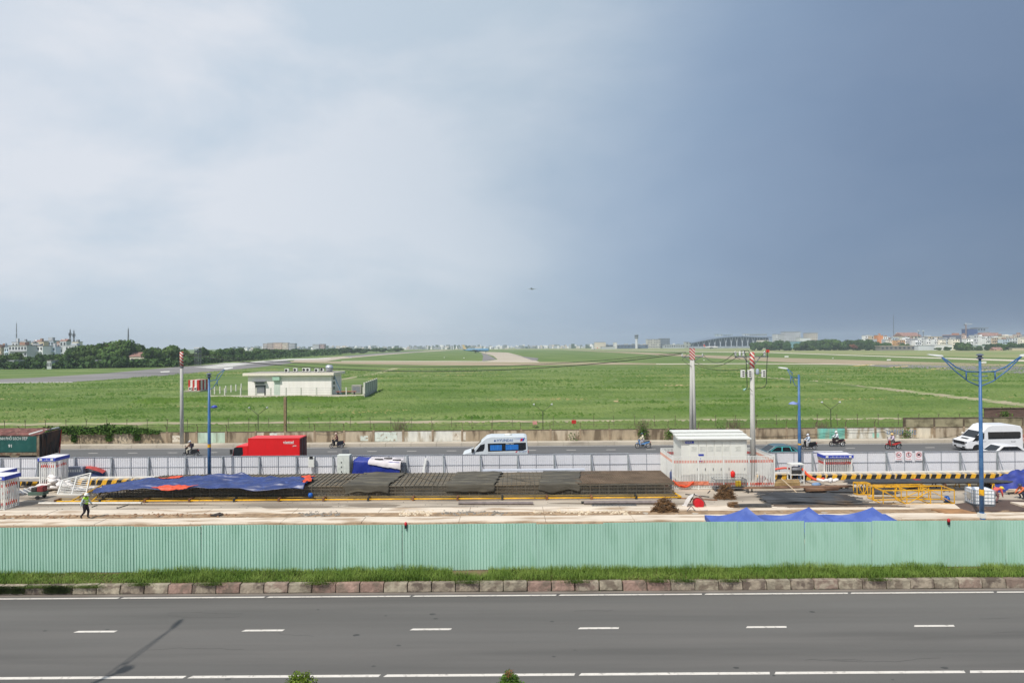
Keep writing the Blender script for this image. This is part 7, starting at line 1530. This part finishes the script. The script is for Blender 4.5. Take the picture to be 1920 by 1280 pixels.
# --- cars
def car(label, xn, yn, L_, paint, trim, H_=1.5):
    t = T('car', label, 'car', (xn, yn + .9, 0)); hw = .9; g = L_ / 4.5
    b = MB(); b.prism([(0, .35), (0, .65), (.15, .78), (1.2 * g, .95), (L_ - .3, .98), (L_, .85), (L_, .35)], -hw, hw); b.build('body', paint, t, bev=.07, seg=3)
    b = MB(); b.prism([(1.05 * g, .93), (1.85 * g, H_ - .06), (2.3 * g, H_), (3.2 * g, H_ - .02), (3.75 * g, H_ - .16), (L_ - .25, .96)], -hw + .1, hw - .1); b.build('cabin', paint, t, bev=.06, seg=3)
    y_ = -hw + .097
    panel(t, 'window_trim', [(1.35 * g, .97), (1.95 * g, H_ - .12), (3.25 * g, H_ - .10), (4.0 * g, .99)], y_, trim, .01)
    for (pl) in [[(1.45 * g, 1.0), (1.98 * g, H_ - .15), (2.45 * g, H_ - .15), (2.45 * g, 1.0)], [(2.55 * g, 1.0), (2.55 * g, H_ - .15), (3.2 * g, H_ - .14), (3.4 * g, 1.0)], [(3.48 * g, 1.01), (3.28 * g, H_ - .15), (3.4 * g, H_ - .2), (3.85 * g, 1.02)]]:
        panel(t, 'side_window', pl, y_ - .011, dark_glass, .006)
    sloped(t, 'windscreen', 1.12 * g, .98, 1.80 * g, H_ - .1, .7, .62, dark_glass); sloped(t, 'rear_window', 3.8 * g, H_ - .2, L_ - .35, 1.0, .6, .66, dark_glass)
    for s in (-.65, .65): b = MB(); b.box(-.02, .1, s - .14, s + .14, .6, .72); b.build('headlight', chrome, t)
    b = MB(); b.box(1.2 * g, 1.35 * g, -hw - .12, -hw + .05, .98, 1.12); b.build('mirror', paint, t, bev=.02)
    car_wheels(t, (.8 * g, 3.6 * g), 1.8, .32, .2); return t
YN = 60.6; xn = D(1418, 845, YN).x
car('dark grey car with turquoise window trim behind the white picket fence', xn, YN, 4.75, mat('car_teal_grey', P(74, 98, 106), .3, var=.05, spec=.6), mat('turquoise_trim', P(90, 206, 204), .4), 1.56)
YN = 59.4; xn = D(1846, 845, YN).x
car('white car with dark glass in front of the white van', xn, YN, 4.6, vwhite, dark_steel, 1.62)
# --- dump truck
xr, YN = -46.7, 60.0; zs = D(40, 817, YN).z; dt = T('dump_truck', 'dark green dump truck with white slogan at the left frame edge', 'truck', (xr, YN + 1.25, 0)); hw = 1.25; Ld = 7.2
dgreen = mat('truck_green', P(24, 82, 76), .5, var=.16, scale=1.2, col3=P(40, 92, 84), scale3=1.4); tan_st = mat('tan_steel', P(134, 122, 100), .7, var=.2, scale=2, col3=P(104, 78, 60), scale3=2.5); body_rust = mat('body_rust', P(64, 56, 50), .8, var=.3, scale=2, stretch=(1, 1, .4), col3=P(96, 70, 54), scale3=1.6)
b = MB(); b.box(-Ld, -.5, -hw, hw, 1.25, zs); tb_ = b.build('tipper_body', body_rust, dt, bev=.03)
b = MB(); b.box(-Ld + .1, -.72, -hw - .03, -hw - .002, 1.55, zs - .05); b.build('side_panel', dgreen, dt, bev=.01)
b = MB(); b.box(-Ld, -.5, -hw - .05, -hw - .001, 1.22, 1.5); b.build('lower_beam', tan_st, dt, bev=.02)
b = MB(); b.box(-.68, -.42, -hw - .06, -hw - .002, 1.0, zs + .02); b.build('corner_post', tan_st, dt, bev=.02)
for x in (-5.2, -2.9): b = MB(); b.prism([(x - .5, 1.2), (x + .5, 1.2), (x + .2, .9), (x - .2, .9)], -hw - .03, -hw + .1); b.build('bracket', tan_st, dt)
b = MB(); b.add([(-.42, -hw, 1.05), (-.42, hw, 1.05), (-.1, hw, zs + .35), (-.42, -hw, zs + .15), (-.5, -hw, 1.05), (-.5, hw, 1.05), (-.3, hw, zs + .35), (-.5, -hw, zs + .15)], [(0, 1, 2, 3), (7, 6, 5, 4), (0, 4, 5, 1), (1, 5, 6, 2), (2, 6, 7, 3), (3, 7, 4, 0)]); tg = b.build('tailgate', body_rust, dt)
for s in np.linspace(-1.0, 1.0, 5): b = MB(); b.bar((-.36, s, 1.1), (-.28, s, zs + .1), .09); b.build('gate_rib', body_rust, tg)
b = MB(); b.bar((-.3, hw - .03, 1.0), (-.12, hw - .03, zs + .3), .07); b.build('marker_strip', mat('tail_red'), tg)
b = MB(); b.grid(lambda a, c: (-Ld + (Ld - .5) * a, -hw + .1 + (2 * hw - .1) * c, zs + .05 + .28 * math.sin(c * 3.0) + .3 * c + .12 * mnoise.noise(Vector((a * 12, c * 6, 0)))), 40, 10); b.build('load_cover', mat('cover_maroon', P(112, 72, 66), .85, var=.35, scale=2, col3=P(150, 130, 110), scale3=3, lo3=.6, hi3=.7), dt, smooth=True)
b = MB(); b.tube([(-1.6, -hw + .15, zs + .12), (-1.0, -.4, zs + .35), (-.3, hw - .1, zs + .5)], .09, 7); b.build('rolled_sheet', white_paint, dt, smooth=True)
b = MB(); b.box(-Ld - .2, -.4, -.45, .45, .75, 1.2); b.build('chassis', dark_steel, dt); b = MB(); b.box(-.5, -.35, -1.1, 1.1, .55, .75); b.build('rear_bumper', dark_steel, dt)
b = MB(); b.box(-Ld - 2.2, -Ld - .25, -hw + .02, hw - .02, .6, 2.7); cab_ = b.build('cab', dgreen, dt, bev=.1); panel(cab_, 'side_window', [(-Ld - 1.9, 1.7), (-Ld - 1.7, 2.5), (-Ld - .8, 2.5), (-Ld - .8, 1.7)], -hw + .018, dark_glass)
for x in (-1.4, -2.8, -Ld - 1.2): 
    for s in (-1, 1): wheel(dt, x, s * (hw - .18), .5, .32)
put_text('slogan_lettering', 'GIỮ GÌN THÀNH PHỐ SẠCH ĐẸP', .40, white_paint, dt, (D(52, 822, YN).x - xr, -hw - .035, D(30, 824.2, YN).z), align='RIGHT', bold=False, sx=.78)
put_text('number_lettering', '91', .42, white_paint, dt, (D(16, 838, YN).x - xr, -hw - .035, D(18, 838.3, YN).z), bold=True)
# ================================================================== street lamps
def lamp_head(t, p, dx, dy=0, L_=.8):
    b = MB(); d = Vector((dx, dy, 0)).normalized(); s = d.cross(Vector((0, 0, 1))); pr = [(0, .05, .05), (.15, .1, .07), (.5, .13, .06), (L_, .08, .03)]
    vs = []
    for (a, w, h_) in pr:
        c = Vector(p) + d * a + Vector((0, 0, a * .12)); vs += [c - s * w - Vector((0, 0, h_)), c + s * w - Vector((0, 0, h_)), c + s * w * .7 + Vector((0, 0, h_)), c - s * w * .7 + Vector((0, 0, h_))]
    fs = []
    for i in range(3):
        for k in range(4): fs.append((i * 4 + k, i * 4 + (k + 1) % 4, i * 4 + 4 + (k + 1) % 4, i * 4 + 4 + k))
    fs += [(3, 2, 1, 0), (12, 13, 14, 15)]; b.add(vs, fs); o = b.build('lamp_head', mat('lamp_white', P(214, 216, 214), .5, var=.03), t)
    return o
def pole_part(t, H_, r0=.11, r1=.06):
    b = MB(); b.tube([(0, 0, 0), (0, 0, H_ * .4), (0, 0, H_)], [r0, (r0 * .75 + r1 * .25), r1], 12); b.build('pole', blue_paint, t, smooth=True)
    b = MB(); b.lathe([(.2, 0), (.2, .06), (.155, .1), (.15, .5)], n=12); b.build('base', blue_paint, t)
def cap(t, H_):
    b = MB(); b.lathe([(.07, H_ - .05), (.2, H_), (.24, H_ + .04), (.12, H_ + .08), (.12, H_ + .2), (.24, H_ + .23), (.16, H_ + .3), (.03, H_ + .34)], n=12); b.build('cap', mat('cap_grey', P(92, 100, 118), .6), t)
def arm(t, H_, dx, dy, tip, rise, z0=.2):
    d = Vector((dx, dy, 0)).normalized(); q = lambda r_, z: tuple(d * r_ + Vector((0, 0, z)))
    b = MB(); b.tube([q(.05, H_ - .5), q(.6, H_ - .42), q(tip * .55, H_ - .42 + rise * .45), q(tip, H_ - .42 + rise)], .035, 7); b.tube([q(.05, H_ - 1.25), q(.35, H_ - 1.1), q(tip * .55, H_ - 1.0 + rise * .55), q(tip, H_ - .48 + rise)], .03, 7); b.bar(q(.7, H_ - .4), q(.7, H_ - .95), .05); b.build('arm', blue_paint, t, smooth=True)
    lamp_head(t, q(tip - .05, H_ - .42 + rise), d.x, d.y)
# tall twin-arm lamp at the right
p = G(1841, 973); H_ = D(1837, 672, p.y).z; L1 = T('street_lamp', 'tall blue twin arm street lamp standing right on the site', 'street lamp', (p.x, p.y, 0)); pole_part(L1, H_, .14, .075); cap(L1, H_)
for s in (-1, 1):
    zb = lambda v: D(1838, v, p.y).z
    ex = (78 if s > 0 else 72) * PX(p.y); b = MB(); b.tube([(0, 0, zb(697)), (s * .35 * ex, 0, zb(696.4)), (s * .62 * ex, 0, zb(688)), (s * ex, 0, zb(667.5))], .045, 8); b.tube([(0, 0, zb(724)), (s * .3 * ex, 0, zb(715)), (s * .65 * ex, 0, zb(695)), (s * ex, 0, zb(669))], .04, 8); b.bar((s * .36 * ex, 0, zb(696)), (s * .36 * ex, 0, zb(711)), .06); b.build('arm', blue_paint, L1, smooth=True)
    lamp_head(L1, (s * (ex - .1), 0, zb(667)), s, 0, 1.0)
for v in (705, 713): b = MB(); z = D(1838, v, p.y).z; b.tube([(-.5, 0, z + .06), (0, 0, z - .03), (.5, 0, z + .02)], .025, 6); b.build('step_bar', blue_paint, L1)
b = MB(); b.box(-.17, .17, -.17, .17, .11, .42); b.build('base_wrap', white_paint, L1); b = MB(); b.lathe([(.15, 1.6), (.15, 2.0)], n=12); b.build('yellow_band', yellow_paint, L1)
# left lamp
Y = 49.0 + 2.6; p = D(392.5, 880, Y); H_ = D(391, 703, Y).z; L2 = T('street_lamp', 'blue street lamp with single arm to the right beside the red truck', 'street lamp', (p.x, Y, 0)); pole_part(L2, H_, .15, .08); cap(L2, H_ - .15)
arm(L2, H_, 1, 0.0, 1.35, .95); b = MB(); zz = D(391, 763, Y).z; b.tube([(0, 0, zz), (.25, 0, zz)], .03, 6); b.lathe([(.05, zz - .1), (.26, zz - .05), (.2, zz + .12), (.05, zz + .16)], (.45, 0, 0), 12); b.build('side_lamp', mat('dome_blue', P(70, 84, 176), .4), L2, smooth=True); b = MB(); zz = D(391, 833, Y).z; b.lathe([(.135, zz - .25), (.135, zz + .05)], n=12); b.build('yellow_band', yellow_paint, L2)
# middle right lamp
Y = 51.7; p = D(1499.5, 880, Y); H_ = D(1497, 702, Y).z; L3 = T('street_lamp', 'blue street lamp with single arm to the left behind the white rack', 'street lamp', (p.x, Y, 0)); pole_part(L3, H_, .15, .08)
arm(L3, H_ + .2, -1, 0, 1.0, .75); b = MB(); zz = D(1497, 755, Y).z; b.tube([(0, 0, zz), (-.3, 0, zz)], .03, 6); b.lathe([(.38, zz - .12), (.36, zz - .06), (.22, zz + .05), (.05, zz + .12)], (-.5, 0, 0), 12); b.build('side_lamp', mat('dome_pale', P(130, 146, 196), .4), L3, smooth=True); b = MB(); zz = D(1497, 832, Y).z; b.lathe([(.135, zz - .25), (.135, zz + .05)], n=12); b.build('yellow_band', yellow_paint, L3)
# lamp beside the camera whose shadow crosses the near road
hx = math.tan(math.pi / 2 - SUN_EL); H_ = 9.3; jx, jy = -14.35, 22.2
L4 = T('street_lamp', 'blue street lamp beside the camera casting its shadow on the near road', 'street lamp', (jx - H_ * hx * math.sin(SUN_AZ), jy - H_ * hx * math.cos(SUN_AZ), 0)); pole_part(L4, H_, .15, .08); cap(L4, H_ - .1); arm(L4, H_ + .2, -.15, 1, 2.7, 1.2)
# ================================================================== concrete poles, their fittings and the cables
stripe_m = bpy.data.materials.new('red_white_bands'); stripe_m.use_nodes = True; stripes(stripe_m, P(222, 212, 202), P(192, 58, 50), 2.6, 1.0)
def cpole(label, u, vtop, vb, Y, r0, r1, n=1, gap=.42, z0=.0):
    x = D(u, vb, Y).x; H_ = D(u, vtop, Y).z; t = T('concrete_pole', label, 'utility pole', (x, Y, z0)); H_ -= z0; off = [0] if n == 1 else [-gap / 2, gap / 2]
    for o_ in off: b = MB(); b.tube([(o_, 0, 0), (o_ * .7, 0, H_ * .5), (o_ * .45, 0, H_)], [r0, (r0 + r1) / 2, r1], 12); b.build('pole', concrete_pole, t, smooth=True)
    return t, x, H_
T1, x1_, h1 = cpole('round concrete pole with red white banded top at the left kerb', 341, 660, 832, 71.9, .22, .16, z0=.38); b = MB(); b.tube([(0, 0, h1 - 1.7), (0, 0, h1 + .05)], .2, 12); b.build('marker_band', stripe_m, T1, smooth=True); b = MB(); b.lathe([(.19, h1 - 1.9), (.22, h1 - 1.8), (.22, h1 - 1.7)], n=12); b.build('collar', grey_steel, T1)
T2, x2_, h2 = cpole('double concrete pole with red white banded top behind the white kiosk', 1299, 653, 808, 71.9, .21, .15, 2, .46, .38)
b = MB(); b.box(-.28, .28, -.18, .18, h2 - 1.35, h2 + .02); b.build('marker_band', stripe_m, T2); b = MB(); b.bar((-1.25, 0, h2 - 1.0), (1.3, 0, h2 - 1.0), .09); b.bar((-1.0, 0, h2 - 1.0), (0, 0, h2 - 1.7), .06); b.bar((1.0, 0, h2 - 1.0), (0, 0, h2 - 1.7), .06); b.build('cross_arm', grey_steel, T2)
ins = mat('insulator', P(206, 208, 206), .4, var=.05)
for x in (-1.2, 1.25): b = MB(); b.lathe([(.05, 0), (.1, .06), (.06, .12), (.1, .2), (.06, .28), (.04, .34)], (x, 0, h2 - .95), 10); b.build('insulator', ins, T2, smooth=True)
T3, x3_, h3 = cpole('thick concrete pole with switch boxes right of the white kiosk', 1412, 661, 880, 54.0 - 1.4, .24, .17)
b = MB(); b.tube([(0, 0, h3 - 1.35), (0, 0, h3 + .04)], .21, 12); b.build('marker_band', stripe_m, T3, smooth=True)
zc = h3 - .35; b = MB(); b.bar((-1.5, 0, zc), (1.45, 0, zc), .09); b.bar((-.75, 0, zc), (-.1, 0, zc - .8), .06); b.bar((.75, 0, zc), (.1, 0, zc - .8), .06); b.build('cross_arm', grey_steel, T3)
for x in (-1.45, -1.05, -.75, 1.1): b = MB(); b.lathe([(.06, 0), (.11, .08), (.07, .16), (.11, .26), (.07, .36), (.04, .44)], (x, 0, zc + .05), 10); b.build('insulator', ins, T3, smooth=True)
b = MB(); b.bar((-.95, -.1, h3 - 1.75), (1.0, -.1, h3 - 1.75), .08); b.build('lower_arm', grey_steel, T3)
for x in (-.88, -.3, .92):
    b = MB(); b.box(x - .16, x + .16, -.3, -.02, h3 - 2.15, h3 - 1.5); sb = b.build('switch_box', white_paint, T3, bev=.03)
    for k in range(3): b = MB(); b.box(x - .09, x + .09, -.312, -.3, h3 - 2.05 + .18 * k, h3 - 1.95 + .18 * k); b.build('switch_mark', dark_steel, sb)
b = MB(); b.lathe([(.12, 0), (.14, .1), (.14, .4), (.06, .5)], (.42, -.1, h3 - 1.9), 12); b.build('transformer', mat('trans_grey', P(150, 162, 176), .5), T3, smooth=True)
b = MB(); b.tube([(-.55, -.15, h3 - 3.1), (-.85, -.2, h3 - 3.25)], [.05, .1], 8); b.build('camera_lamp', mat('cam_green', P(150, 190, 178), .5), T3); b = MB(); b.box(1.25, 1.5, -.06, .06, zc + .35, zc + .6); b.build('red_marker', red_paint, T3)
cable_m = mat('cable', (.02, .026, .022), .6, var=.1)
def cable(label, pts, sag=None, r_=.02, name='cable'):
    if sag is not None:
        a, c = Vector(pts[0]), Vector(pts[1]); pts = [a.lerp(c, k / 24) - Vector((0, 0, sag * 4 * (k / 24) * (1 - k / 24))) for k in range(25)]
    b = MB(); b.tube(pts, r_, 5); return tag(b.build(name, cable_m), label, 'cable')
YP = 71.9
cable('black sagging cable between the left and the double concrete pole, lower one', [(x1_ + .1, YP, h1 + .1), (x2_ - 1.2, YP, h2 - .25)], 2.05, .045)
cable('black sagging cable between the left and the double concrete pole, upper one', [(x1_ + .1, YP, h1 + .3), (x2_ - .7, YP, h2 - .05)], 1.75, .028)
a3 = (x3_ - 1.45, 52.6, zc + .45); cable('cable from the double pole to the switch pole, left', [(x2_ + 1.25, YP, h2 - .3), a3], 1.0, .025); cable('cable from the double pole to the switch pole, right', [(x2_ + .3, YP, h2 - 1.2), (x3_ - .75, 52.6, zc + .4)], .9, .025); cable('low cable from the double pole past the switch pole', [(x2_ + .2, YP, h2 - 1.5), (x3_ + .1, 52.6, zc - .9)], .5, .025)
cable('cable loop left of the double pole top', [(x2_ - .9, YP, h2 - .1), (x2_ - .6, YP - .1, h2 - .3), (x2_ - 1.25, YP - .1, h2 - 1.0), (x2_ - .7, YP, h2 - 1.4), (x2_ - .1, YP - .2, h2 - 1.8)], None, .022)
xq = x3_; yq = 52.45
for i, (nm, pts) in enumerate([('left', [(-1.45, 0, zc + .45), (-1.6, 0, zc + .3), (-1.5, 0, zc - .0), (-1.1, 0, zc - .2)]), ('centre left', [(-1.05, 0, zc + .5), (-.8, -.1, zc + .55), (-.66, -.2, zc + .1), (-.62, -.2, zc - 1.2), (-.6, -.25, zc - 2.6), (-.75, -.25, zc - 2.9)]), ('centre', [(-.75, 0, zc + .5), (-.4, 0, zc + .55), (-.2, -.1, zc + .2)]), ('right', [(1.15, 0, zc + .48), (.9, 0, zc + .2), (.75, 0, zc)]), ('far right', [(1.3, 0, zc + .5), (1.2, -.1, zc - .5), (1.1, -.2, zc - 1.5), (1.1, -.2, zc - 2.3), (.9, -.2, zc - 2.65), (.2, -.2, zc - 2.75)]), ('lower', [(-.55, -.2, zc - 2.8), (-.35, -.2, zc - 2.75), (-.15, -.25, zc - 3.0)])]):
    cable('black cable loop on the switch pole, %s' % nm, [(xq + x, yq + y, z) for x, y, z in pts], None, .03 if 'cent' in nm or 'far' in nm else .022)
# slack cables along the boundary wall at the right
for i, (u0, v0, u1, v1, sg_) in enumerate([(1330, 815, 1592, 806, .45), (1340, 818, 1592, 809, .35), (1592, 806, 1660, 803, .1), (1655, 803, 1830, 801, 1.3), (590, 808, 640, 804, .2)]):
    cable('slack black cable along the boundary wall, %s' % ORD[i], [D(u0, v0, 72.2), D(u1, v1, 72.2)], sg_, .022)
# ================================================================== small things beyond the far road
def fence_lamp(label, u, v0):
    Y = 84; p = D(u, 800, Y); zt_ = D(u, v0 + 10, Y).z; t = T('twin_floodlight', label, 'floodlight', (p.x, Y, 0), 0, 'twin floodlights on the airfield fence'); b = MB(); b.tube([(0, 0, 0), (0, 0, zt_ - .2)], .05, 7); b.build('post', dark_steel, t)
    for s in (-1, 1):
        b = MB(); b.tube([(0, 0, zt_ - .25), (s * .5, 0, zt_ + .15), (s * 1.2, 0, zt_ + .7)], .03, 6); b.build('arm', dark_steel, t); b = MB(); b.lathe([(.05, -.14), (.14, .04), (.15, .1)], (s * 1.25, 0, zt_ + .75), 12, axis='x'); b.build('flood_head', mat('lamp_dull', P(176, 180, 178), .5), t)
fence_lamp('twin floodlight post below the airfield building', 484, 764); fence_lamp('twin floodlight post in the middle of the airfield fence', 1018, 758); fence_lamp('twin floodlight post right of the middle blue lamp', 1558, 754)
p = D(535, 808, 79); b = MB(); b.box(-.16, .16, -.16, .16, 0, D(535, 744, 79).z); tag(b.build('timber_post', mat('post_wood', P(140, 120, 92), .9, var=.15), None, (p.x, 79, 0)), 'square weathered brown post behind the wall below the airfield building', 'post')
for i, (u, c) in enumerate([(1003, P(214, 150, 146)), (1076, P(190, 44, 40))]):
    a = D(u, 796 if i == 0 else 794, 85.7); s_ = 4.2 * PX(85.7); b = MB(); b.box(-s_, s_, 0, .04, a.z, a.z + .52); tag(b.build('fence_sign', mat('fsign_%d' % i, c, .6, var=.15), None, (a.x, 85.7, 0)), ['faded pink sign board on the airfield fence', 'red sign board on the airfield fence'][i], 'sign')
# bare bushes by the fence
twig = mat('twig', P(116, 104, 84), .9, var=.2)
for i, (u, Y, s_) in enumerate([(752, 83, 1.5), (1205, 83, 1.3), (1375, 83, 1.2), (1540, 82, .9)]):
    b = MB(); r_ = random.Random(i)
    for k in range(90):
        a, e = r_.uniform(0, 6.28), r_.uniform(.4, 1.5); l_ = s_ * r_.uniform(.5, 1.2); x, y = r_.gauss(0, .5), r_.gauss(0, .3); b.bar((x, y, 0), (x + math.cos(a) * math.cos(e) * l_, y + math.sin(a) * math.cos(e) * l_, math.sin(e) * l_ + .3), .018)
    q = D(u, 795, Y); tag(b.build('bare_bush', twig, None, (q.x, Y, 0)), 'leafless twiggy bush behind the wall fence, %s from the left' % ORD[i], 'bush', 'bare bushes')
# creeper hedge on the wall at the left, with hanging strands
creep_m = mat('creeper', (0.05, 0.115, 0.016), .8, col2=(0.10, 0.18, 0.03), scale=1.2, world=True, spec=.2)
def leaf_cloud(name, pts, size, m_, parent=None):
    n = len(pts); p = np.array(pts); d = rng.normal(0, 1, (n, 3)); d /= np.linalg.norm(d, axis=1)[:, None]; a = np.cross(d, rng.normal(0, 1, (n, 3))); a /= np.linalg.norm(a, axis=1)[:, None]; c = np.cross(d, a); s = (size * rng.uniform(.6, 1.4, n))[:, None]
    v = np.stack([p - a * s, p - c * s * .6, p + a * s, p + c * s * .6], 1); return link(name, np_mesh(name, v.reshape(-1, 3), np.arange(n * 4).reshape(-1, 4), m_), parent)
cp_ = T('creeper_hedge', 'dense green creeper growing over the wall top at the left', 'creeper'); xa, xb = D(58, 800, 72.5).x, D(300, 800, 72.5).x; pts = []
for k in range(5200):
    x = random.uniform(xa, xb); f_ = (x - xa) / (xb - xa); h_ = (.75 + .45 * mnoise.noise(Vector((x * .5, 0, 0)))) * min(1, (1 - f_) * 4 + .15) * min(1, f_ * 6 + .3); pts.append((x, 72.5 + random.gauss(0, .35), 1.55 + random.random() * h_ * 1.15))
leaf_cloud('foliage', pts, .13, creep_m, cp_); pts = []
for u, dz in [(138, 1.05), (204, .95), (257, .9)]:
    xc = D(u, 820, 72.3).x
    for k in range(330): z = 1.65 - random.random() ** .8 * dz; pts.append((xc + random.gauss(0, .13 + .1 * (z - .5)), 72.32 + random.gauss(0, .06), z))
leaf_cloud('hanging_strands', pts, .1, creep_m, cp_); b = MB()
for k in range(14): x = random.uniform(xa, xb); b.tube([(x, 72.6, .3), (x + .2, 72.5, 1.2), (x + .1, 72.45, 1.9)], .025, 5)
b.build('stem', twig, cp_)
for i, (u, v, n) in enumerate([(1205, 810, 260), (1255, 812, 200), (1700, 827, 130), (1350, 806, 90), (1075, 823, 60), (1885, 778, 170)]):
    q = D(u, v, 72.1 if i != 5 else 79.6); pts = [(random.gauss(0, .35), random.gauss(0, .1), random.gauss(0, .4)) for _ in range(n)]; o = T('wall_weed', 'x', 'weed', (q.x, q.y, max(.75, q.z))); leaf_cloud('foliage', pts, .1, creep_m, o); b = MB(); b.tube([(0, .15, -.35), (.05, .02, .3)], .02, 5); b.build('stem', twig, o); tag(o, 'green weed clump on the boundary wall, %s' % ['above the light blue motorbike', 'left of the kiosk roof', 'by the red motorbike', 'behind the kiosk roof', 'near the middle', 'on the brick wall at the right'][i], 'weed')
# ================================================================== clipped shrubs at the near edge of the road
for i, (u, vt, s_, c) in enumerate([(560, 1264, .44, 0), (956, 1264, .36, 1)]):
    Y = 20.1; p = D(u, vt, Y); zt_ = p.z; t = T('clipped_shrub', ['round bright green shrub at the bottom edge, left one', 'green shrub with reddish tip at the bottom edge, centre one'][i], 'shrub', (p.x, Y, 0)); pts = []; H2 = zt_ + .05
    for k in range(2600):
        d = rng.normal(0, 1, 3); d /= np.linalg.norm(d); r_ = s_ * rng.uniform(.6, 1.08) * (1 + .45 * mnoise.noise(Vector((d[0] * 2.2 + i * 9, d[1] * 2.2, d[2] * 2.2)))); pts.append((d[0] * r_, d[1] * r_, max(.15, zt_ - s_ * .95 + d[2] * r_)))
    leaf_cloud('foliage', pts, .035, mat('shrub_leaf_%d' % i, [(0.11, 0.17, .012), (0.07, 0.14, .014)][i], .6, var=.35, scale=8, world=True, spec=.3), t); b = MB(); b.tube([(0, 0, -.02), (0.02, 0, zt_ - s_ * .5)], [.04, .025], 7); b.build('stem', bark, t)
    if i == 1:
        pts = [(random.gauss(-.03, .07), random.gauss(0, .06), zt_ + random.uniform(-.04, .14)) for _ in range(80)]; leaf_cloud('red_tip', pts, .03, mat('red_leaf', P(136, 92, 56), .6, var=.2), t)
b = MB(); b.box(-60, 60, 17.2, 20.6, .006, .05); S(b.build('median_strip', soil))
# ================================================================== haze: one even box of air round the whole place
hz_ = bpy.data.materials.new('haze_air'); hz_.use_nodes = True; n_ = hz_.node_tree; n_.nodes.clear(); ho = n_.nodes.new('ShaderNodeOutputMaterial'); hv = n_.nodes.new('ShaderNodeVolumePrincipled')
hv.inputs['Color'].default_value = (.80, .92, 1.0, 1); hv.inputs['Density'].default_value = .00017; hv.inputs['Anisotropy'].default_value = 0.0
n_.links.new(hv.outputs[0], ho.inputs['Volume'])
b = MB(); b.box(-4600, 4600, -60, 4600, -1.2, 90); S(b.build('haze', hz_), 'stuff'); tag(bpy.data.objects['haze'], 'thin even haze in the air over the airfield', 'haze')
print('objects', len(bpy.data.objects), 'tris', sum(len(m.loops) for m in bpy.data.meshes))
